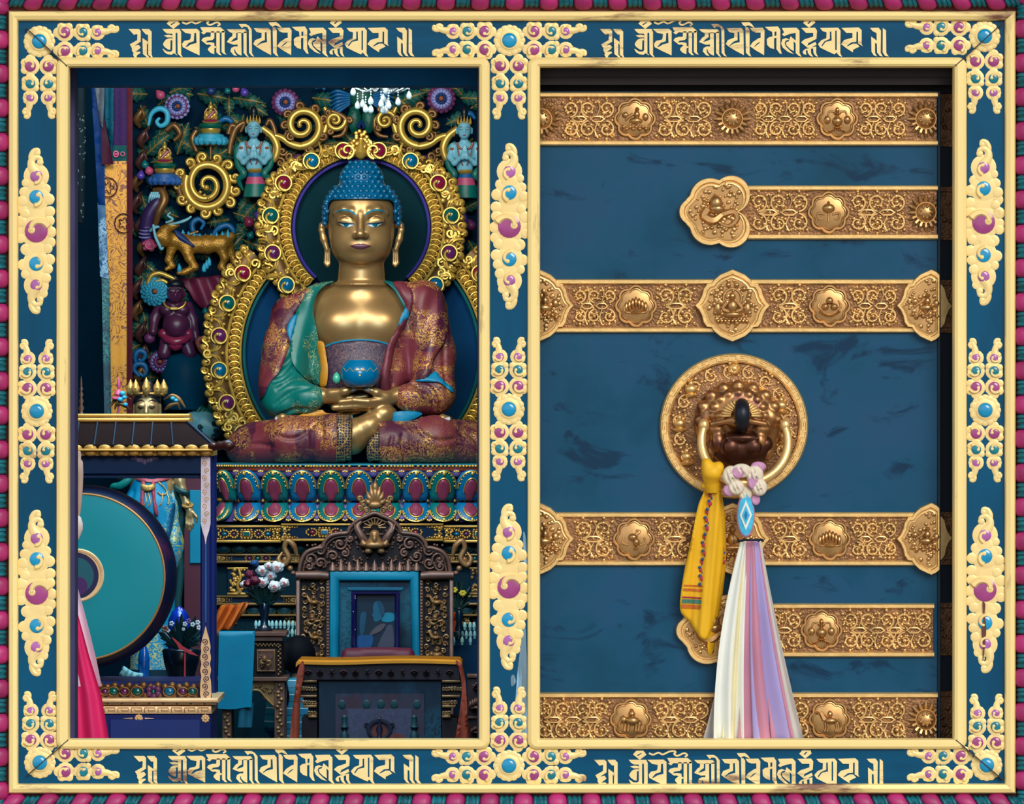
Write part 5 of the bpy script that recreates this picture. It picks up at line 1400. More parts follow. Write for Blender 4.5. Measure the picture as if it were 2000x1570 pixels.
# small violet petals that peep between the large ones
b = B(YT)
for i in range(len(us) - 1):
    u = (us[i] + us[i + 1]) / 2; w = plan(u, 302, 172)
    b.dome(u, 922, 8, w - 2, 7, 10); b.dome(u, 1009, 7, w - 4, 7, 10)
o = b.build('between_petals', P_vio, lt)
b = B(YT)
for i in range(len(us) - 1):
    u = (us[i] + us[i + 1]) / 2; w = plan(u, 302, 172)
    for q in (-3.5, 0, 3.5): b.ell((u + q, 918 + abs(q) * .2, w + 5), (2.2, 2.2, 2), 6, 4); b.ell((u + q, 1013 - abs(q) * .3, w + 4), (2.2, 2.2, 2), 6, 4)
b.build('gold_berries', G_line2, o)
# ================================================================ CARVED BACKDROP: gilded scrolls, flowers, leaves round the haloes
YC = 6.0
def cb(): return B(YC)
C_bd = pbr('indigo_backboard', (0, 30, 52), 0.8, var=0.2, spec=0.06)
C_gold = pbr('scroll_gilding', (210, 172, 82), 0.36, 0.55, var=0.15, nscale=14)
C_bronze = pbr('scroll_bronze', (128, 92, 54), 0.4, 0.55, var=0.25, nscale=14)
C_leaf = pbr('dark_green_leaf_paint', (16, 82, 78), 0.42, var=0.35, nscale=18); C_leafe = pbr('leaf_gold_edge', (168, 140, 76), 0.42, 0.4)
C_lav = pbr('lavender_petal_paint', (136, 140, 204), 0.45, var=0.12); C_plum = pbr('plum_petal_paint', (104, 46, 98), 0.45, var=0.2); C_navy = pbr('navy_petal_paint', (18, 50, 110), 0.45)
C_cy = pbr('sky_petal_paint', (52, 168, 206), 0.45, var=0.15); C_rose = pbr('rose_petal_paint', (190, 78, 120), 0.45, var=0.2); C_eye = pbr('flower_heart_paint', (150, 84, 56), 0.5)
C_blue = pbr('blue_cloud_paint', (0, 92, 150), 0.45, var=0.2); C_vio = pbr('violet_bud_paint', (84, 62, 170), 0.35, coat=.4); C_tealb = pbr('teal_bud_paint', (0, 112, 118), 0.35, coat=.4); C_mag = pbr('crimson_bud_paint', (150, 42, 80), 0.35, coat=.4)
C_brown = pbr('brown_vine_paint', (84, 52, 50), 0.35, .3, var=.3)
cbk = thing('carved_backdrop', 'dark carved shrine backdrop full of gilded scrolls, painted flowers and leaves around the haloes', 'carving', 600, 905, YC)
cb().box(256, 150, 985, 1010, -60, -40, 0).build('backboard', C_bd, cbk)
def leaf(u, v, L, ang, wd=.34, mt=None, lobes=5, w0=-30):
    """acanthus leaf with a lobed edge, arched, gold midrib"""
    a = math.radians(ang); d = (cos(a), sin(a)); n = (-d[1], d[0])
    N_ = 10 * lobes; top, bot = [], []
    for i in range(N_ + 1):
        t = i / N_; wv_ = wd * L * (sin(PI * t ** .75) ** .8) * (.72 + .28 * abs(sin(PI * lobes * t)))
        top.append((L * t, wv_)); bot.append((L * t, -wv_))
    loop = top + bot[-2:0:-1]
    b = cb()
    H_ = lambda P: w0 + 16 * np.sin(PI * np.clip(P[:, 0] / L, 0, 1) * .8) + 4 - .35 * np.abs(P[:, 1])
    b.drape([loop], H_, 4, max(3, L / 10), 3, 2.5)
    mp = lambda p: (u + p[0] * d[0] + p[1] * n[0], v + p[0] * d[1] + p[1] * n[1], p[2])
    b.xform(mp)
    o = b.build('leaf', mt or C_leaf, cbk, ang=60)
    b = cb(); q = np.array([(L * t, 0.) for t in np.linspace(0, .96, 12)]); b.tube([mp((*p, w + 2.5)) for p, w in zip(q, H_(q))], [2, 1.2], 5)
    for k in range(1, 5):
        for s in (-1, 1):
            x = L * k / 5.5; q = np.array([(x + L * .12 * t, s * wd * L * .62 * t) for t in np.linspace(0, 1, 5)]); b.tube([mp((*p, w + 2.2)) for p, w in zip(q, H_(q))], [1, .5], 4)
    b.build('midrib', C_leafe, o)
def flower(u, v, r, cols, tilt=(0, 0), np_=16, w0=0):
    """lotus rosette in rows of petals, outermost first"""
    root = None
    for j, (mt, f0, f1, h) in enumerate(cols):
        b = cb()
        for k in range(np_):
            a = 2 * PI * (k + .5 * (j % 2)) / np_
            rr2 = r * (f0 + f1) / 2; ln = r * (f0 - f1) / 2 * 1.25; wd_ = PI * rr2 / np_ * 1.15
            cxx, cyy = rr2 * cos(a), rr2 * sin(a)
            m0 = b.mark(); b.ell((0, 0, 0), (ln, wd_, 3.2), 8, 5)
            b.xform(lambda p: (lambda x, y: (u + cxx + x * cos(a) - y * sin(a), v + cyy + x * sin(a) + y * cos(a), w0 + h + p[2] - x * .25 + tilt[0] * (cxx + x * cos(a)) + tilt[1] * (cyy)))(p[0], p[1]), m0)
        o = b.build('lotus_flower' if root is None else 'petal_row', mt, root or cbk, ang=70)
        root = root or o
    b = cb(); b.ell((u + tilt[0] * 10, v + tilt[1] * 10, w0 + cols[-1][3] + 2), (r * .2, r * .2, 7), 12, 8); b.build('flower_heart', C_eye, root)
    b = cb(); b.facelathe(u, v, [(r * .8, w0 - 14), (r * .85, w0 - 2), (r * .3, w0 + 4), (0, w0 + 4)], 20); b.build('calyx', cols[0][0], root)
FL = [(C_lav, 1.05, .72, 0), (C_plum, .9, .6, 3), (C_lav, .74, .4, 7), (C_navy, .46, .2, 9)]
flower(346, 208, 24, FL, (.2, 0)); flower(557, 200, 26, [(C_plum, 1.05, .7, 0), (C_plum, .9, .62, 3), (C_lav, .76, .4, 7), (C_navy, .46, .2, 9)], (.15, 0))
flower(862, 193, 27, [(C_plum, 1.05, .7, 0), (C_plum, .9, .62, 3), (C_lav, .76, .4, 7), (C_navy, .46, .2, 9)], (0, 0))
flower(303, 570, 27, [(C_cy, 1.05, .72, 0), (C_cy, .9, .58, 4), (C_cy, .74, .4, 8), (C_cy, .5, .2, 11)], (.2, 0), 16, 20)
flower(313, 707, 21, [(C_plum, 1.05, .7, 0), (C_lav, .85, .5, 4), (C_plum, .66, .3, 8)], (.1, 0), 14, 14)
def scroll(u, v, R, a0, hand, turns, ncurl, mt=C_gold, rad=(7, 6.5, 5.5, 4, 3), cr_=9, curl_from=0.0, curl_to=.62, w0=10):
    """great gilded scroll with a ruff of small curls along its outside"""
    b = cb()
    p = spiral(u, v, R, R * .12, a0, hand * turns, 70)
    b.tube([(x, y, w0 + 14 * i / 70) for i, (x, y) in enumerate(p)], rad, 10)
    b.ell((*p[-1], w0 + 14), (5, 5, 5), 10, 6)
    o = b.build('gilded_scroll', mt, cbk, ang=70)
    if not ncurl: return o
    b = cb(); L = len(p)
    for k in range(ncurl):
        i = int(L * (curl_from + (curl_to - curl_from) * k / max(1, ncurl - 1)))
        x, y = p[min(i, L - 1)]; d = np.array((x - u, y - v)); d /= np.hypot(*d) + 1e-6
        cx, cy = x + d[0] * (cr_ + 2), y + d[1] * (cr_ + 2)
        ang = math.degrees(math.atan2(-d[1], -d[0]))
        b.tube([(q[0], q[1], w0 - 2 + 6 * t / 18) for t, q in enumerate(spiral(cx, cy, cr_, cr_ * .22, ang + 40 * hand, hand * 1.15, 18))], [3.8, 4.2, 3.2, 2.4], 7)
        b.ell((cx, cy, w0 + 3), (2.6, 2.6, 3), 7, 5)
        b.dome(cx + d[0] * 2, cy + d[1] * 2, cr_ * .95, w0 - 12, 8, 10)
    b.build('scroll_curls', C_bronze, o, ang=70)
def gtube(pts, rad, mt=C_gold, nm='gilded_stem', w0=6):
    b = cb(); b.tube([(x, y, w0) for x, y in smooth_open(pts, 7)], rad, 9); return b.build(nm, mt, cbk, ang=70)
p = []
for i in range(111):
    t = i / 110; a = math.radians(205 - 820 * t)
    r = 43 - 6 * min(t / .4, 1) - 32 * max((t - .4) / .6, 0) ** .8
    p.append((405 + r * cos(a), 362 + r * 1.06 * sin(a), 6 + 10 * t))
b = cb(); b.tube(p, [8, 9, 8.5, 7.5, 6.5, 5.5, 4.5, 3.5], 10); b.ell(p[-1], (6, 6, 6), 10, 6)
for k in range(3): b.dome(392 + 8 * k, 376 + 6 * k, 4, 14, 6, 8)
b.build('gilded_scroll', C_gold, cbk, ang=70)
b = cb()
for k in range(13):
    a = 2 * PI * k / 13 + .2; cx, cy = 405 + 57 * cos(a), 362 + 55 * sin(a)
    b.tube([(q[0], q[1], 6 + .4 * t) for t, q in enumerate(spiral(cx, cy, 11, 2.5, math.degrees(a) + 180 + 40, 1.15 if k % 2 else -1.15, 18))], [4.2, 4.6, 3.6, 2.6], 7); b.ell((cx, cy, 9), (3, 3, 3), 7, 5); b.dome(cx, cy, 9, -6, 8, 10)
b.build('scroll_curls', C_gold, cbk, ang=70)
for s, cu in ((1, 591), (-1, 816)):
    scroll(cu, 246, 40, 90, -s, 1.75, 8, w0=14, cr_=9, curl_from=.04, curl_to=.5, rad=(8.5, 8, 7, 5.5, 4))
    m_ = lambda pts: [(706 + (x - 706) * s * -1 * -1 if s > 0 else 1408 - x, y) for x, y in pts]
    gtube(m_([(520, 262), (548, 268), (570, 282), (596, 286), (622, 276), (636, 252), (640, 226), (634, 210)]), (5, 7, 8, 8, 7, 6, 4))
    gtube(m_([(640, 216), (660, 222), (676, 236), (670, 262), (650, 268)]), (4, 5, 6, 5, 3), C_bronze)
    scroll(*m_([(655, 236)])[0], 20, 0, s, 1.6, 3, C_gold, (5, 5, 4, 3), 6, 0, .4, 12)
    gtube(m_([(512, 250), (532, 266), (542, 288), (538, 308), (528, 320)]), (7, 8, 8, 7, 4))
    b = cb()
    for (x, y, r) in ((552, 296, 9), (566, 306, 9), (548, 318, 10), (560, 262, 7), (604, 300, 9), (622, 296, 9), (590, 208, 9), (612, 212, 8), (566, 220, 8), (640, 290, 8), (556, 340, 8)):
        (x, y), = m_([(x, y)])
        b.tube([(q[0], q[1], 4 + .3 * t) for t, q in enumerate(spiral(x, y, r, r * .25, 30 * x, s * 1.15, 16))], [3.4, 3.8, 3, 2.2], 7); b.dome(x, y, r * .9, -8, 8, 10)
    b.build('scroll_curls', C_bronze, cbk, ang=70)
for pts, rr2 in (([(448, 300), (452, 275), (462, 250), (478, 240), (470, 258)], (5, 6, 7, 5, 3)), ([(520, 245), (528, 235), (538, 262), (534, 300)], (4, 5, 6, 4)), ([(446, 262), (452, 246), (462, 250), (458, 262)], (5, 6, 6, 4)), ([(366, 470), (372, 458), (388, 452)], (3, 4, 3)),
               ([(358, 330), (352, 350), (350, 372), (362, 400)], (5, 7, 7, 5)), ([(384, 255), (376, 272), (384, 296)], (5, 6, 4)), ([(325, 255), (340, 245), (352, 262), (340, 275)], (5, 7, 6, 4))): gtube(pts, rr2, C_bronze)
for (u, v, L, a, wd_) in ((285, 300, 60, -40, .3), (300, 268, 62, -25, .3), (345, 300, 66, -70, .24), (395, 300, 56, -150, .3), (402, 318, 58, -60, .3), (410, 312, 60, -30, .26), (440, 312, 46, -50, .3), (290, 250, 50, -110, .32), (330, 180, 54, -20, .3), (385, 182, 60, 10, .3), (455, 190, 60, 10, .28), (480, 200, 50, 30, .3), (610, 190, 56, 10, .3), (640, 200, 60, -10, .28), (780, 198, 56, -20, .3), (900, 190, 52, 5, .3), (920, 210, 46, -30, .3),
                        (640, 268, 62, 160, .22), (770, 268, 62, 20, .22), (668, 276, 52, 170, .2), (744, 276, 52, 10, .2), (415, 470, 62, -15, .24), (440, 500, 58, -50, .26), (468, 450, 50, -35, .3), (476, 470, 44, 20, .3), (455, 415, 46, 20, .3), (275, 380, 50, 70, .3), (270, 520, 60, 80, .26), (278, 610, 50, 75, .3), (330, 760, 56, -60, .3), (372, 760, 64, -20, .3), (415, 785, 60, -70, .3), (398, 770, 50, 60, .3), (424, 640, 30, 150, .4), (904, 410, 44, -30, .3), (915, 470, 40, 60, .3), (890, 355, 44, 150, .26), (500, 395, 46, 130, .3)):
    leaf(u, v, L, a, wd_)
random.seed(14)
_pts = []
for k in range(400):
    u, v = random.uniform(268, 490), random.uniform(175, 880)
    if k % 3 == 0: u, v = random.uniform(300, 930), random.uniform(172, 300)
    if math.hypot(u - 706, v - 444) < 190 or math.hypot(u - 706, v - 690) < 318: continue
    if any(math.hypot(u - x, v - y) < 30 for x, y in _pts): continue
    _pts.append((u, v))
    leaf(u, v, random.uniform(34, 50), random.uniform(0, 360), .34, None, 4, -40)
def cloud(pts_list, mt, nm='cloud_curl', rad=(3, 6, 6, 4.5, 3), w0=0):
    b = cb()
    for pts in pts_list: b.tube([(x, y, w0) for x, y in smooth_open(pts, 7)], rad, 8)
    return b.build(nm, mt, cbk, ang=70)
cloud([[(290, 245), (296, 222), (312, 212), (326, 220), (326, 238), (314, 246), (306, 238), (312, 230)]], C_cy)
cloud([[(268, 715), (264, 700), (268, 688), (278, 686), (284, 694), (278, 704), (270, 702)], [(272, 735), (262, 722), (266, 712), (280, 712), (286, 722), (280, 734), (272, 728)]], C_blue)
cloud([[(400, 470), (378, 452), (376, 436), (388, 428), (398, 436), (392, 448)], [(412, 470), (424, 448), (444, 440), (456, 452), (446, 464), (436, 456)]], C_blue)
cloud([[(432, 720), (400, 690), (388, 668), (398, 662), (404, 674), (396, 682)], [(396, 690), (418, 684), (420, 700), (408, 702)]], pbr('coral_cloud_paint', (150, 76, 70), .45), w0=30)
cloud([[(425, 240), (440, 232), (452, 238), (448, 248)], [(900, 230), (918, 222), (928, 232)], [(615, 172), (628, 166), (634, 176)]], C_blue)
def bud(u, v, r, mt, par=None, st=1.25, w=14, nm='bud'):
    b = cb(); b.lathe(0, 0, [(0, -st * r), (r * .45, -r * .8), (r * .95, -r * .1), (r * .9, r * .4), (r * .5, r * .85), (0, r * .95)], 12)
    a = random.uniform(-.7, .7)
    b.xform(lambda p: (u + p[0] * cos(a) - p[1] * sin(a), v + p[0] * sin(a) + p[1] * cos(a), w + p[2])); b.build(nm, mt, cbk, ang=70)
for u, v, r, mt in ((506, 420, 10, C_vio), (487, 434, 11, C_mag), (504, 446, 10, C_plum), (518, 446, 9, C_tealb), (905, 428, 10, C_vio), (900, 444, 10, C_mag), (920, 440, 11, C_plum), (276, 343, 9, C_vio), (292, 334, 9, C_rose), (284, 322, 8, C_tealb), (445, 178, 7, C_tealb), (461, 174, 8, C_rose), (478, 181, 9, C_vio), (314, 186, 10, C_rose), (413, 178, 10, C_navy), (490, 460, 8, C_tealb), (293, 660, 12, C_plum), (414, 600, 10, C_brown), (402, 608, 7, C_tealb)): bud(u, v, r, mt)
def rose(u, v, r, mt, w=14):
    b = cb(); b.ell((u, v, w), (r, r * .9, r * .7), 12, 8)
    for k in range(3): b.tube([(x, y, w + r * .62 - .02 * r * t) for t, (x, y) in enumerate(spiral(u, v, r * (.95 - .25 * k), r * .2, 120 * k, .9, 12))], [r * .16, r * .2, r * .1], 6)
    for k in range(4): b.ell((u + r * .8 * cos(1.2 * k), v + r * .6 * sin(1.2 * k) + 2, w + 2), (r * .5, r * .35, r * .4), 8, 6)
    b.build('rose', mt, cbk, ang=70)
for u, v, r, mt in ((584, 313, 13, C_plum), (827, 315, 13, C_plum), (500, 373, 13, C_rose), (905, 375, 13, C_rose), (293, 478, 13, C_rose), (803, 312, 9, C_blue), (608, 312, 9, C_blue)): rose(u, v, r, mt)
random.seed(21)
for k in range(16):                                                # brown vine with gilt tips down the left edge
    v = 225 + 42 * k; u = 272 + 7 * sin(k * 1.3)
    b = cb(); b.tube(smooth_open([(u, v + 22, -18), (u - 6, v + 8, -8), (u + 4, v - 8, -4), (u + 10, v - 18, -10)], 5), [4, 8, 6, 2], 8); b.tube(smooth_open([(u - 2, v + 14, -8), (u + 9, v + 2, 0), (u + 6, v - 10, 4)], 5), [2, 4, 1.5], 6)
    b.build('vine_tuft', C_brown if k % 3 else C_bronze, cbk, ang=70)
# the green scaled bird body and blue wings above the halo
b = cb()
for s in (-1, 1): b.lathe(706 + s * 14, 0, [(0, 205), (9, 212), (14, 226), (13, 244), (7, 258), (0, 262)], 14)
b.ell((706, 190, 0), (24, 24, 16), 14, 8)
bird = b.build('garuda_body', pbr('scaled_green_paint', (0, 84, 72), .45, var=.35, nscale=70, bump=.5, bscale=160), cbk, ang=70)
b = cb()
for s in (-1, 1):
    for k in range(7): b.tube(smooth_open([(706 + s * 22, 185 + 3 * k, 2), (706 + s * 46, 178 + 7 * k, 6), (706 + s * (64 - k), 184 + 8 * k, 0)], 5), [2, 4, 1.6], 6)
b.build('wings', C_blue, bird, ang=70)
b = cb(); b.tube([(700, 248, 8), (706, 238, 14), (712, 248, 8)], 5, 8); b.build('tail_gem', C_navy, bird)

# ---------------------------------------------------------------- small carved figures that stand in the backdrop
SKY = pbr('pale_blue_skin_paint', (120, 190, 214), 0.42, var=0.06); HAIRB = pbr('black_hair_paint', (10, 22, 34), 0.4)
GRN = pbr('sea_green_scarf_paint', (0, 104, 96), 0.42, var=0.2)
def bodhisattva(label):
    r = thing('bodhisattva_figure', label, 'statuette', 497, 385, YC)
    S = SDF((455, 215, -40), (540, 345, 70), 1.3)
    S.ell((496, 252, 18), (13.5, 18, 15), 0); S.ell((496, 262, 24), (9, 9, 10), 5); S.ell((496, 255, 33), (3, 6, 4), 3)
    S.cap((496, 268, 16), (496, 280, 14), 6, 8, 4); S.ell((497, 296, 12), (24, 22, 15), 8); S.ell((497, 322, 10), (17, 18, 12), 10)
    for s in (-1, 1):
        S.chain([(497 + s * 23, 284, 12, 7), (497 + s * 29, 306, 18, 6), (497 + s * 20, 318, 28, 5), (497 + s * 4, 304, 38, 4)], 4)
        S.chain([(497 + s * 4, 308, 38, 4), (497 + s * 2.4, 294, 40, 3), (497 + s * 1.5, 284, 40, 2)], 2); S.ell((496 + s * 14.5, 254, 14), (2.5, 7, 4), 2)
    b = cb(); S.into(b); b.build('body', SKY, r, ang=80)
    surf = lambda P: S.surf(P)
    b = cb()
    for s in (-1, 1): b.stroke([(496 + s * 3, 248), (496 + s * 7, 246.5), (496 + s * 10, 248.5)], 1.2, 26, 33.2); b.stroke([(496 + s * 3.4, 252), (496 + s * 6.5, 252.6), (496 + s * 9.5, 251.6)], 1.3, 26, 33)
    b.build('brows_and_eyes', HAIRB, r)
    b = cb(); b.ell((496, 263.5, 33.5), (3.4, 1.3, 1.4), 8, 5); b.build('lips', C_mag, r)
    Hh = SDF((475, 205, -20), (520, 262, 40), 1.3); Hh.ell((496, 240, 10), (16, 14, 16), 0); Hh.ell((496, 219, 10), (7, 12, 8), 5); Hh.rbox((496, 255, 30), (12, 14, 20), 5, 2, -1)
    b = cb(); Hh.into(b); b.build('hair', HAIRB, r, ang=80)
    b = cb()
    for k in range(5): b.lathe(484 + 6 * k, 24 - abs(k - 2), [(0, 229 - (3 - abs(k - 2)) * 2), (2.6, 236), (2.6, 240), (0, 241)], 8)
    b.tube([(483, 241, 22), (496, 239, 28), (509, 241, 22)], 1.6, 6); b.build('crown', C_gold, r)
    b = cb()
    for k in range(13):
        a = PI * k / 12; b.ell((497 - 15 * cos(a), 279 + 12 * sin(a), 24 + 5 * sin(a)), (2.4, 2.4, 2.4), 6, 5)
    for s in (-1, 1): b.tube(smooth_open([(497 + s * 14, 280, 26), (497 + s * 12, 300, 30), (497 + s * 4, 322, 24)], 5), 1.3, 5); b.ell((497 + s * 25, 290, 18), (5, 3.5, 5), 8, 5)
    b.build('necklace', pbr('coral_bead_paint', (160, 96, 80), .4, .2), r)
    b = cb()
    for s in (-1, 1): b.tube(smooth_open([(497 + s * 18, 276, 2), (497 + s * 34, 292, 4), (497 + s * 31, 322, 12), (497 + s * 20, 340, 18), (497 + s * 30, 352, 12), (497 + s * 22, 372, 6)], 6), [4, 6, 7, 7, 6, 2], 8, .6)
    b.build('scarf', GRN, r, ang=70)
    b = cb(); b.lathe(498, 8, [(14, 330), (16, 334), (13, 338)], 14); b.build('belt', C_gold, r)
    for v0, v1, r0, r1, mt in ((337, 346, 14, 17, C_blue), (346, 360, 17, 20, C_rose), (360, 385, 20, 25, GRN)):
        b = cb(); b.lathe(499, 6, [(r0, v0), (r1, v1), (r1 - 2, v1 + 1), (1, v1 + 1)], 16); b.build('skirt', mt, r)
    return r
bo = bodhisattva('pale blue praying figure among the gilded scrolls, between the great spiral and the head halo')
dup(bo, 411, 2, YC, 0, 'pale blue praying figure at the edge of the carving beside the middle stile')
def shrine(label, u, v, fr_mt):
    r = thing('miniature_shrine', label, 'statuette', u, v, YC)
    b = cb(); b.lathe(u, 10, [(2, v), (3, v - 26), (20, v - 28), (24, v - 32), (18, v - 34)], 14); b.build('stem', C_bronze, r)
    b = cb()
    for k in range(14):
        a = 2 * PI * k / 14; b.ell((u + 27 * cos(a), v - 36, 10 + 22 * sin(a)), (8, 9, 8), 8, 6)
    b.lathe(u, 10, [(30, v - 34), (26, v - 48), (15, v - 52), (0, v - 52)], 20); b.build('lotus_canopy', fr_mt, r)
    b = cb(); b.lathe(u, 10, [(17, v - 51), (20, v - 55), (20, v - 60), (16, v - 62)], 16); b.build('gold_band', C_gold, r)
    b = cb(); b.lathe(u, 10, [(20, v - 60), (24, v - 65), (22, v - 70), (0, v - 70)], 18); b.build('green_cushion', pbr('emerald_cushion_paint', (0, 94, 80), .45), r)
    S = SDF((u - 22, v - 118, -12), (u + 22, v - 66, 34), 1.3)
    S.ell((u, v - 74, 12), (17, 6, 12), 0); S.ell((u, v - 86, 8), (8.5, 11, 7), 4); S.ell((u, v - 102, 9), (5.2, 6.5, 5.5), 2); S.ell((u, v - 110, 8), (2.4, 4, 2.6), 2)
    for s in (-1, 1): S.chain([(u + s * 8, v - 92, 8, 3), (u + s * 11, v - 82, 12, 2.8), (u + s * 2, v - 78, 18, 2.4)], 2)
    b = cb(); S.into(b); b.build('figure', C_gold, r, ang=80)
    b = cb(); b.ell((u, v - 75, 14), (16, 4.5, 11.5), 12, 6); b.tube([(u + 7, v - 94, 13), (u - 6, v - 80, 17)], 3, 6); b.build('robe', C_mag, r)
    b = cb(); b.tube([(u + 12 * cos(t), v - 88 + 14 * sin(t), 2) for t in np.linspace(PI, 2 * PI, 14)], 2, 6); b.build('nimbus', C_bronze, r)
    return r
shrine('little golden figure enthroned on a cyan lotus above the great spiral', 412, 312, C_cy)
shrine('little golden figure enthroned on a blue-fringed lotus at the left of the carving', 322, 390, pbr('fringe_blue_paint', (40, 96, 170), .45, var=.2))
# golden dragon-lion
dg = thing('dragon_carving', 'golden scaly dragon-lion with pale horns and blue mane striding left across the carving', 'statuette', 390, 540, YC)
S = SDF((295, 425, -40), (470, 545, 60), 1.7)
S.chain([(345, 470, 14, 17), (375, 478, 12, 17), (405, 478, 10, 18), (435, 474, 8, 15), (452, 462, 4, 9)], 6)
S.ell((322, 465, 24), (17, 19, 17), 8); S.chain([(322, 452, 30, 11), (338, 442, 34, 8), (350, 440, 36, 4)], 6); S.ell((312, 462, 34), (9, 8, 8), 4)
for pts in ([(362, 484, 18, 12), (372, 506, 24, 9), (382, 522, 26, 7), (362, 532, 28, 6), (350, 534, 30, 4)], [(336, 486, 16, 10), (330, 508, 16, 7), (338, 520, 18, 5), (326, 526, 20, 4)], [(430, 482, 12, 12), (440, 504, 12, 8), (432, 522, 12, 6), (446, 532, 14, 5)], [(448, 480, 2, 9), (456, 506, 0, 6), (452, 526, 0, 4)]): S.chain(pts, 5)
b = cb(); S.into(b); b.build('body', pbr('scaled_gold_paint', (178, 128, 48), .36, .5, var=.3, nscale=90, bump=.5, bscale=220), dg, ang=80)
b = cb()
b.tube(smooth_open([(332, 440, 40), (352, 436, 44), (368, 430, 44), (376, 424, 42)], 5), [2, 3.4, 2], 6); b.tube(smooth_open([(326, 436, 38), (340, 430, 40), (330, 422, 40), (336, 416, 40)], 5), [2, 2.6, 1.4], 6)
b.tube(smooth_open([(302, 440, 44), (306, 462, 48), (314, 480, 48), (318, 488, 46), (322, 484, 46)], 5), [2.6, 3.6, 2], 6); b.tube(smooth_open([(296, 452, 36), (304, 446, 42), (314, 444, 44)], 5), [3, 4, 2], 6)
b.build('horns_and_whiskers', SKY, dg, ang=70)
b = cb()
for k in range(10): b.tube(smooth_open([(340 + 2 * k, 448 + 1.4 * k, 26), (350 + 3 * k, 462 + 2 * k, 30), (356 + 3 * k, 482, 24)], 4), [3, 3.5, 1], 6)
b.build('mane', C_navy, dg, ang=70)
b = cb()
for k in range(9): b.lathe(358 + 11 * k, 12, [(0, 444 + 8 * sin(k * .4) + 4), (3.5, 454 + 7 * sin(k * .35)), (5, 462 + 6 * sin(k * .35)), (0, 466)], 8)
for (u, v) in ((352, 524), (405, 518), (410, 512), (400, 524)): b.lathe(u, 30, [(0, v - 10), (4, v - 2), (5, v + 6), (0, v + 9)], 8)
b.build('crest', C_cy, dg, ang=70)
# makara trunk with striped throat above it
mk = thing('makara_carving', 'dark striped serpent neck with pale claws curling at the left edge of the carving', 'statuette', 295, 478, YC)
b = cb(); b.tube(smooth_open([(288, 470, 4), (286, 446, 8), (292, 420, 12), (306, 398, 14), (312, 384, 10)], 6), [13, 14, 14, 12, 9], 14); b.build('neck', pbr('purple_scale_paint', (58, 36, 96), .4, var=.3), mk, ang=70)
b = cb()
for k in range(12): t = k / 11; u = 287 + 22 * t ** 1.6; v = 462 - 74 * t; b.tube([(u + 12 * cos(q) - 3, v + 3 * sin(q), 8 + 13 * sin(q)) for q in np.linspace(.2, PI - .2, 8)], 1.6, 5)
b.build('throat_bands', C_lav, mk)
b = cb(); b.tube(smooth_open([(304, 440, 16), (312, 414, 22), (322, 392, 20), (316, 374, 14), (300, 372, 10)], 6), [6, 8, 9, 9, 5], 10); b.build('gold_back', C_bronze, mk, ang=70)
b = cb()
for k in range(5): b.tube(smooth_open([(298 + 4 * k, 376, 18), (294 + 4.4 * k, 386, 20), (291 + 5 * k, 396, 16)], 4), [2.4, 3, .8], 6)
b.build('claws', SKY, mk)
# strong dwarf bearer
dw_ = thing('dwarf_bearer_figure', 'dark purple pot-bellied bearer with gold necklace and red loincloth, left of the halo', 'statuette', 345, 690, YC)
S = SDF((280, 535, -50), (400, 700, 90), 1.8)
S.ell((343, 572, 20), (17, 21, 18), 0); S.ell((343, 582, 30), (12, 10, 12), 5); S.ell((345, 577, 40), (4, 6, 5), 3); S.ell((340, 606, 8), (30, 20, 22), 10); S.ell((345, 637, 18), (27, 27, 27), 10)
for s in (-1, 1): S.ell((342 + s * 15, 606, 26), (14, 11, 11), 6); S.ell((343 + s * 7, 568, 36), (5, 3, 4), 3); S.ell((343 + s * 17.5, 576, 18), (3, 6, 4), 2)
S.chain([(366, 600, 8, 12), (378, 626, 10, 10), (382, 650, 20, 8), (384, 660, 24, 7)], 5); S.chain([(314, 600, 8, 12), (302, 622, 10, 10), (300, 648, 22, 8)], 5)
S.chain([(330, 660, 16, 16), (322, 690, 24, 13)], 5); S.chain([(360, 660, 16, 16), (372, 690, 24, 13)], 5)
b = cb(); S.into(b); b.build('body', pbr('dark_purple_skin_paint', (82, 36, 72), .36, var=.2), dw_, ang=80)
b = cb(); b.ell((343, 556, 18), (19, 11, 19), 14, 8); b.ell((343, 544, 16), (8, 9, 8), 10, 6); b.build('hair', HAIRB, dw_)
b = cb()
for s in (-1, 1): b.stroke([(343 + s * 3, 565), (343 + s * 8, 562.5), (343 + s * 13, 565)], 2, 36, 41)
b.build('brows', HAIRB, dw_)
b = cb(); b.tube([(322 + 21 - 21 * cos(t), 590 + 14 * sin(t), 30 + 8 * sin(t)) for t in np.linspace(0, PI, 16)], 2, 6); b.box(335, 600, 349, 606, 36, 42, 1); b.build('necklace', C_gold, dw_)
b = cb()
for s in (-1, 1): b.ell((345 + s * 24, 652, 18), (12, 11, 16), 10, 6)
b.tube([(316, 654, 18), (330, 664, 40), (345, 668, 46), (362, 664, 40), (378, 654, 18)], [5, 8, 9, 8, 5], 10); b.ell((345, 674, 38), (14, 12, 12), 10, 6); b.build('loincloth', C_mag, dw_, ang=70)
b = cb(); b.drape([smooth_closed([(352, 544), (400, 540), (444, 538), (438, 566), (420, 596), (400, 606), (380, 590), (366, 566)], 4)], lambda P: -18 + 6 * np.sin((P[:, 0] - P[:, 1] * .4) * .16), 6, 5, 4, 3); b.build('shell_fan', pbr('wine_red_shell_paint', (116, 34, 66), .5, var=.15), cbk, ang=70)
gtube([(288, 560), (296, 540), (312, 534), (330, 540), (348, 548)], (4, 5, 5, 5, 3), C_gold, w0=20); gtube([(300, 552), (318, 548), (332, 556)], (3, 4, 3), C_gold, w0=24)
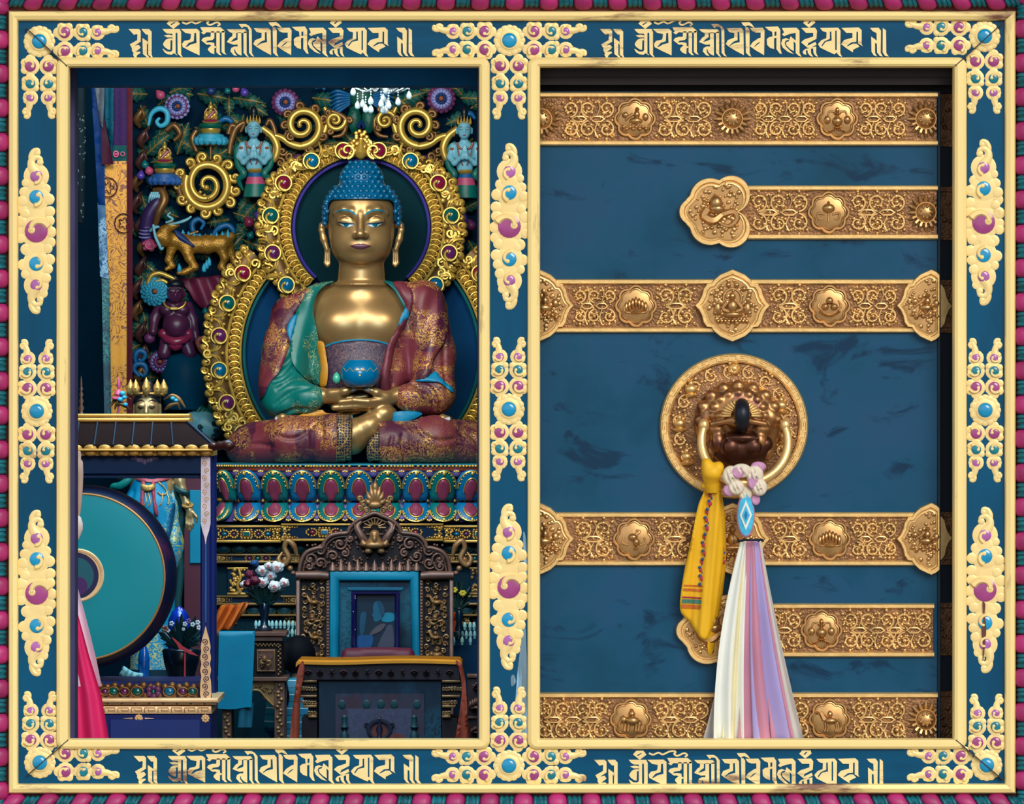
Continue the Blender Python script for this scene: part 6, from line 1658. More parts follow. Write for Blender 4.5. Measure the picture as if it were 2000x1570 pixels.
b = cb(); b.lathe(362, -6, [(30, 690), (44, 700), (50, 730), (48, 770), (40, 800), (0, 802)], 18); b.build('teal_rock', pbr('deep_teal_rock_paint', (0, 64, 92), .5, spec=.08, var=.25), cbk, ang=70)
# white lion head with turquoise mane below
ln = thing('snow_lion_carving', 'pale turquoise snow lion crouching at the foot of the halo, half behind the drum roof', 'statuette', 400, 870, YC)
S = SDF((355, 785, -30), (445, 880, 60), 1.8); S.ell((398, 832, 14), (34, 32, 26), 0); S.ell((416, 838, 24), (18, 20, 18), 8); S.ell((382, 850, 22), (20, 20, 18), 8); S.ell((378, 818, 20), (18, 14, 14), 6); S.cap((380, 800, 10), (392, 812, 14), 5, 9, 4); S.cap((386, 860, 30), (398, 872, 34), 9, 7, 5)
b = cb(); S.into(b); b.build('body', pbr('pale_turquoise_paint', (110, 190, 208), .42, var=.1), ln, ang=80)
for (u, v, h_) in ((393, 832, 1), (392, 844, -1), (420, 826, 1), (424, 840, 1), (420, 852, -1)): b = cb(); b.tube([(x, y, 42) for x, y in spiral(u, v, 5.5, 1.2, 0, 1.3 * h_, 14)], [1.4, 1.8, 1.4], 5); b.build('mane_curl', pbr('deep_green_curl_paint', (0, 66, 74), .45), ln)
b = cb()
for k in range(6): b.tube(smooth_open([(386 + 6 * k, 806 + 3 * k, 24), (394 + 6 * k, 796 + 3 * k, 20), (404 + 5 * k, 800 + 5 * k, 14)], 4), [4, 5, 1.5], 7)
b.build('mane', GRN, ln, ang=70)

# ================================================================ hangings at the left, chandelier
YG = 4.4
BR_y = brocade('yellow_scroll_brocade', (186, 128, 22), (104, 52, 30), None, 40, 0, (0.05, 0.11), .55, 0, (0.40, 0.48))
BR_b = brocade('blue_flower_brocade', (0, 66, 112), (110, 150, 180), None, 60, 0, (0.10, 0.2), .55, 0, (0.46, 0.54)); BR_d = brocade('dark_teal_brocade', (0, 46, 66), (30, 110, 110), None, 60, 0, (0.08, 0.16), .55, 0, (0.44, 0.54))
VP = pbr('violet_silk', (36, 12, 62), .5, spec=.08, var=.15); GS = pbr('green_silk_band', (0, 58, 62), .5, spec=.08); MRB = pbr('maroon_silk_border', (64, 18, 30), .55, spec=.08)
def hang(nm, par, pts, mt, w, amp=1.5, step=8):
    b = B(YG); b.drape([pts], lambda P: w + amp * np.sin(P[:, 0] * .35), 3, step, 0, 0); return b.build(nm, mt, par, ang=60)
th = thing('brocade_hanging', 'long yellow scroll-brocade hanging with violet and green top beside the carving', 'hanging', 228, 830, YG)
hang('violet_panel', th, [(216, 100), (250, 100), (250, 288), (216, 288)], VP, 0); hang('green_panel', th, [(212, 284), (250, 284), (250, 314), (212, 314)], GS, 1.5); hang('brocade_panel', th, [(196, 312), (250, 312), (250, 900), (206, 900)], BR_y, 0); hang('maroon_border', th, [(248, 100), (259, 100), (259, 900), (248, 900)], MRB, 4)
b = B(YG); b.tube([(227 + 4.5 * cos(t), 301 + 5.5 * sin(t), 6) for t in np.linspace(0, 2 * PI, 16)], 1.3, 5); b.ell((227, 301, 5), (2.5, 2.5, 2), 8, 5); b.tube([(240 + 4 * cos(t), 301 + 4 * sin(t), 6) for t in np.linspace(0, 2 * PI, 14)], .8, 5); b.build('medallions', C_rose, th)
for (u, v, r) in ((211, 366, 18), (242, 436, 18)):
    b = B(YG); b.tube([(u + r * cos(t) * (1 + .05 * cos(12 * t)), v + r * 1.05 * sin(t), 4) for t in np.linspace(0, 2 * PI, 40)], 1.2, 5); b.tube([(u + r * .5 * cos(t) * (1 + .3 * cos(5 * t)), v + r * .5 * sin(t) * (1 + .3 * cos(5 * t)), 4) for t in np.linspace(0, 2 * PI, 40)], .9, 5)
    b.build('roundel', MRB, th)
t2 = thing('banner', 'narrow blue flowered banner with pointed tail hanging in front of the yellow brocade', 'hanging', 205, 820, YG)
hang('blue_panel', t2, [(172, 100), (192, 100), (204, 250), (206, 400), (192, 400), (184, 250)], pbr('blue_silk', (4, 40, 92), .5, spec=.08, var=.25, nscale=12), 12, 3); hang('flower_panel', t2, [(191, 396), (206, 396), (213, 545), (196, 540)], BR_b, 10); hang('dark_panel', t2, [(199, 540), (214, 540), (219, 900), (206, 900)], BR_d, 8)
t3 = thing('banner', 'pointed dark maroon banner below a bunched grey cloth at the top left', 'hanging', 205, 322, YG)
hang('maroon_panel', t3, [(198, 200), (206, 240), (223, 321), (200, 322)], pbr('dark_maroon_silk', (46, 8, 32), .5, spec=.08), 18); hang('grey_cloth', t3, [(178, 100), (200, 100), (206, 170), (203, 252), (196, 240)], pbr('silver_grey_silk', (70, 78, 90), .5, spec=.08, var=.25, nscale=20), 22, 4, 5); hang('teal_cloth', t3, [(200, 100), (222, 100), (224, 230), (220, 300), (206, 235)], pbr('teal_blue_silk', (0, 54, 74), .5, spec=.08, var=.35, nscale=14), 14, 3, 5)
t4 = thing('tassel_column', 'dark hanging column of knotted tassels beside the violet jamb', 'hanging', 156, 430, 3.6)
b = B(3.6); b.lathe(157, 0, [(9, 100), (10, 300), (9, 420), (5, 436), (0, 438)], 14); b.build('core', pbr('dark_tassel_thread', (2, 16, 24), .8, spec=.1, var=.3), t4)
random.seed(4); b = B(3.6)
for k in range(44): a = random.uniform(.2, PI - .2); b.ell((157 + 9 * cos(a), random.uniform(215, 425), 9 * sin(a)), (random.uniform(1.2, 2.6), random.uniform(2, 4), 2), 6, 5)
b.build('knots', pbr('pale_tassel_knots', (32, 54, 60), .5), t4)
YL = 3.4
cr_m = pbr('cut_crystal', (222, 236, 240), .05, 0, var=.03); cr_m.node_tree.nodes['Principled BSDF'].inputs['Transmission Weight'].default_value = .55
ch_m = pbr('bright_chrome', (226, 236, 240), .12, .9, var=.05); 
chd = thing('chandelier', 'crystal chandelier with hanging drops above the Buddha halo', 'chandelier', 745, 120, YL)
b = B(YL); b.lathe(746, 0, [(3, -60), (3, 140), (8, 150), (5, 158), (7, 168), (3, 176), (0, 178)], 14); b.build('stem', ch_m, chd)
arms = [(694, 172, 10), (724, 172, 30), (752, 170, -20), (764, 182, 38), (788, 172, 6), (800, 170, -10), (708, 168, -24), (776, 174, 24)]
for (u, v, w) in arms:
    b = B(YL); b.tube(smooth_open([(746, 152, 0), ((746 + u) / 2, 178, w * .6), (u, v, w), (u + (4 if u > 746 else -4), v - 9, w)], 6), [2.6, 2.8, 2.2, 1.8], 7); b.lathe(u, w, [(1, v - 4), (7, v - 7), (7.5, v - 9), (3, v - 10), (3, v - 22), (0, v - 26)], 12); b.build('arm', ch_m, chd, ang=60)
bulb = pbr('lit_chandelier_bulb', (235, 245, 255), .4, emit=3.0)
for (u, v, w) in arms:
    b = B(YL); b.lathe(u, w, [(2.4, v - 22), (3, v - 28), (2, v - 35), (0, v - 40)], 10); b.build('bulb', bulb, chd)
for (u, v, w) in ((690, 179, 12), (709, 203, 22), (698, 204, -14), (715, 213, 30), (725, 198, 34), (725, 214, 30), (745, 203, 30), (749, 192, 20), (755, 177, 24), (748, 214, 18), (760, 206, 36), (753, 213, -8), (778, 199, 26), (799, 186, 8), (757, 198, -20)):
    b = B(YL); b.lathe(u, w, [(0, v - 9), (1.8, v - 7), (4.8, v - 2), (5.6, v + 3), (4.4, v + 6.5), (2, v + 8.4), (0, v + 9)], 12)
    for k in range(3): b.ell((u, v - 12 - 5 * k, w), (1.5, 1.9, 1.5), 6, 5)
    b.build('crystal_drop', cr_m, chd, ang=25)
# ================================================================ ALTAR below the lotus throne
def floor_v(Y): return 785 - FLOOR / sc_at(Y)
F_field = pbr('navy_frieze_paint', (0, 30, 58), .5, spec=.15); F_gold = pbr('frieze_gilding', (208, 166, 84), .38, .5, var=.15, nscale=20); F_dim = pbr('frieze_dull_gilding', (140, 112, 66), .42, .45, var=.2, nscale=20)  # F_dim: darker gilt tone for the lower friezes and blocks
A_body = pbr('deep_teal_altar_paint', (0, 36, 50), .6, spec=.1); A_pet = pbr('dark_teal_petal_paint', (0, 74, 86), .45, var=.2)
alt = thing('altar', 'stepped dark altar with gilded jewelled friezes beneath the lotus throne', 'altar', 706, floor_v(YT), YT)
b = B(YT); b.box(414, 1021, 1000, 1058, -160, 165, 0); b.box(430, 1058, 985, 1200, -160, 150, 0); b.box(424, 1200, 990, floor_v(YT), -160, 158, 0); b.build('body', A_body, alt)
def jewel(b, bg2, kind, u, v, w, k=1.0):
    if kind == 'drop_l' or kind == 'drop_r':
        s = -1 if kind == 'drop_l' else 1
        for i in range(11):
            a = 2 * PI * i / 11; x = u + (8.5 * k if cos(a) * s < .5 else 12 * k) * cos(a); b.ell((x, v + 6.6 * k * sin(a), w), (2.3 * k, 2.3 * k, 2.4), 6, 4)
        bg2.ell((u, v, w + 2), (5 * k, 3.6 * k, 3), 10, 6)
    elif kind == 'flower':
        for i in range(10): a = 2 * PI * i / 10; b.ell((u + 7.6 * k * cos(a), v + 7 * k * sin(a), w), (2.6 * k, 2.6 * k, 2.6), 6, 4)
        bg2.ell((u, v, w + 2), (3.6 * k, 3.6 * k, 3), 10, 6)
    else:
        for x in (-9, -3, 3, 9):
            for y in (-8, 8): b.ell((u + x * k, v + y * k, w), (2.8 * k, 2.2 * k, 2.6), 6, 4)
        for y in (-4, 1, 5):
            for x in (-10.5, 10.5): b.ell((u + x * k, v + y * k, w), (2.2 * k, 2.4 * k, 2.6), 6, 4)
        b.box(u - 7.5 * k, v - 6 * k, u + 7.5 * k, v + 6 * k, w - 3, w + 2, 1); bg2.box(u - 5.4 * k, v - 4 * k, u + 5.4 * k, v + 4 * k, w, w + 4, 1)
def frieze(par, ua, ub, va, vb, w, items, gold, corners=True, Y=None, gm=(GT, GV, GB)):
    Bq = lambda: B(Y or YT)
    b = Bq(); b.box(ua, va, ub, vb, w - 14, w, 0); o = b.build('frieze_board', F_field, par)
    b = Bq(); b.box(ua, va, ub, va + 4, w, w + 5, 1); b.box(ua, vb - 5, ub, vb, w, w + 6, 1)
    mid = (va + vb) / 2; h = (vb - va - 9) / 2
    if corners:
        for s, e in ((1, ua), (-1, ub)):
            for i in range(7):
                for y in (-1, 1): b.ell((e + s * (3 + 4.6 * i), mid + y * (h - 2.5 - (i % 2)), w + 1), (3.4 - .3 * i, 3.2 - .3 * i, 3), 6, 4)
            for y in (-.35, .35): b.tube([(q[0], q[1], w + 2) for q in spiral(e + s * 7, mid + y * h, 4.4, 1.2, 0, s * 1.1, 10)], 1.6, 5); b.ell((e + s * 15, mid + y * h, w + 1), (3, 2.6, 3), 6, 4)
    gems = {}
    for kind, u, mt in items:
        gems.setdefault(mt.name, (mt, Bq()))
        jewel(b, gems[mt.name][1], kind, u, mid, w + 2)
    b.build('gilt_relief', gold, o, ang=70)
    for mt, g in gems.values(): g.build('jewels', mt, o)
frieze(alt, 414, 557, 1022, 1055, 182, [('drop_l', 448, GB), ('flower', 466, GV), ('rect', 490, GT), ('flower', 513, GV), ('drop_r', 531, GB)], F_gold)
frieze(alt, 557, 868, 1018, 1052, 194, [('drop_l', 617, GR), ('rect', 640, GB), ('drop_r', 662, GR), ('drop_l', 770, GR), ('rect', 793, GB), ('drop_r', 815, GR)], F_gold)
frieze(alt, 868, 1000, 1022, 1055, 182, [('drop_l', 894, GB), ('flower', 912, GV), ('rect', 936, GT)], F_gold)
for (va, vb, n, ua, ub) in ((1058, 1076, 19, 430, 985), (1177, 1195, 19, 430, 985)):
    b = B(YT)
    for k in range(n): b.dome(ua + (ub - ua) * (k + .5) / n, (va + vb) / 2, (ub - ua) / n * .47, 148, 10, 12, (vb - va) * .52)
    o = b.build('petal_row', A_pet, alt)
    b = B(YT)
    for k in range(n):
        u = ua + (ub - ua) * (k + .5) / n; r = (ub - ua) / n * .44
        b.tube([(u + r * cos(t), (va + vb) / 2 + (vb - va) * .45 * sin(t) * (1 if va > 1100 else 1), 154) for t in np.linspace(0, PI, 10)], 1.1, 5)
    b.build('petal_edge', F_dim, o)
for (ua, ub) in ((430, 592), (872, 985)):
    frieze(alt, ua, ub, 1077, 1095, 165, [('flower', (ua + ub) / 2 - 16, GV), ('flower', (ua + ub) / 2, GT), ('flower', (ua + ub) / 2 + 16, GV)], F_dim)
    frieze(alt, ua, ub, 1157, 1176, 165, [], F_dim)
    b = B(YT); b.box(ua, 1193, ub, 1197, 150, 170, 1); b.build('ledge', F_dim, alt)
for (ua, ub, va, vb) in ((452, 492, 1103, 1156), (918, 958, 1103, 1156), (560, 584, 1196, 1213), (890, 925, 1196, 1213), (430, 470, 1196, 1213)):
    b = B(YT); b.box(ua, va, ub, vb, 140, 158, 1); o = b.build('carved_block', F_field, alt)
    b = B(YT); random.seed(int(ua))
    for k in range(int((ub - ua) * (vb - va) / 55)): b.ell((random.uniform(ua + 4, ub - 4), random.uniform(va + 4, vb - 4), 159), (random.uniform(2.5, 5), random.uniform(2.5, 4.5), 4), 8, 5)
    for y in (va + 2, vb - 2): b.box(ua, y - 2, ub, y + 2, 156, 162, .5)
    if vb - va > 30: b.tube(smooth_open([(ua + 22, va + 2, 163), (ua + 26, va + 20, 165), (ua + 20, va + 34, 165), (ua + 24, vb - 4, 163)], 6), 3, 7)
    b.build('gilt_relief', F_gold if ua == 452 else F_dim, o, ang=70)
# rows of little white flame-shaped lamps on a dark rack
LW = pbr('white_lamp_glass', (150, 214, 224), .3, var=.06, spec=.4)
YR = 4.62
rk = thing('lamp_rack', 'dark stepped rack for the little white lamps left of the throne chair', 'rack', 540, floor_v(YR), YR)
b = B(YR); b.box(490, 1228, 596, floor_v(YR), -40, -8, 0); b.box(490, 1243, 596, floor_v(YR), -8, 20, 0); b.box(490, 1262, 596, floor_v(YR), 20, 40, 0); b.build('steps', A_body, rk)
rk2 = thing('lamp_rack', 'dark blue stepped rack for the little white lamps right of the throne chair', 'rack', 910, floor_v(YR), YR)
b = B(YR); b.box(876, 1231, 990, floor_v(YR), -40, -8, 0); b.box(876, 1247, 990, floor_v(YR), -8, 20, 0); b.box(876, 1258, 990, floor_v(YR), 20, 48, 0); b.build('steps', pbr('blue_rack_paint', (0, 48, 84), .6, spec=.15), rk2)
def flame(u, v, w):
    b = B(YR); b.lathe(u, w, [(2.2, v), (2.8, v - 1.2), (2.4, v - 3.4), (3.2, v - 4.2), (3.6, v - 7), (3.2, v - 11), (2, v - 14.5), (0, v - 16.5)], 12); return b.build('flame_lamp', LW, ang=60)
proto = None
for us_, v, w, side, row in (((499, 506, 524, 531, 539, 547, 555, 563, 571, 579), 1228, -20, 'left', 'rear'), ((563, 571, 579), 1243, 6, 'left', 'front'), ((886, 893, 901, 908, 918, 926), 1231, -20, 'right', 'rear'), ((880, 887, 895, 903, 911, 919, 927), 1247, 6, 'right', 'middle'), ((887, 903, 919), 1258, 34, 'right', 'front')):
    for i, u in enumerate(us_):
        if proto is None: proto = flame(u, v, w); o = proto; pu, pv, pw = u, v, w
        else:
            o = proto.copy(); COL.objects.link(o); k = sc_at(YR)
            o.location = proto.location + Vector(((u - pu) * k, -(w - pw) * k, -(v - pv) * k))
        tag(o, 'small white flame-shaped lamp in the %s row %s of the throne chair' % (row, side), 'lamp', 'white offering lamps on the %s rack' % side)
b = B(YR); b.ell((885, 1203, 25), (9.5, 9.5, 9.5), 20, 12); b.tube([(885, 1195, 25), (886, 1192, 25)], 1, 5); b.box(877, 1211, 893, 1233, 14, 36, 1)
tag(b.build('orange', pbr('orange_peel', (196, 78, 26), .35, var=.1, bump=.2, bscale=300)), 'shiny orange ball on a small stand above the right lamps', 'fruit')

# ================================================================ CARVED THRONE CHAIR with a portrait
YK = 4.2
W_br = pbr('carved_brown_wood', (104, 76, 68), .4, .25, var=.25, nscale=30); W_dk = pbr('dark_carved_wood', (38, 32, 36), .55, .1, var=.3, spec=.2); W_gl = pbr('rubbed_gilt_wood', (146, 110, 72), .4, .4, var=.25, nscale=30)
CY_cl = pbr('cyan_satin', (0, 122, 158), .45, var=.12, nscale=8, spec=.3)
tr = thing('throne_chair', 'carved brown wooden throne chair with arched back, wrapped in cyan cloth', 'chair', 732, floor_v(YK), YK)
kb = lambda: B(YK)
half = [(584, 1133), (585, 1112), (590, 1091), (601, 1077), (621, 1070), (630, 1069), (634, 1058), (646, 1046), (662, 1042), (679, 1040), (683, 1031), (697, 1017), (716, 1008), (732, 1002)]
arch = half + [(1464 - x, y) for x, y in half[-2::-1]]
b = kb(); b.drape([arch], lambda P: np.full(len(P), -6.), 16, 0, 0, 0) if False else b.slab([arch + [(880, 1296), (584, 1296)][:0]], -22, -6); b.box(586, 1130, 642, floor_v(YK), -22, -6, 0); b.box(822, 1130, 880, floor_v(YK), -22, -6, 0); b.box(640, 1110, 824, floor_v(YK), -26, -12, 0); b.build('back_panel', W_dk, tr)
b = kb(); b.tube([(x, y, 2) for x, y in smooth_open(arch, 4)], 4.2, 8)
inn = [(732 + (x - 732) * .95, 1133 + (y - 1133) * .93) for x, y in arch]; b.tube([(x, y, -1) for x, y in smooth_open(inn, 4)], 2.2, 6); b.build('arch_moulding', W_br, tr, ang=70)
for s in (-1, 1):
    m_ = lambda x: 732 + s * (x - 732)
    b = kb()
    for x0, x1 in ((878, 886), (820, 827)): b.box(min(m_(x0), m_(x1)), 1133, max(m_(x0), m_(x1)), floor_v(YK), -8, 6, 1)
    for k in range(26): b.ell((m_(823.5), 1136 + 6.2 * k, 6), (3.2, 2.6, 2.4), 6, 4)
    b.build('post', W_br, tr, ang=60)
    b = kb(); b.loft([[(m_(822), 1117 + 8 + 8 * cos(t), 4 + 8 * sin(t)) for t in np.linspace(0, 2 * PI, 12, endpoint=False)], [(m_(840), 1123 + 9 * cos(t), 5 + 8 * sin(t)) for t in np.linspace(0, 2 * PI, 12, endpoint=False)], [(m_(886), 1123 + 8 * cos(t), 4 + 8 * sin(t)) for t in np.linspace(0, 2 * PI, 12, endpoint=False)]]); b.ell((m_(891), 1119, 4), (6, 5, 6), 10, 6); b.build('cross_bar', W_br, tr, ang=60)
    b = kb()
    figure(b, 'horse', m_(852), 1175, 26); figure(b, 'serpent', m_(852), 1212, 22); figure(b, 'horse', m_(850), 1244, 24); figure(b, 'elephant', m_(852), 1278, 24); figure(b, 'conch', m_(852), 1148, 16)
    random.seed(61)
    for k in range(34): x, y = 836 + (k % 3) * 16 + random.uniform(-4, 4), 1138 + 4.6 * k; b.tube([(q[0], q[1], 8) for q in spiral(m_(x), y, 5.5, 1.4, 70 * k, 1.1 if k % 2 else -1.1, 10)], [1.6, 2.2, 1.4], 5)
    b.xform(lambda p: (p[0], p[1], p[2] - 12)); b.build('animal_relief', W_gl, tr, ang=70)
    b = kb(); random.seed(31)
    for (x, y, r, h) in ((858, 1092, 16, 1), (800, 1062, 14, -1), (836, 1075, 12, 1), (780, 1052, 8, 1), (860, 1106, 10, -1), (814, 1086, 12, -1), (838, 1100, 12, 1), (790, 1080, 9, -1)):
        b.tube([(q[0], q[1], -2 + .2 * t) for t, q in enumerate(spiral(m_(x), y, r, r * .2, 40 * x, h * s * 1.3, 18))], [2.4, 3, 2.2], 6); b.ell((m_(x), y, -1), (r * .3, r * .3, 4), 8, 5)
    for k in range(110): x, y = random.uniform(742, 872), random.uniform(1035, 1110); b.ell((m_(x), y if y > 1040 + .55 * abs(x - 732) ** .9 - 20 else 1100, -5), (3, 2.6, 4), 6, 4)
    b.tube(smooth_open([(m_(742), 1072, 2), (m_(756), 1050, 8), (m_(766), 1030, 6), (m_(758), 1018, 2)], 5), [6, 8, 6, 3], 8, .6)
    for k in range(5): b.tube(smooth_open([(m_(744 + 4 * k), 1064 - 2 * k, 4), (m_(752 + 4 * k), 1052 - 4 * k, 10), (m_(760 + 3 * k), 1038 - 4 * k, 4)], 4), [1.5, 2.4, 1], 5)
    b.build('scroll_relief', W_br, tr, ang=70)
    b = kb(); b.tube(smooth_open([(m_(884), 1085, 2), (m_(890), 1066, 4), (m_(902), 1056, 4), (m_(908), 1070, 4), (m_(900), 1090, 4), (m_(912), 1104, 4), (m_(920), 1092, 4), (m_(912), 1078, 2)], 5), [3, 6, 6, 5, 6, 6, 5, 2], 8); b.ell((m_(906), 1094, 0), (8, 8, 6), 12, 8); b.ell((m_(897), 1110, 4), (6, 6, 6), 8, 6); b.build('side_scroll', W_gl, tr, ang=70)
b = kb(); S = SDF((695, 1018, -20), (770, 1088, 40), 1.5)
S.ell((732, 1058, 8), (14, 12, 12), 0); S.ell((732, 1044, 10), (10, 10, 10), 5); S.ell((732, 1064, 16), (18, 7, 8), 4); S.ell((732, 1052, 20), (4, 7, 5), 3)
for s in (-1, 1): S.chain([(732 + s * 10, 1066, 8, 6), (732 + s * 22, 1062, 8, 5), (732 + s * 26, 1046, 8, 3)], 4); S.ell((732 + s * 12, 1076, 8), (8, 5, 6), 4)
S.into(b)
for k in range(9): a = PI + PI * k / 8; b.tube([(732 + 8 * cos(a), 1030 + 6 * sin(a), 4), (732 + 22 * cos(a), 1030 + 20 * sin(a), 5)], [2, 2.6, 1], 6)
b.build('garuda_relief', W_gl, tr, ang=70)
b = kb()                                                           # row of carved leaves above the opening
for k in range(11): b.lathe(650 + 16.4 * k, -2, [(0, 1096 - 5 * (k % 2)), (6, 1106), (9, 1114), (0, 1116)], 8)
for k in range(44): b.box(645 + 4 * k, 1108, 647.6 + 4 * k, 1115, -4, 4, .6)
b.build('leaf_row', W_br, tr, ang=60)
b = kb()                                                           # crest
for k in range(7): a = PI + PI * (k + .5) / 7; b.tube(smooth_open([(733, 988, 4), (733 + 14 * cos(a), 985 + 20 * sin(a), 8), (733 + 20 * cos(a), 982 + 34 * sin(a), 4)], 4), [3, 6, 2], 7)
b.ell((733, 986, 6), (16, 8, 8), 12, 6); b.lathe(733, 4, [(0, 938), (5, 946), (8, 954), (3, 962), (8, 968), (0, 970)], 10)
for s in (-1, 1):
    for (x, y, r) in ((22, 984, 9), (30, 974, 7), (16, 996, 8), (30, 992, 6)): b.tube([(q[0], q[1], 4) for q in spiral(733 + s * x, y, r, 2, 90, s * 1.2, 12)], [2.4, 2.8, 2], 6); b.ell((733 + s * x, y, 3), (3, 3, 4), 6, 5)
b.build('crest', W_gl, tr, ang=70)
b = kb(); b.ring([(644, 1115), (818, 1115), (821, 1340), (644, 1340)], [(663, 1134), (801, 1134), (806, 1340), (661, 1340)], [(0, -8), (0, 2), (.15, 5), (.5, 6.5), (.85, 5), (1, 1), (1, -8)]); b.build('cyan_cloth', CY_cl, tr, ang=45)
b = kb(); b.box(655, 1128, 812, 1340, -12, -8, 0); b.build('seat_back', brocade('dark_blue_roundel_brocade', (0, 38, 64), (0, 84, 110), None, 36, 0, (.12, .3), .5, 0, (.4, .5)), tr)
b = kb(); b.box(640, 1300, 826, 1330, -10, 90, 2); b.build('seat', W_br, tr)
YQ = 4.1
pf = thing('framed_portrait', 'dark framed portrait photo of a seated person in robes leaning in the throne chair', 'picture', 733, 1300, YQ)
q_ = lambda: B(YQ)
b = q_(); b.ring([(686, 1153), (781, 1153), (781, 1300), (686, 1300)], [(697, 1162), (771, 1162), (771, 1270), (697, 1270)], [(0, -8), (0, 4), (.2, 7), (.7, 6), (1, 2), (1, -6)]); b.build('frame', pbr('navy_frame_lacquer', (6, 14, 74), .3, coat=.4), pf)
b = q_(); b.box(678, 1147, 788, 1154, -8, 9, 2); b.box(684, 1154, 783, 1157, -8, 6, .5); b.build('cornice', pbr('steel_blue_moulding', (0, 84, 118), .35), pf)
b = q_(); b.box(690, 1157, 778, 1296, -8, -5, 0); b.build('photo_paper', pbr('photo_dark_ground', (2, 36, 58), .35), pf)
def flat(nm, pts, rgb, w):
    b = q_(); b.slab([smooth_closed(pts, 3)], w - .6, w); b.build(nm, pbr('photo_' + nm + str(int(pts[0][0])), rgb, .4, var=.12, nscale=30), pf)
flat('window', [(749, 1198), (768, 1198), (768, 1213), (746, 1213)], (0, 118, 150), -4.2); flat('window', [(704, 1199), (715, 1197), (714, 1214), (710, 1237), (703, 1238)], (0, 66, 98), -4.2)
flat('dark_robe', [(716, 1214), (730, 1212), (748, 1214), (756, 1222), (724, 1240), (720, 1268), (706, 1268), (712, 1236)], (0, 34, 54), -4.0)
flat('robe', [(756, 1222), (767, 1224), (768, 1268), (738, 1268), (744, 1246), (752, 1232)], (58, 64, 84), -3.6); flat('arm', [(732, 1226), (746, 1218), (753, 1220), (744, 1232), (726, 1240), (722, 1238)], (74, 70, 84), -3.2)
flat('face', [(730, 1180), (735, 1174), (743, 1175), (749, 1184), (751, 1196), (747, 1206), (739, 1213), (732, 1214), (729, 1209), (729, 1205), (726.5, 1201), (729, 1195), (728.6, 1188)], (0, 84, 116), -3.4); flat('hair', [(736, 1174), (744, 1175), (750, 1186), (751, 1198), (746, 1204), (742, 1196), (739, 1186)], (8, 62, 92), -2.8)
flat('bowl', [(698, 1243), (716, 1240), (728, 1242), (726, 1262), (712, 1267), (699, 1266)], (0, 70, 126), -3.0)
b = q_()
for (u, v) in ((694, 1164), (694, 1168), (690, 1194), (694, 1229)): b.ell((u, v, 7.5), (.7, 1.3, .4), 6, 4)
b.build('frame_studs', WHT, pf)
b = B(4.02); b.drape([smooth_closed([(672, 1268), (690, 1266), (735, 1265), (790, 1266), (805, 1269), (811, 1285), (811, 1299), (665, 1299), (665, 1285)], 3)], lambda P: 10 + 0 * P[:, 0], 40, 8, 10, 8); tag(b.build('cushion', pbr('maroon_cushion_cloth', (86, 18, 48), .6, var=.15), ang=70), 'maroon cushion on the throne seat in front of the framed portrait', 'cushion')

# ================================================================ TABLE in front with orange runner
YV = 3.3
vb_ = lambda: B(YV)
tb = thing('offering_table', 'dark carved offering table with dark blue brocade front before the throne chair', 'table', 742, floor_v(YV), YV)
b = vb_(); b.box(584, 1292, 898, 1328, -150, 0, 1); b.build('apron', pbr('dark_red_brown_wood', (34, 22, 34), .5, var=.3, nscale=20), tb)
b = vb_(); random.seed(8)
for k in range(13): figure(b, ('lotus', 'jewels', 'conch')[k % 3], 602 + 23 * k, 1311, 11)
b.xform(lambda p: (p[0], p[1], p[2] - 6)); b.build('apron_relief', pbr('dark_plum_relief', (52, 32, 42), .5, .2), tb, ang=70)
for s in (-1, 1):
    m_ = lambda x: 741 + s * (x - 741)
    for x0, x1, v0, v1 in ((863, 899, 1328, 1362), (863, 890, 1362, 1382), (863, 880, 1382, 1402), (863, 893, 1402, floor_v(YV))):
        b = vb_(); b.box(min(m_(x0), m_(x1)), v0, max(m_(x0), m_(x1)), v1, -140, -4, 0); o = b.build('side_step', W_dk, tb)
        if v1 < 1410:
            b = vb_(); b.box(min(m_(x0), m_(x1)), v1 - 5, max(m_(x0), m_(x1)), v1, -6, 2, 1)
            if v0 == 1328: b.box(min(m_(x0), m_(x1)), v0, max(m_(x0), m_(x1)), v0 + 5, -6, 2, 1)
            for k in range(int((x1 - x0) / 5)): b.tube([(q[0], q[1], -1) for q in spiral(m_(x0 + 4 + 5.6 * k), (v0 + v1) / 2, 4.4, 1, 60 * k, 1.2, 10)], 1.3, 5); b.ell((m_(x0 + 3 + 5.6 * k), (v0 + v1) / 2 + 3, -2), (2, 2, 3), 6, 4)
            b.build('gilt_edge', W_gl, o, ang=60)
b = vb_(); b.box(622, 1328, 862, floor_v(YV), -146, -6, 1); b.build('front_cloth', brocade('night_blue_brocade', (0, 32, 54), (0, 64, 86), None, 26, 0, (.1, .24), .6, 0, (.52, .6)), tb)
b = vb_(); b.box(655, 1355, 828, 1500, -7, -3, 0); pic = b.build('brocade_picture', brocade('plum_brocade', (62, 38, 54), (40, 54, 78), None, 60, 0, (.1, .25), .6, 0, (.4, .55)), tb)
b = vb_(); b.box(678, 1384, 804, 1500, -4, -1.8, 0); b.build('inner_field', pbr('grey_violet_weave', (64, 66, 92), .6, var=.25, nscale=120), pic)
b = vb_()
for x in (664, 800):
    b.lathe(x + 9, -2, [(2, 1396), (6, 1400), (5, 1412), (8, 1420), (3, 1426), (9, 1436), (7, 1450), (0, 1452)], 12)
for x in (668, 716, 744, 770, 814): b.dome(x, 1376, 9, -5, 3, 10, 11)
b.build('woven_vases', pbr('deep_teal_weave', (0, 56, 66), .6), pic)
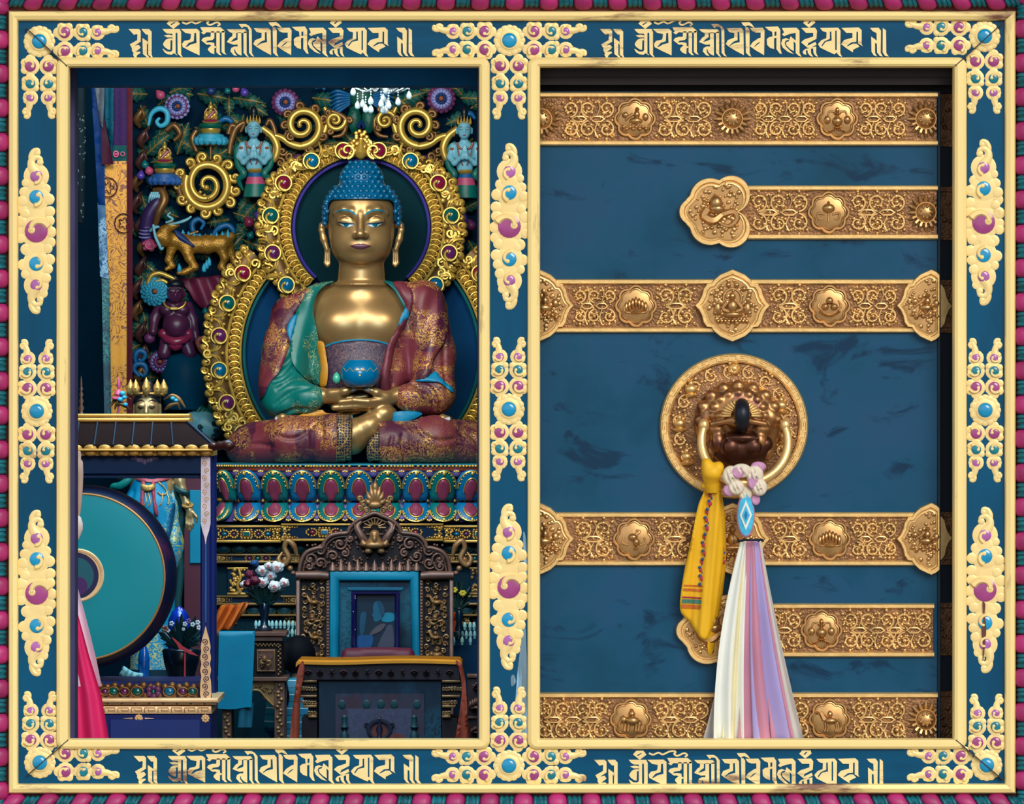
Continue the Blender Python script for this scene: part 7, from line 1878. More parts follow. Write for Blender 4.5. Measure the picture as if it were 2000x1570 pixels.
b = vb_(); b.ring(circle(741, 1424, 25, 30, 22), circle(741, 1426, 17, 30, 15), [(0, -3), (0, 2), (.5, 3), (1, 2), (1, -3)]); b.lathe(741, -1, [(0, 1396), (5, 1404), (3, 1414), (7, 1424), (4, 1436), (9, 1446), (0, 1452)], 12)
for s in (-1, 1): b.tube([(q[0], q[1], 1) for q in spiral(741 + s * 25, 1416, 6, 2, 90, s, 10)], 2, 6)
b.build('woven_vajra', pbr('navy_weave', (6, 14, 46), .6), pic)
b = vb_(); b.slab([circle(741, 1424, 18, 30, 16)], -3, -.8); b.ring(circle(774, 1444, 17, 24, 12), circle(774, 1446, 9, 24, 6), [(0, -3), (0, 1), (1, 1), (1, -3)]); b.build('woven_discs', pbr('rust_weave', (104, 48, 46), .6), pic)
OC = pbr('orange_runner_cloth', (206, 134, 30), .55, var=.12, nscale=8); OC2 = pbr('rust_runner_cloth', (158, 66, 44), .55, var=.2, nscale=6)
rn = thing('table_runner', 'orange cloth runner laid along the offering table, its ends hanging down the sides', 'cloth', 742, 1300, YV)
b = vb_(); b.grid(lambda a, c: (578 + 324 * a + 2 * sin(a * 9), 1288 + 1.6 * sin(a * 7) + (6 if a < .014 or a > .988 else 0) + (0 if c < .8 else (c - .8) * 42), -146 + 152 * min(c / .8, 1)), 60, 8, 2); b.build('top_cloth', OC, rn, ang=70)
b = vb_(); b.drape([smooth_closed([(592, 1290), (583, 1305), (577, 1345), (570, 1400), (566, 1480), (582, 1480), (586, 1400), (588, 1350), (595, 1310)], 4)], lambda P: 13 + 3 * np.sin(P[:, 0] * .5 + P[:, 1] * .01), 6, 5, 3, 3); b.build('hanging_end', OC2, rn, ang=70)
b = vb_(); b.drape([smooth_closed([(890, 1290), (902, 1297), (909, 1330), (913, 1390), (917, 1480), (886, 1480), (896, 1400), (902, 1350), (898, 1312)], 4)], lambda P: 14 + 4 * np.sin(P[:, 0] * .4 + P[:, 1] * .01), 6, 5, 3, 3); b.build('hanging_end', OC2, rn, ang=70)
# carved side table with cyan and orange cloths
YS = 3.62
s_ = lambda: B(YS)
st = thing('side_table', 'carved dark wooden side table under a cyan cloth, left of the offering table', 'table', 500, floor_v(YS), YS)
b = s_(); b.box(424, 1234, 560, 1242, -110, 8, 1); b.box(428, 1241.9, 552, 1252, -108, 2, 1); b.build('table_top', W_br, st)
b = s_(); b.box(424, 1322, 562, 1330, -110, 8, 1); b.build('shelf', W_br, st)
b = s_(); b.box(432, 1252, 550, 1322, -104, -6, 0); b.build('drawer_box', W_dk, st)
b = s_(); b.box(501, 1268, 538, 1312, -6, -2, 1); b.build('panel_frame', W_br, st)
b = s_(); figure(b, 'serpent', 519, 1290, 17); b.tube([(x, y, 4) for x, y in ((503, 1270), (536, 1270), (536, 1310), (503, 1310), (503, 1270))], 1.6, 6)
for k in range(14): b.ell((500 + 3.6 * k, 1258 + (k % 2) * 3, -3), (2.4, 2.6, 3), 6, 4)
for k in range(13): b.ell((544 + (k % 2) * 3, 1264 + 4.4 * k, -4), (2.4, 2.4, 3), 6, 4)
b.build('panel_relief', W_gl, st, ang=70)
for x0, x1 in ((434, 452), (536, 556)):
    b = s_(); b.box(x0, 1330, x1, floor_v(YS), -20, 0, 1); o = b.build('leg', W_br, st)
    b = s_()
    for k in range(16): b.ell(((x0 + x1) / 2 + 4 * sin(k * 1.9), 1338 + 7 * k, 0), (4.4, 3.6, 4), 8, 5)
    b.build('leg_relief', W_gl, o, ang=70)
    b = s_(); b.box(x0, 1330, x1, floor_v(YS), -106, -88, 1); b.build('leg', W_br, st)
b = s_(); b.slab([smooth_closed([(452, 1330), (536, 1330), (536, 1385), (528, 1372), (516, 1366), (506, 1352), (486, 1350), (470, 1356), (460, 1372), (452, 1385)], 3)], -10, -4); b.tube([(x, y, -2) for x, y in smooth_open([(454, 1378), (462, 1364), (474, 1353), (494, 1348), (508, 1350), (520, 1364), (534, 1378)], 5)], 3, 7)
for k in range(12): b.ell((500 + 3.2 * k, 1340 + 5 * sin(k * 1.7) + k, -3), (2.6, 2.6, 3), 6, 4)
b.build('bracket', W_gl, st, ang=70)
cc = thing('table_cloth', 'cyan cloth hanging straight over the front of the side table', 'cloth', 465, 1384, YS)
b = s_(); b.grid(lambda a, c: (429 + 72 * a - (3 * c if a < .5 else 9 * c * a), (1231.5 + 4 * c * 0) if c < .25 else 1231.5 + 151 * (c - .25) / .75 + 2 * sin(a * 5), (-38 + 50 * c / .25 if c < .25 else 13 + 2.5 * sin(a * 5 + c * 2) * c)), 24, 30, 2); b.build('cloth', CY_cl, cc, ang=70)
b = s_(); b.grid(lambda a, c: (468 + 28 * a - 4 * c, 1372 + 48 * c, 6 + 2 * sin(a * 6)), 10, 8, 2); b.build('lower_fold', pbr('deep_cyan_satin', (0, 84, 108), .5), cc, ang=70)
oc = thing('gathered_cloth', 'orange silk gathered in folds behind the cyan cloth on the side table', 'cloth', 440, 1365, 3.72)
b = B(3.72); b.drape([smooth_closed([(430, 1184), (447, 1180), (462, 1181), (474, 1176), (486, 1177), (478, 1192), (464, 1212), (450, 1229), (436, 1230), (423, 1238), (415, 1244), (421, 1212)], 4)], lambda P: 8 + 6 * np.sin((P[:, 0] - 425 + (P[:, 1] - 1180) * .55) * .42), 7, 4, 4, 3); b.build('gathers', pbr('orange_silk', (190, 96, 36), .45, var=.3, nscale=9, patch=(214, 148, 30), pscale=7), oc, ang=70)
b = B(3.72); b.drape([smooth_closed([(413, 1240), (423, 1236), (423, 1300), (423.5, 1370), (414, 1370), (413, 1300)], 4)], lambda P: 8 + 3 * np.sin(P[:, 0] * .6), 5, 5, 3, 2); b.build('hanging_end', pbr('rust_silk', (128, 58, 36), .5, var=.2), oc, ang=70)
# bouquet on the side table
vs = thing('flower_vase', 'dark blue vase of white-pink and crimson flowers on the side table', 'vase', 515, 1234, 3.66)
v_ = lambda: B(3.66)
b = v_(); b.lathe(515, -30, [(0, 1234), (15, 1234), (17, 1230), (8, 1222), (7, 1208), (10, 1196), (11, 1184), (8, 1178), (0, 1180)], 18); b.build('vase', pbr('dark_blue_glaze', (0, 30, 52), .3, coat=.4), vs, ang=60)
b = v_(); random.seed(12)
for k in range(70):
    a = random.uniform(0, 2 * PI); t = random.uniform(.2, 1); u, v, w = 515 + 30 * t * cos(a), 1160 + 24 * t * sin(a), -30 + 22 * t * sin(a * 3 + k)
    b.tube([(515 + (u - 515) * .3, 1184, -30), (u, v, w), (u + 9 * cos(a), v + 5 * sin(a) - 5, w + 4)], [1, 3.6, .6], 6, .4)
b.build('foliage', pbr('dark_flower_leaves', (0, 46, 48), .5, var=.3), vs, ang=70)
FW = pbr('white_pink_petals', (206, 214, 222), .55, var=.1); FP = pbr('coral_flower_heart', (200, 110, 110), .55); FC = pbr('crimson_petals_flower', (96, 10, 52), .55); FBl = pbr('blue_petals_flower', (0, 70, 130), .55)
for (u, v, r, m1, m2) in ((512, 1114, 12, FW, FP), (540, 1108, 13, FW, FP), (527, 1125, 12, FW, FP), (512, 1137, 12, FW, FP), (536, 1145, 12, FW, FP), (555, 1138, 10, FW, FP), (524, 1105, 8, FW, FP), (488, 1123, 10, FC, FC), (484, 1139, 9, FC, FP), (476, 1142, 8, FW, FW), (497, 1100, 8, FBl, FBl), (498, 1134, 10, FC, FC)):
    w = -14 + 10 * sin(u); b = v_()
    for k in range(16):
        a = 2.4 * k + u; q = (.75 - .035 * k); b.ell((u + r * q * cos(a), v + r * q * .85 * sin(a), w + k * .5), (r * .5, r * .4, r * .3), 8, 5)
    o = b.build('flower', m1, vs, ang=70)
    b = v_(); b.ell((u, v, w + 8), (r * .36, r * .32, r * .3), 10, 6); b.tube([(x, y, w + 11) for x, y in spiral(u, v, r * .32, r * .1, 0, 1.2, 10)], r * .1, 5); b.build('flower_heart', m2, o)
vs2 = thing('flower_vase', 'small vase of yellow flowers and dark leaves right of the throne chair', 'vase', 897, 1232, 4.5)
b = B(4.5); b.lathe(897, 0, [(0, 1232), (9, 1232), (6, 1215), (8, 1200), (5, 1192), (0, 1192)], 14); b.build('vase', MATS['dark_blue_glaze'], vs2)
b = B(4.5)
for k in range(30): a = random.uniform(0, 2 * PI); b.tube([(897, 1192, 0), (897 + 18 * cos(a), 1168 + 20 * sin(a), 8 * sin(k)), (897 + 26 * cos(a), 1160 + 26 * sin(a), 6)], [.8, 3, .6], 6, .4)
b.build('foliage', MATS['dark_flower_leaves'], vs2, ang=70)
for (u, v) in ((887, 1152), (904, 1158)):
    b = B(4.5)
    for k in range(6): a = k * PI / 3; b.ell((u + 4 * cos(a), v + 3.4 * sin(a), 12), (4, 3, 3), 8, 5)
    b.build('flower', pbr('yellow_petals_flower', (206, 190, 60), .5), vs2, ang=70)
cbn = thing('carved_cabinet', 'dark carved cabinet at the right edge of the shrine opening beside the runner', 'cabinet', 950, floor_v(3.7), 3.7)
b = B(3.7); b.box(912, 1320, 1010, floor_v(3.7), -110, 0, 1); b.build('body', pbr('dark_carved_cabinet_wood', (44, 30, 38), .5, .1, var=.3), cbn)
b = B(3.7); figure(b, 'lotus', 932, 1374, 26); figure(b, 'jewels', 930, 1338, 12); figure(b, 'lotus', 930, 1425, 16); b.box(912, 1316, 1010, 1324, -4, 4, 1); b.box(912, 1398, 1010, 1404, -2, 3, 1); b.build('relief', W_br, cbn, ang=70)

# ================================================================ person bowing at the shrine, seen from behind
YP = 3.95
pr = thing('person', 'person seen from behind, black hair, light blue striped shirt, sitting between the tables', 'person', 590, floor_v(YP), YP)
fv = floor_v(YP)
S = SDF((500, 1230, -190), (700, fv + 6, 150), 4.0)
S.ell((583, 1281, 0), (28, 34, 31), 0); S.ell((584, 1296, -16), (21, 22, 20), 8); S.ell((584, 1292, -36), (4, 6, 5), 3); S.ell((556, 1290, 0), (4, 8, 5), 2); S.ell((611, 1290, 0), (4, 8, 5), 2)
S.cap((584, 1312, 4), (586, 1336, 8), 15, 17, 8); S.rbox((590, 1395, 10), (44, 66, 26), 22, 14); S.ell((590, 1480, 8), (46, 40, 34), 16)
for s in (-1, 1):
    S.chain([(590 + s * 46, 1352, 8, 17), (590 + s * 56, 1420, -4, 15), (590 + s * 40, 1468, -56, 12), (590 + s * 24, 1478, -92, 10)], 8); S.ell((590 + s * 20, 1480, -102), (8, 6, 13), 5)
    for k in range(4): S.cap((590 + s * (14 + 4 * k), 1481, -108), (590 + s * (12 + 4 * k), 1484, -122), 2.8, 2.4, 2)
    S.chain([(590 + s * 26, 1500, 4, 26), (590 + s * 52, 1520, -90, 22), (590 + s * 22, fv - 12, -40, 14), (590 + s * 6, fv - 9, 20, 10)], 10)
b = B(YP); S.into(b); b.build('body', pbr('tan_skin', (128, 92, 78), .5), pr, ang=80)
S2 = SDF((530, 1236, -60), (640, 1345, 60), 2.4); S2.ell((583, 1279, 4), (34, 39, 35), 0); S2.rbox((583, 1304, -42), (24, 30, 34), 8, 4, -1); S2.chain([(556, 1262, 20, 8), (551, 1290, 28, 8), (553, 1325, 34, 7)], 8)
b = B(YP); S2.into(b); b.build('hair', pbr('black_hair', (3, 9, 20), .75, var=.3, stretch=(6, 1, 1), spec=.12), pr, ang=80)
b = B(YP); b.tube(smooth_open([(553, 1318, 34), (558, 1340, 40), (563, 1358, 42), (563, 1376, 42)], 6), [7, 6, 4, 1], 8, .5); b.build('hair_lock', MATS['black_hair'], pr)
S3 = SDF((510, 1310, -70), (680, 1500, 80), 3.4); S3.rbox((590, 1398, 10), (49, 72, 31), 24, 0); S3.ell((588, 1336, 8), (32, 14, 22), 14)
for s in (-1, 1): S3.chain([(590 + s * 46, 1352, 8, 21), (590 + s * 56, 1418, -4, 19)], 8)
b = B(YP); S3.into(b); b.build('shirt', stripes('striped_shirt', [(0, (0, 120, 158)), (.42, (170, 214, 230)), (.5, (0, 130, 166)), (.9, (0, 84, 120))], .043), pr, ang=80)
S4 = SDF((500, 1440, -140), (690, fv + 6, 80), 4.0); S4.ell((590, 1484, 8), (52, 40, 40), 0)
for s in (-1, 1): S4.chain([(590 + s * 26, 1500, 4, 31), (590 + s * 52, 1520, -90, 27), (590 + s * 24, fv - 17, -44, 17)], 12)
b = B(YP); S4.into(b); b.build('trousers', pbr('navy_trousers', (4, 22, 52), .7), pr, ang=80)

# ================================================================ standing crowned statue behind the drum pavilion
YZ = 3.3
z_ = lambda: B(YZ)
tz = thing('standing_statue', 'standing golden crowned statue in a bright blue skirt behind the drum pavilion roof', 'statue', 298, floor_v(YZ), YZ)
S = SDF((210, 745, -60), (400, 1060, 90), 1.9)
S.ell((288, 796, 10), (24, 31, 27), 0); S.ell((288, 810, 16), (19, 18, 20), 8); S.cap((288, 790, 35), (288, 806, 42), 2.4, 4, 4); S.ell((288, 816, 34), (7, 3, 4), 2)
for s in (-1, 1): S.ell((288 + s * 10, 792, 34), (7, 4.4, 4.5), 3); S.chain([(288 + s * 24, 792, 8, 4), (288 + s * 25, 814, 8, 3.4)], 2)
S.cap((289, 825, 6), (291, 845, 4), 11, 13, 8); S.ell((294, 872, 4), (46, 34, 24), 12); S.ell((298, 915, 4), (36, 30, 24), 14); S.ell((298, 960, 4), (46, 50, 28), 14)
S.chain([(336, 860, 4, 14), (346, 900, 10, 12), (352, 940, 16, 10), (366, 985, 26, 7.5), (372, 996, 30, 7)], 6); S.chain([(254, 860, 4, 14), (240, 900, 10, 12), (236, 925, 20, 10), (262, 900, 40, 8), (266, 880, 46, 6)], 6)
S.ell((373, 1005, 32), (8.5, 10, 5), 4)
for k, (dx, ln) in enumerate(((-7, 22), (-2.5, 26), (2, 27), (6, 22))): S.chain([(373 + dx, 1010, 33, 2.5), (373 + dx * 1.05, 1010 + ln * .55, 35, 2.2), (373 + dx * 1.0, 1010 + ln, 34, 1.7)], 1.2)
S.chain([(379, 1000, 34, 3.2), (386, 1009, 36, 2.8), (386.5, 1019, 36, 2.2)], 2)
b = z_(); S.into(b); b.build('body', pbr('soft_statue_gold', (168, 138, 96), .38, .5, var=.1), tz, ang=80)
dec = lambda nm, mt, pts: (lambda b: (b.drape([pts], lambda P: S.surf(P) + .6, 2, 2.4), b.build(nm, mt, tz, ang=70)))(z_())
for s in (-1, 1):
    dec('eyebrow', W_dk, [(288 + s * (x - 288), y) for x, y in smooth_closed([(292, 784), (298, 780), (306, 782), (309, 786), (304, 784.5), (298, 782.6)], 3)]); dec('eye_line', W_dk, [(288 + s * (x - 288), y) for x, y in smooth_closed([(292, 795), (299, 796.6), (306, 794.6), (299, 798.2)], 3)])
Hz = SDF((255, 735, -40), (325, 800, 40), 2.0); Hz.ell((288, 782, 2), (27, 20, 29), 0); Hz.ell((288, 758, 0), (13, 18, 13), 6); Hz.rbox((288, 800, 36), (20, 20, 26), 9, 3, -1)
b = z_(); Hz.into(b); b.build('hair', HAIRB, tz, ang=80)
CRW = pbr('filigree_gold', (206, 160, 88), .38, .55, var=.3, nscale=120, bump=.5, bscale=260)
b = z_(); b.tube([(288 + 32 * cos(t), 772 - 4 * sin(t), 2 + 32 * sin(t)) for t in np.linspace(-.2, PI + .2, 24)], 2.4, 7); b.build('crown_band', CRW, tz)
for k in range(5):
    t = PI * (.06 + .22 * k); u, w = 288 - 33 * cos(t), 2 + 33 * sin(t); h_ = 34 if k == 2 else 30
    b = z_(); b.lathe(u, w, [(0, 770 - h_), (4, 770 - h_ * .75), (8.5, 770 - h_ * .42), (7, 768), (2, 772)], 10); b.ell((u, 758, w + 7), (2.6, 3, 2.4), 8, 5); b.build('crown_leaf', CRW, tz, ang=60)
b = z_()
for (u, v, w, r) in ((240, 768, 10, 6), (244, 776, 14, 5), (236, 780, 12, 6), (338, 778, 10, 5), (344, 782, 8, 5), (246, 790, 12, 5)): b.ell((u, v, w), (r, r * .8, r), 8, 6)
b.build('blue_blossoms', C_cy, tz)
b = z_()
for s in (-1, 1): b.tube(smooth_open([(288 + s * 34, 800, 0), (288 + s * 44, 792, 6), (288 + s * 58, 788, 6), (288 + s * 64, 800, 2)], 5), [2, 4, 4, 1], 7, .6); b.tube(smooth_open([(288 + s * 32, 780, 0), (288 + s * 48, 772, 0), (288 + s * 62, 780, 0), (288 + s * 74, 796, 0)], 5), [1, 4, 5, 1], 7, .5)
b.build('gold_leaves', C_bronze, tz, ang=70)
b = z_(); b.lathe(232, 0, [(0, 735), (3, 742), (4, 754), (2, 760), (7, 764), (9, 770), (6, 774), (10, 780), (0, 782)], 10); b.ell((228, 778, 4), (10, 4, 8), 8, 5); b.tube([(232, 780, 0), (230, 812, 0), (240, 830, 4)], 2, 6); b.build('lotus_stem', C_rose, tz)
SKB = brocade('sky_blue_flower_brocade', (0, 136, 178), (196, 190, 120), None, 44, 0, (.08, .16), .45, .2, (.5, .57))
Z = SDF((210, 910, -60), (390, 1330, 70), 2.8); Z.ell((298, 945, 4), (40, 26, 30), 0); Z.ell((297, 990, 6), (56, 56, 36), 14); Z.ell((310, 1060, 6), (50, 70, 34), 16); Z.cap((300, 1080, 4), (300, 1310, 4), 40, 46, 14)
folds(Z, [[(330, 940), (345, 1000), (330, 1080), (326, 1150)], [(300, 1010), (296, 1060), (300, 1120)], [(262, 960), (250, 1010), (262, 1060)], [(312, 1030), (330, 1060), (340, 1110)]], 2, 8)
b = z_(); Z.into(b); b.build('skirt', SKB, tz, ang=80)
zd = lambda nm, mt, pts, off=2, th=5: (lambda b: (b.drape([smooth_closed(pts, 4)], lambda P: Z.surf(P) + off, th, 4, 3, 2), b.build(nm, mt, tz, ang=70)))(z_())
RIB = pbr('rose_ribbon_paint', (158, 62, 80), .5)
zd('waist_band', pbr('azure_band_paint', (0, 128, 180), .45), [(262, 922), (298, 926), (336, 922), (336, 930), (298, 934), (262, 930)], 4); zd('ribbon', RIB, [(270, 930), (298, 935), (330, 930), (330, 937), (298, 941), (270, 937)], 4); zd('ribbon', RIB, [(278, 938), (285, 938), (284, 970), (282, 1000), (276, 1000), (277, 968)], 3); zd('ribbon', RIB, [(298, 938), (305, 938), (306, 970), (312, 1003), (305, 1004), (300, 970)], 3)
zd('sash', pbr('deep_blue_sash_paint', (0, 84, 124), .45), [(338, 985), (344, 990), (334, 1050), (326, 1060), (328, 1030)], 3)
b = z_(); P = [(279, 948), (284, 954), (292, 957), (300, 954), (304, 947)]; b.drape([smooth_closed([(278, 944), (291, 947), (305, 944), (302, 955), (291, 959), (281, 955)], 3)], lambda P: Z.surf(P) + 6, 6, 3, 2, 2); b.build('buckle', CRW, tz)
b = z_()
for s, pts in ((0, [(306, 936), (322, 950), (328, 962), (318, 966), (310, 960)]), (1, [(286, 962), (288, 978), (284, 986)]), (2, [(292, 962), (296, 980), (292, 988)]), (3, [(320, 962), (318, 980), (314, 986)]), (4, [(328, 962), (332, 976), (330, 984)])):
    q = np.array(smooth_open(pts, 5)); b.tube([(*p, w + 2) for p, w in zip(q, Z.surf(q))], 1.3, 5)
b.build('skirt_chains', CRW, tz)
b = z_(); b.tube(smooth_open([(258, 924, 20), (250, 938, 26), (236, 948, 24), (222, 950, 18), (216, 960, 10)], 6), [7, 8, 8, 6, 2], 9, .6); b.build('scarf', pbr('sea_green_silk_paint', (0, 118, 112), .45, var=.15), tz, ang=70)
b = z_(); b.tube(smooth_open([(350, 930, 8), (352, 960, 18), (354, 1000, 12), (350, 1060, 10), (352, 1120, 8), (346, 1200, 6), (350, 1300, 6)], 6), [10, 12, 10, 9, 8, 8, 8], 10, .5); b.tube(smooth_open([(344, 950, 26), (354, 958, 34), (366, 962, 34), (370, 972, 28)], 5), [4, 6, 6, 2], 8, .6); b.build('scarf', pbr('dark_green_flower_silk', (0, 58, 60), .45, var=.3, nscale=30), tz, ang=70)
b = z_(); b.tube([(368 + 9 * cos(t), 986 + 3 * sin(t), 28 + 9 * sin(t)) for t in np.linspace(0, 2 * PI, 16)], 3, 6); b.ell((369, 982, 38), (4, 4, 3), 8, 5); b.build('bracelet', CRW, tz)
b = z_(); b.lathe(300, 4, [(0, 1304), (54, 1306), (60, 1330), (50, 1350), (62, 1380), (62, floor_v(YZ)), (0, floor_v(YZ))], 24); b.build('pedestal', A_body, tz)
b = B(3.9); b.box(362, 917, 400, 926, 0, 6, 1); b.box(360, 926, 402, floor_v(3.9), -20, 0, 0); o = b.build('cloth_cabinet', pbr('crimson_shelf_cloth', (70, 12, 40), .6)); tag(o, 'dark cabinet with cyan cloth behind the right post of the drum pavilion', 'cabinet')
b = B(3.9); b.box(371, 957, 398, 1100, 0, 4, 1); b.build('cyan_front', CY_cl, o)
# ================================================================ DRUM PAVILION close to the doorway
YD2 = 1.35
d_ = lambda: B(YD2)
RG = pbr('roof_gold_paint', (206, 156, 74), .4, .35, var=.12, nscale=14); RT = pbr('dark_roof_tile', (40, 26, 24), .85, spec=.04, var=.2); PBL = pbr('royal_blue_paint', (8, 34, 108), .4, var=.12, nscale=6, spec=.3); PDB = pbr('deep_blue_paint', (0, 40, 84), .5, var=.12, spec=.2)
OLI = pbr('lilac_gold_ornament', (238, 224, 244), .5, .1, var=.15, nscale=40); OGO = pbr('pale_gold_ornament', (252, 208, 156), .45, .2, var=.12, nscale=30); GRV = pbr('violet_groove_line', (120, 88, 110), .5)
dp = thing('drum_pavilion', 'blue drum pavilion with tiled gold-edged roof, painted posts and key-pattern base', 'drum stand', 270, floor_v(YD2), YD2)
b = d_(); b.box(-80, 808, 369, 815, -120, -40, 2); b.box(-80, 816, 370, 825, -124, -34, 3); b.build('ridge_beam', RG, dp, ang=50)
b = d_(); b.loft([[(-80, 824, -40), (362, 824, -40), (362, 824, -120), (-80, 824, -120)], [(-80, 868, 34), (416, 868, 34), (416, 868, -190), (-80, 868, -190)], [(-80, 873, 34), (418, 873, 34), (418, 873, -190), (-80, 873, -190)]]); b.build('roof', RT, dp, ang=20)
b = d_()
for k in range(11):
    u0 = 152 + 36 * k - 36; u1 = u0 - (0 if u0 < 300 else -1.2 * (u0 - 300) / 6)
    if u0 > 362: break
    b.tube([(u0, 823, -38), (u1 + (u0 - 250) * .02, 869, 37)], 2.2, 6)
b.tube([(363, 823, -40), (419, 870, 36)], 4, 7); b.build('roof_ribs', pbr('blue_black_rib', (10, 22, 44), .5), dp)
b = d_(); b.box(-80, 876, 418, 881, 24, 42, 1.5)
for k in range(13):
    u = 150 + 28.2 * k - 56
    if u < 412: b.dome(u, 875, 13.5, 28, 10, 14, 8); b.dome(u, 883, 13, 26, 10, 14, 8)
b.box(-80, 880, 416, 890, -170, 26, 1); b.build('eave', RG, dp, ang=50)
b = d_(); b.tube([(412, 873, 32), (420, 871, 38), (424, 871, 39), (430, 870, 41), (436, 869, 43), (441, 869, 44), (450, 869, 46), (458, 870, 48), (462, 871, 49)], [7, 9, 6, 10, 8, 10, 12, 7, 1], 14); b.build('corner_finial', pbr('dark_brown_turned_wood', (74, 38, 32), .35, .2, coat=.3), dp, ang=60)
b = d_(); b.lathe(154, -60, [(0, 733), (1.5, 742), (2.5, 750), (1.5, 754), (4, 759), (1.8, 764), (4.5, 770), (2.2, 776), (5, 783), (2.6, 789), (6, 797), (3, 803), (5, 808)], 12); b.build('spire', pbr('dull_gilt_spire', (110, 84, 74), .4, .4), dp, ang=70)
b = d_(); b.box(-75, 888, 412, 926, -60, 12, 2); b.box(-75, 926, 396, 934, -60, 4, 1); lin_ = b.build('lintel', PDB, dp)
b = d_()
for k in range(9): b.ell((283 + (k - 4) * 6, 896 + 3 * cos((k - 4) * .8) + (0 if k % 2 else 2), 12), (4.4, 3.4 + (4 - abs(k - 4)) * .8, 1.4), 8, 5)
b.build('lintel_flower', pbr('faded_lilac_paint', (92, 82, 120), .55), lin_)
b = d_(); b.box(392, 888, 413, 1366, -16, 14, 3); post = b.build('post', PBL, dp)
b = d_(); b.box(-70, 888, -48, 1366, -16, 14, 3); b.build('post', PBL, dp)
for x0 in (392, -70): b = d_(); b.box(x0, 888, x0 + 21, 1366, -200, -176, 3); b.build('post', PBL, dp)
b = d_(); b.slab([[(393.5, 892), (411.5, 892), (412, 1022), (409, 1036), (404.5, 1050), (402.5, 1066), (400.5, 1050), (396, 1036), (393, 1022)]], 13, 15.4); o = b.build('upper_ornament', OLI, post)
b = d_()
for k in range(9): b.tube([(q[0], q[1], 16) for q in spiral(402.5 + (3 if k % 2 else -3), 904 + 14 * k, 6, 1.2, 90, 1.3 if k % 2 else -1.3, 12)], .8, 4)
b.build('scroll_lines', pbr('gold_lilac_line', (216, 180, 140), .5), o)
b = d_(); b.tube([(402.5, 1062, 15), (402.5, 1215, 15)], 1.6, 6); b.build('centre_line', pbr('sky_blue_line', (40, 110, 190), .4), post)
b = d_(); b.slab([smooth_closed([(402.5, 1222), (405, 1232), (409, 1246), (412, 1262), (411, 1272), (413, 1284), (411, 1296), (413, 1308), (411, 1320), (413, 1332), (412, 1362), (393, 1362), (392.5, 1332), (394, 1320), (392, 1308), (394, 1296), (392, 1284), (394, 1272), (393, 1262), (396, 1246), (400, 1232)], 3)], 13, 15.6); o = b.build('lower_ornament', OGO, post)
b = d_()
for k in range(8): b.tube([(q[0], q[1], 16.2) for q in spiral(402.5 + (2 if k % 2 else -2), 1252 + 14.6 * k, 7, 1, 90, 1.5 if k % 2 else -1.5, 14)], 1.1, 4)
b.build('scroll_lines', GRV, o)
b = d_(); b.box(-75, 1393, 414, floor_v(YD2), -196, 16, 2); b.box(-75, 1330, 392, 1366, -190, 4, 0); base = b.build('base', PBL, dp)
b = d_(); b.box(-85, 1362, 428, 1371, -210, 30, 2); b.box(-85, 1371, 424, 1375, -206, 22, 1); b.box(-78, 1378, 414, 1393, -200, 20, 1); lg = b.build('gold_ledge', OGO, dp, ang=50)
b = d_()
for k in range(8):
    u = 206 + 26 * k; b.tube([(u, 1390, 21), (u, 1381, 21), (u + 20, 1381, 21), (u + 20, 1387, 21), (u + 7, 1387, 21), (u + 7, 1384, 21)], .7, 4)
    b.dome(212 + 27 * k, 1372, 2.6, 22, 1.6, 6)
b.build('key_pattern', pbr('umber_key_line', (150, 104, 66), .5), lg)
b = d_(); b.box(216, 1404, 392, 1500, 16, 19, 1); b.build('raised_panel', pbr('bright_royal_blue', (14, 50, 132), .4, var=.1), base)
b = d_()
for (u, r) in ((272, 9), (402, 9)):
    for k in range(8): a = k * PI / 4; b.ell((u + r * .62 * cos(a), 1402 + r * .62 * sin(a), 17), (3, 3, 2), 8, 5)
    b.ell((u, 1402, 18), (3.4, 3.4, 3), 8, 5)
    if u < 300:
        for s in (-1, 1): b.tube([(u + s * 12, 1402, 17), (u + s * 30, 1402, 17)], [1.6, .5], 5)
b.build('rosettes', OGO, base)
gs_ = d_(); gems = []
for k in range(15): gs_.dome(196 + 14 * k, 1338 + 3 * (k % 2), 7, 2, 7, 10); gs_.dome(200 + 14 * k, 1358, 6, 2, 6, 10)
for (u, r, mt) in ((205, 7, GV), (222, 9, GT), (243, 8, GV), (268, 10, GT), (331, 10, GB), (357, 8, GV), (376, 8, GT)):
    gs_.tube([(u + (r + 2) * cos(t), 1350 + r * sin(t), 8) for t in np.linspace(0, 2 * PI, 20)], 2.2, 6); gems.append((mt, u, r))
jb = gs_.build('jewelled_band', C_bronze, base, ang=70)
for mt, u, r in gems: b = d_(); b.ell((u, 1350, 6), (r, r * .85, 6), 14, 8); b.build('gem', mt, jb)
b = d_()
for k in range(6): a = k * PI / 3 + .5; b.ell((300 + 10 * cos(a), 1350 + 8.5 * sin(a), 10), (6, 5, 3), 10, 6)
fl = b.build('band_flower', C_plum, jb); b = d_(); b.ell((300, 1350, 13), (4, 4, 2.4), 10, 6); b.build('flower_heart', GT, fl)
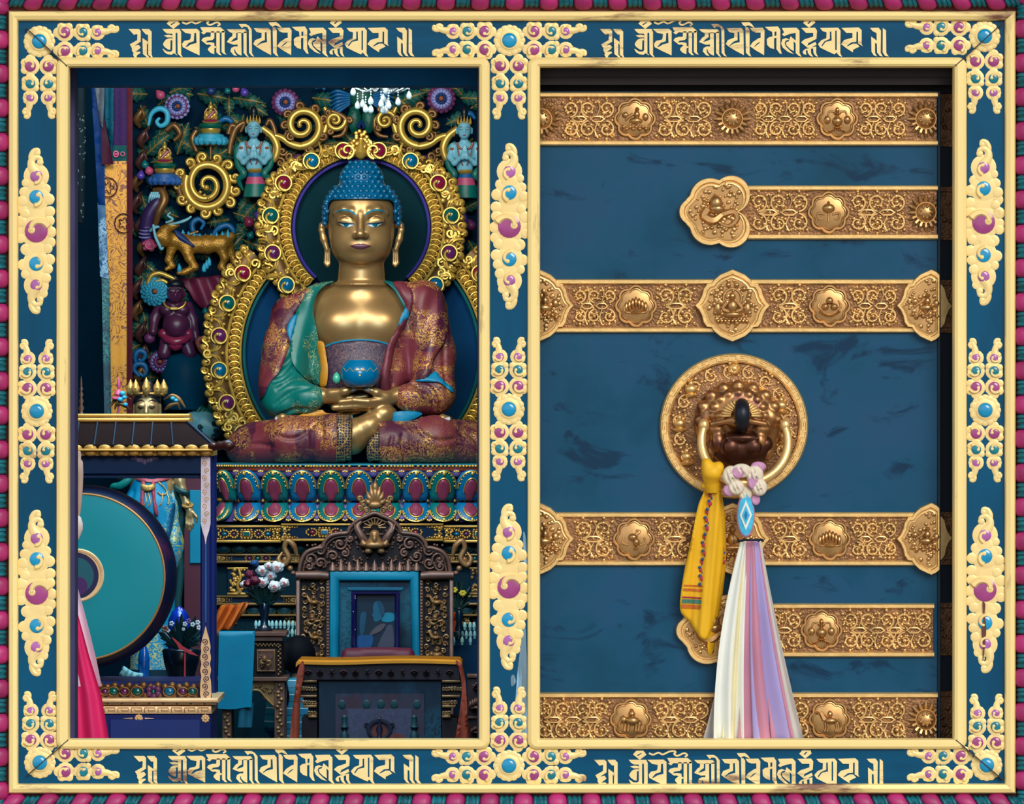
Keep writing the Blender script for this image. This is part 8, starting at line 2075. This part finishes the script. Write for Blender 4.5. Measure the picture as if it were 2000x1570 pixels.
# the drum
YM = 1.28
m_d = lambda: B(YM)
dr = thing('temple_drum', 'large round temple drum with turquoise head and gold rim hung in the pavilion', 'drum', 160, 1290, YM)
DU, DV = 160, 1126
b = m_d(); b.facelathe(DU, DV, [(0, 8), (90, 9), (150, 8.5), (160, 7), (161, 2)], 96); head = b.build('drum_head', pbr('turquoise_drumskin', (0, 146, 164), .5, var=.07, nscale=3, spec=.3), dr)
b = m_d(); b.tube([(DU + 161.5 * cos(t), DV + 161.5 * sin(t), 6) for t in np.linspace(0, 2 * PI, 120)], 2.4, 8); b.build('gold_rim', pbr('antique_rim_gold', (186, 140, 88), .4, .4), dr)
b = m_d(); b.facelathe(DU + 2, DV + 2, [(160, 4), (168, -6), (176, -30), (180, -70), (176, -120), (164, -150), (0, -152)], 96); b.build('drum_shell', brocade('painted_flower_shell', (8, 24, 60), (86, 30, 70), None, 26, 0, (.14, .3), .45, 0, (.48, .58)), dr)
b = m_d(); b.facelathe(152, 1123, [(45, 9), (46, 10.6), (50, 11), (52, 9.4), (52, 8)], 64); b.build('gold_ring', OGO, head)
for r, w, mt in ((45.5, 9.8, pbr('midnight_blue_paint', (14, 20, 78), .5)), (36, 10.2, pbr('petrol_paint', (0, 92, 112), .5))):
    b = m_d(); b.slab([circle(148, 1124, r, 48)], w - 1, w); b.build('centre_disc', mt, head)
b = m_d(); b.slab([circle(154, 1144, 18, 36)], 9, 11); b.build('violet_boss', pbr('violet_drum_paint', (72, 34, 106), .4), head)
# pink silk draped from the drum boss
DP = pbr('hot_pink_silk', (240, 48, 120), .5, var=.12, nscale=5, spec=.3); DW_ = pbr('white_pink_silk', (240, 214, 240), .5, var=.06)
pk = thing('silk_drape', 'hot pink and white silk drape hanging down in front of the turquoise drum', 'drape', 170, 1470, 1.12)
def edge(pts, t): 
    P = np.array(pts, float); return np.interp(t, np.linspace(0, 1, len(P)), P[:, 0])
def dsheet(nm, mt, Lp, Rp, v0, v1, w0, nf, amp, ph):
    b = B(1.12); b.grid(lambda a, c: (edge(Lp, c) + (edge(Rp, c) - edge(Lp, c)) * a, v0 + (v1 - v0) * c, w0 + amp * (.3 + c) * sin(a * nf * 2 * PI + ph) + 30 * (1 - c) * 0), 40, 40, 2.5); b.build(nm, mt, pk, ang=80)
dsheet('white_fold', DW_, [(138, 0), (140, 0), (142, 0), (146, 0), (150, 0)], [(150, 0), (164, 0), (177, 0), (189, 0), (199, 0)], 1140, 1340, 4, 1, 4, .5)
dsheet('pink_fold', DP, [(130, 0), (130, 0)], [(152, 0), (174, 0), (199, 0), (213, 0), (219, 0)], 1195, 1520, 12, 2, 6, 0)
ts = thing('hanging_tassel', 'pale cream tassel with a white padded end hanging beside the violet jamb', 'tassel', 154, 1052, 1.1)
b = B(1.1); b.lathe(153, 0, [(4, 880), (6, 888), (5, 896), (9, 902), (10, 925), (9, 950), (7, 980), (4, 1002), (3, 1006)], 14); b.build('cord_bundle', pbr('cream_cord', (196, 166, 150), .6, var=.25, stretch=(8, 1, 1)), ts, ang=70)
b = B(1.1); b.lathe(152, 0, [(0, 1004), (6, 1010), (10, 1022), (10, 1034), (6, 1044), (3, 1052), (0, 1054)], 16); b.build('padded_end', pbr('off_white_cotton', (232, 214, 210), .65), ts, ang=70)
# a low dark table behind the drum base with small offerings
YO = 1.95
of_ = lambda: B(YO)
ot = thing('low_table', 'low dark shelf table behind the jewelled band of the drum pavilion', 'table', 300, floor_v(YO), YO)
b = of_(); b.box(196, 1326, 394, 1334, -120, 40, 1); b.build('top', pbr('dark_shelf_wood', (44, 34, 50), .5), ot)
b = of_(); b.box(200, 1334, 212, floor_v(YO), 20, 36, 0); b.box(378, 1334, 390, floor_v(YO), 20, 36, 0); b.box(200, 1334, 212, floor_v(YO), -116, -100, 0); b.box(378, 1334, 390, floor_v(YO), -116, -100, 0); b.build('legs', MATS['dark_shelf_wood'], ot)
bt = thing('blue_bottle', 'glossy bright blue wrapped bottle standing on the low table right of the drum', 'bottle', 281, 1326, YO)
b = of_(); b.lathe(281, 0, [(0, 1326), (10, 1326), (11, 1310), (11, 1285), (9, 1272), (5, 1262), (4, 1254), (0, 1253)], 16); b.build('bottle', pbr('wrapped_blue_plastic', (8, 92, 178), .15, var=.35, nscale=30, coat=.8, bump=.4, bscale=50), bt, ang=70)
b = of_(); b.drape([smooth_closed([(234, 1318), (240, 1306), (242, 1300), (252, 1306), (264, 1312), (279, 1314), (280, 1320), (268, 1325), (250, 1325)], 4)], lambda P: 20 + 4 * np.sin(P[:, 0] * .5 + P[:, 1] * .3), 10, 4, 4, 5); tag(b.build('white_scarf', pbr('white_gauze', (140, 200, 206), .55, var=.15, nscale=30), ang=75), 'crumpled white gauze scarf lying on the low table under the drum', 'scarf')
pp_ = thing('flower_pot', 'dark pot of leafy plants with white blossoms behind the right post of the pavilion', 'plant', 352, 1326, YO)
b = of_(); b.lathe(352, -40, [(0, 1326), (26, 1326), (34, 1296), (38, 1272), (34, 1268), (0, 1270)], 20); b.build('pot', pbr('black_glaze', (4, 22, 36), .3, coat=.4), pp_, ang=60)
b = of_(); random.seed(77)
for k in range(60): a = random.uniform(0, 2 * PI); t = random.uniform(.3, 1); b.tube([(352, 1272, -40), (352 + 40 * t * cos(a), 1240 + 26 * t * sin(a), -40 + 26 * sin(k)), (352 + 50 * t * cos(a), 1236 + 38 * t * sin(a), -36 + 26 * sin(k))], [1, 4.4, .8], 6, .4)
b.build('foliage', pbr('deep_teal_foliage', (0, 50, 58), .45, var=.35), pp_, ang=70)
for (u, v, r, mt) in ((335, 1218, 5, FW), (361, 1219, 5, FW), (368, 1213, 5, pbr('mauve_blossom', (120, 90, 150), .5)), (376, 1220, 5, FW), (386, 1216, 5, FW), (328, 1232, 4, FW), (358, 1229, 3.5, FW), (388, 1226, 5, FW), (322, 1228, 7, pbr('tan_seed_head', (130, 92, 72), .5))):
    b = of_()
    for k in range(5): a = k * 1.257; b.ell((u + r * .6 * cos(a), v + r * .6 * sin(a), -4), (r * .5, r * .5, r * .4), 7, 5)
    b.build('blossom', mt, pp_, ang=70)
b = of_(); b.lathe(344, -112, [(0, 1326), (20, 1326), (24, 1250), (22, 1215), (14, 1198), (3, 1188), (0, 1187)], 18); tag(b.build('wrapped_bundle', pbr('crinkled_blue_film', (12, 46, 150), .14, var=.5, nscale=26, coat=.8, bump=.7, bscale=45), ang=70), 'tall bundle wrapped in crinkled blue film behind the potted plants', 'bundle')
b = of_(); b.slab([[(335, 1244), (343, 1248), (358, 1262), (372, 1270), (388, 1281), (372, 1277), (354, 1268), (350, 1266), (346, 1258)]], 6, 9); b.box(360, 1268, 363, 1326, 4, 7, 0); tag(b.build('paper_flag', pbr('coral_red_paper', (206, 58, 70), .6)), 'coral red pointed paper flag on a stick in front of the potted plants', 'flag')
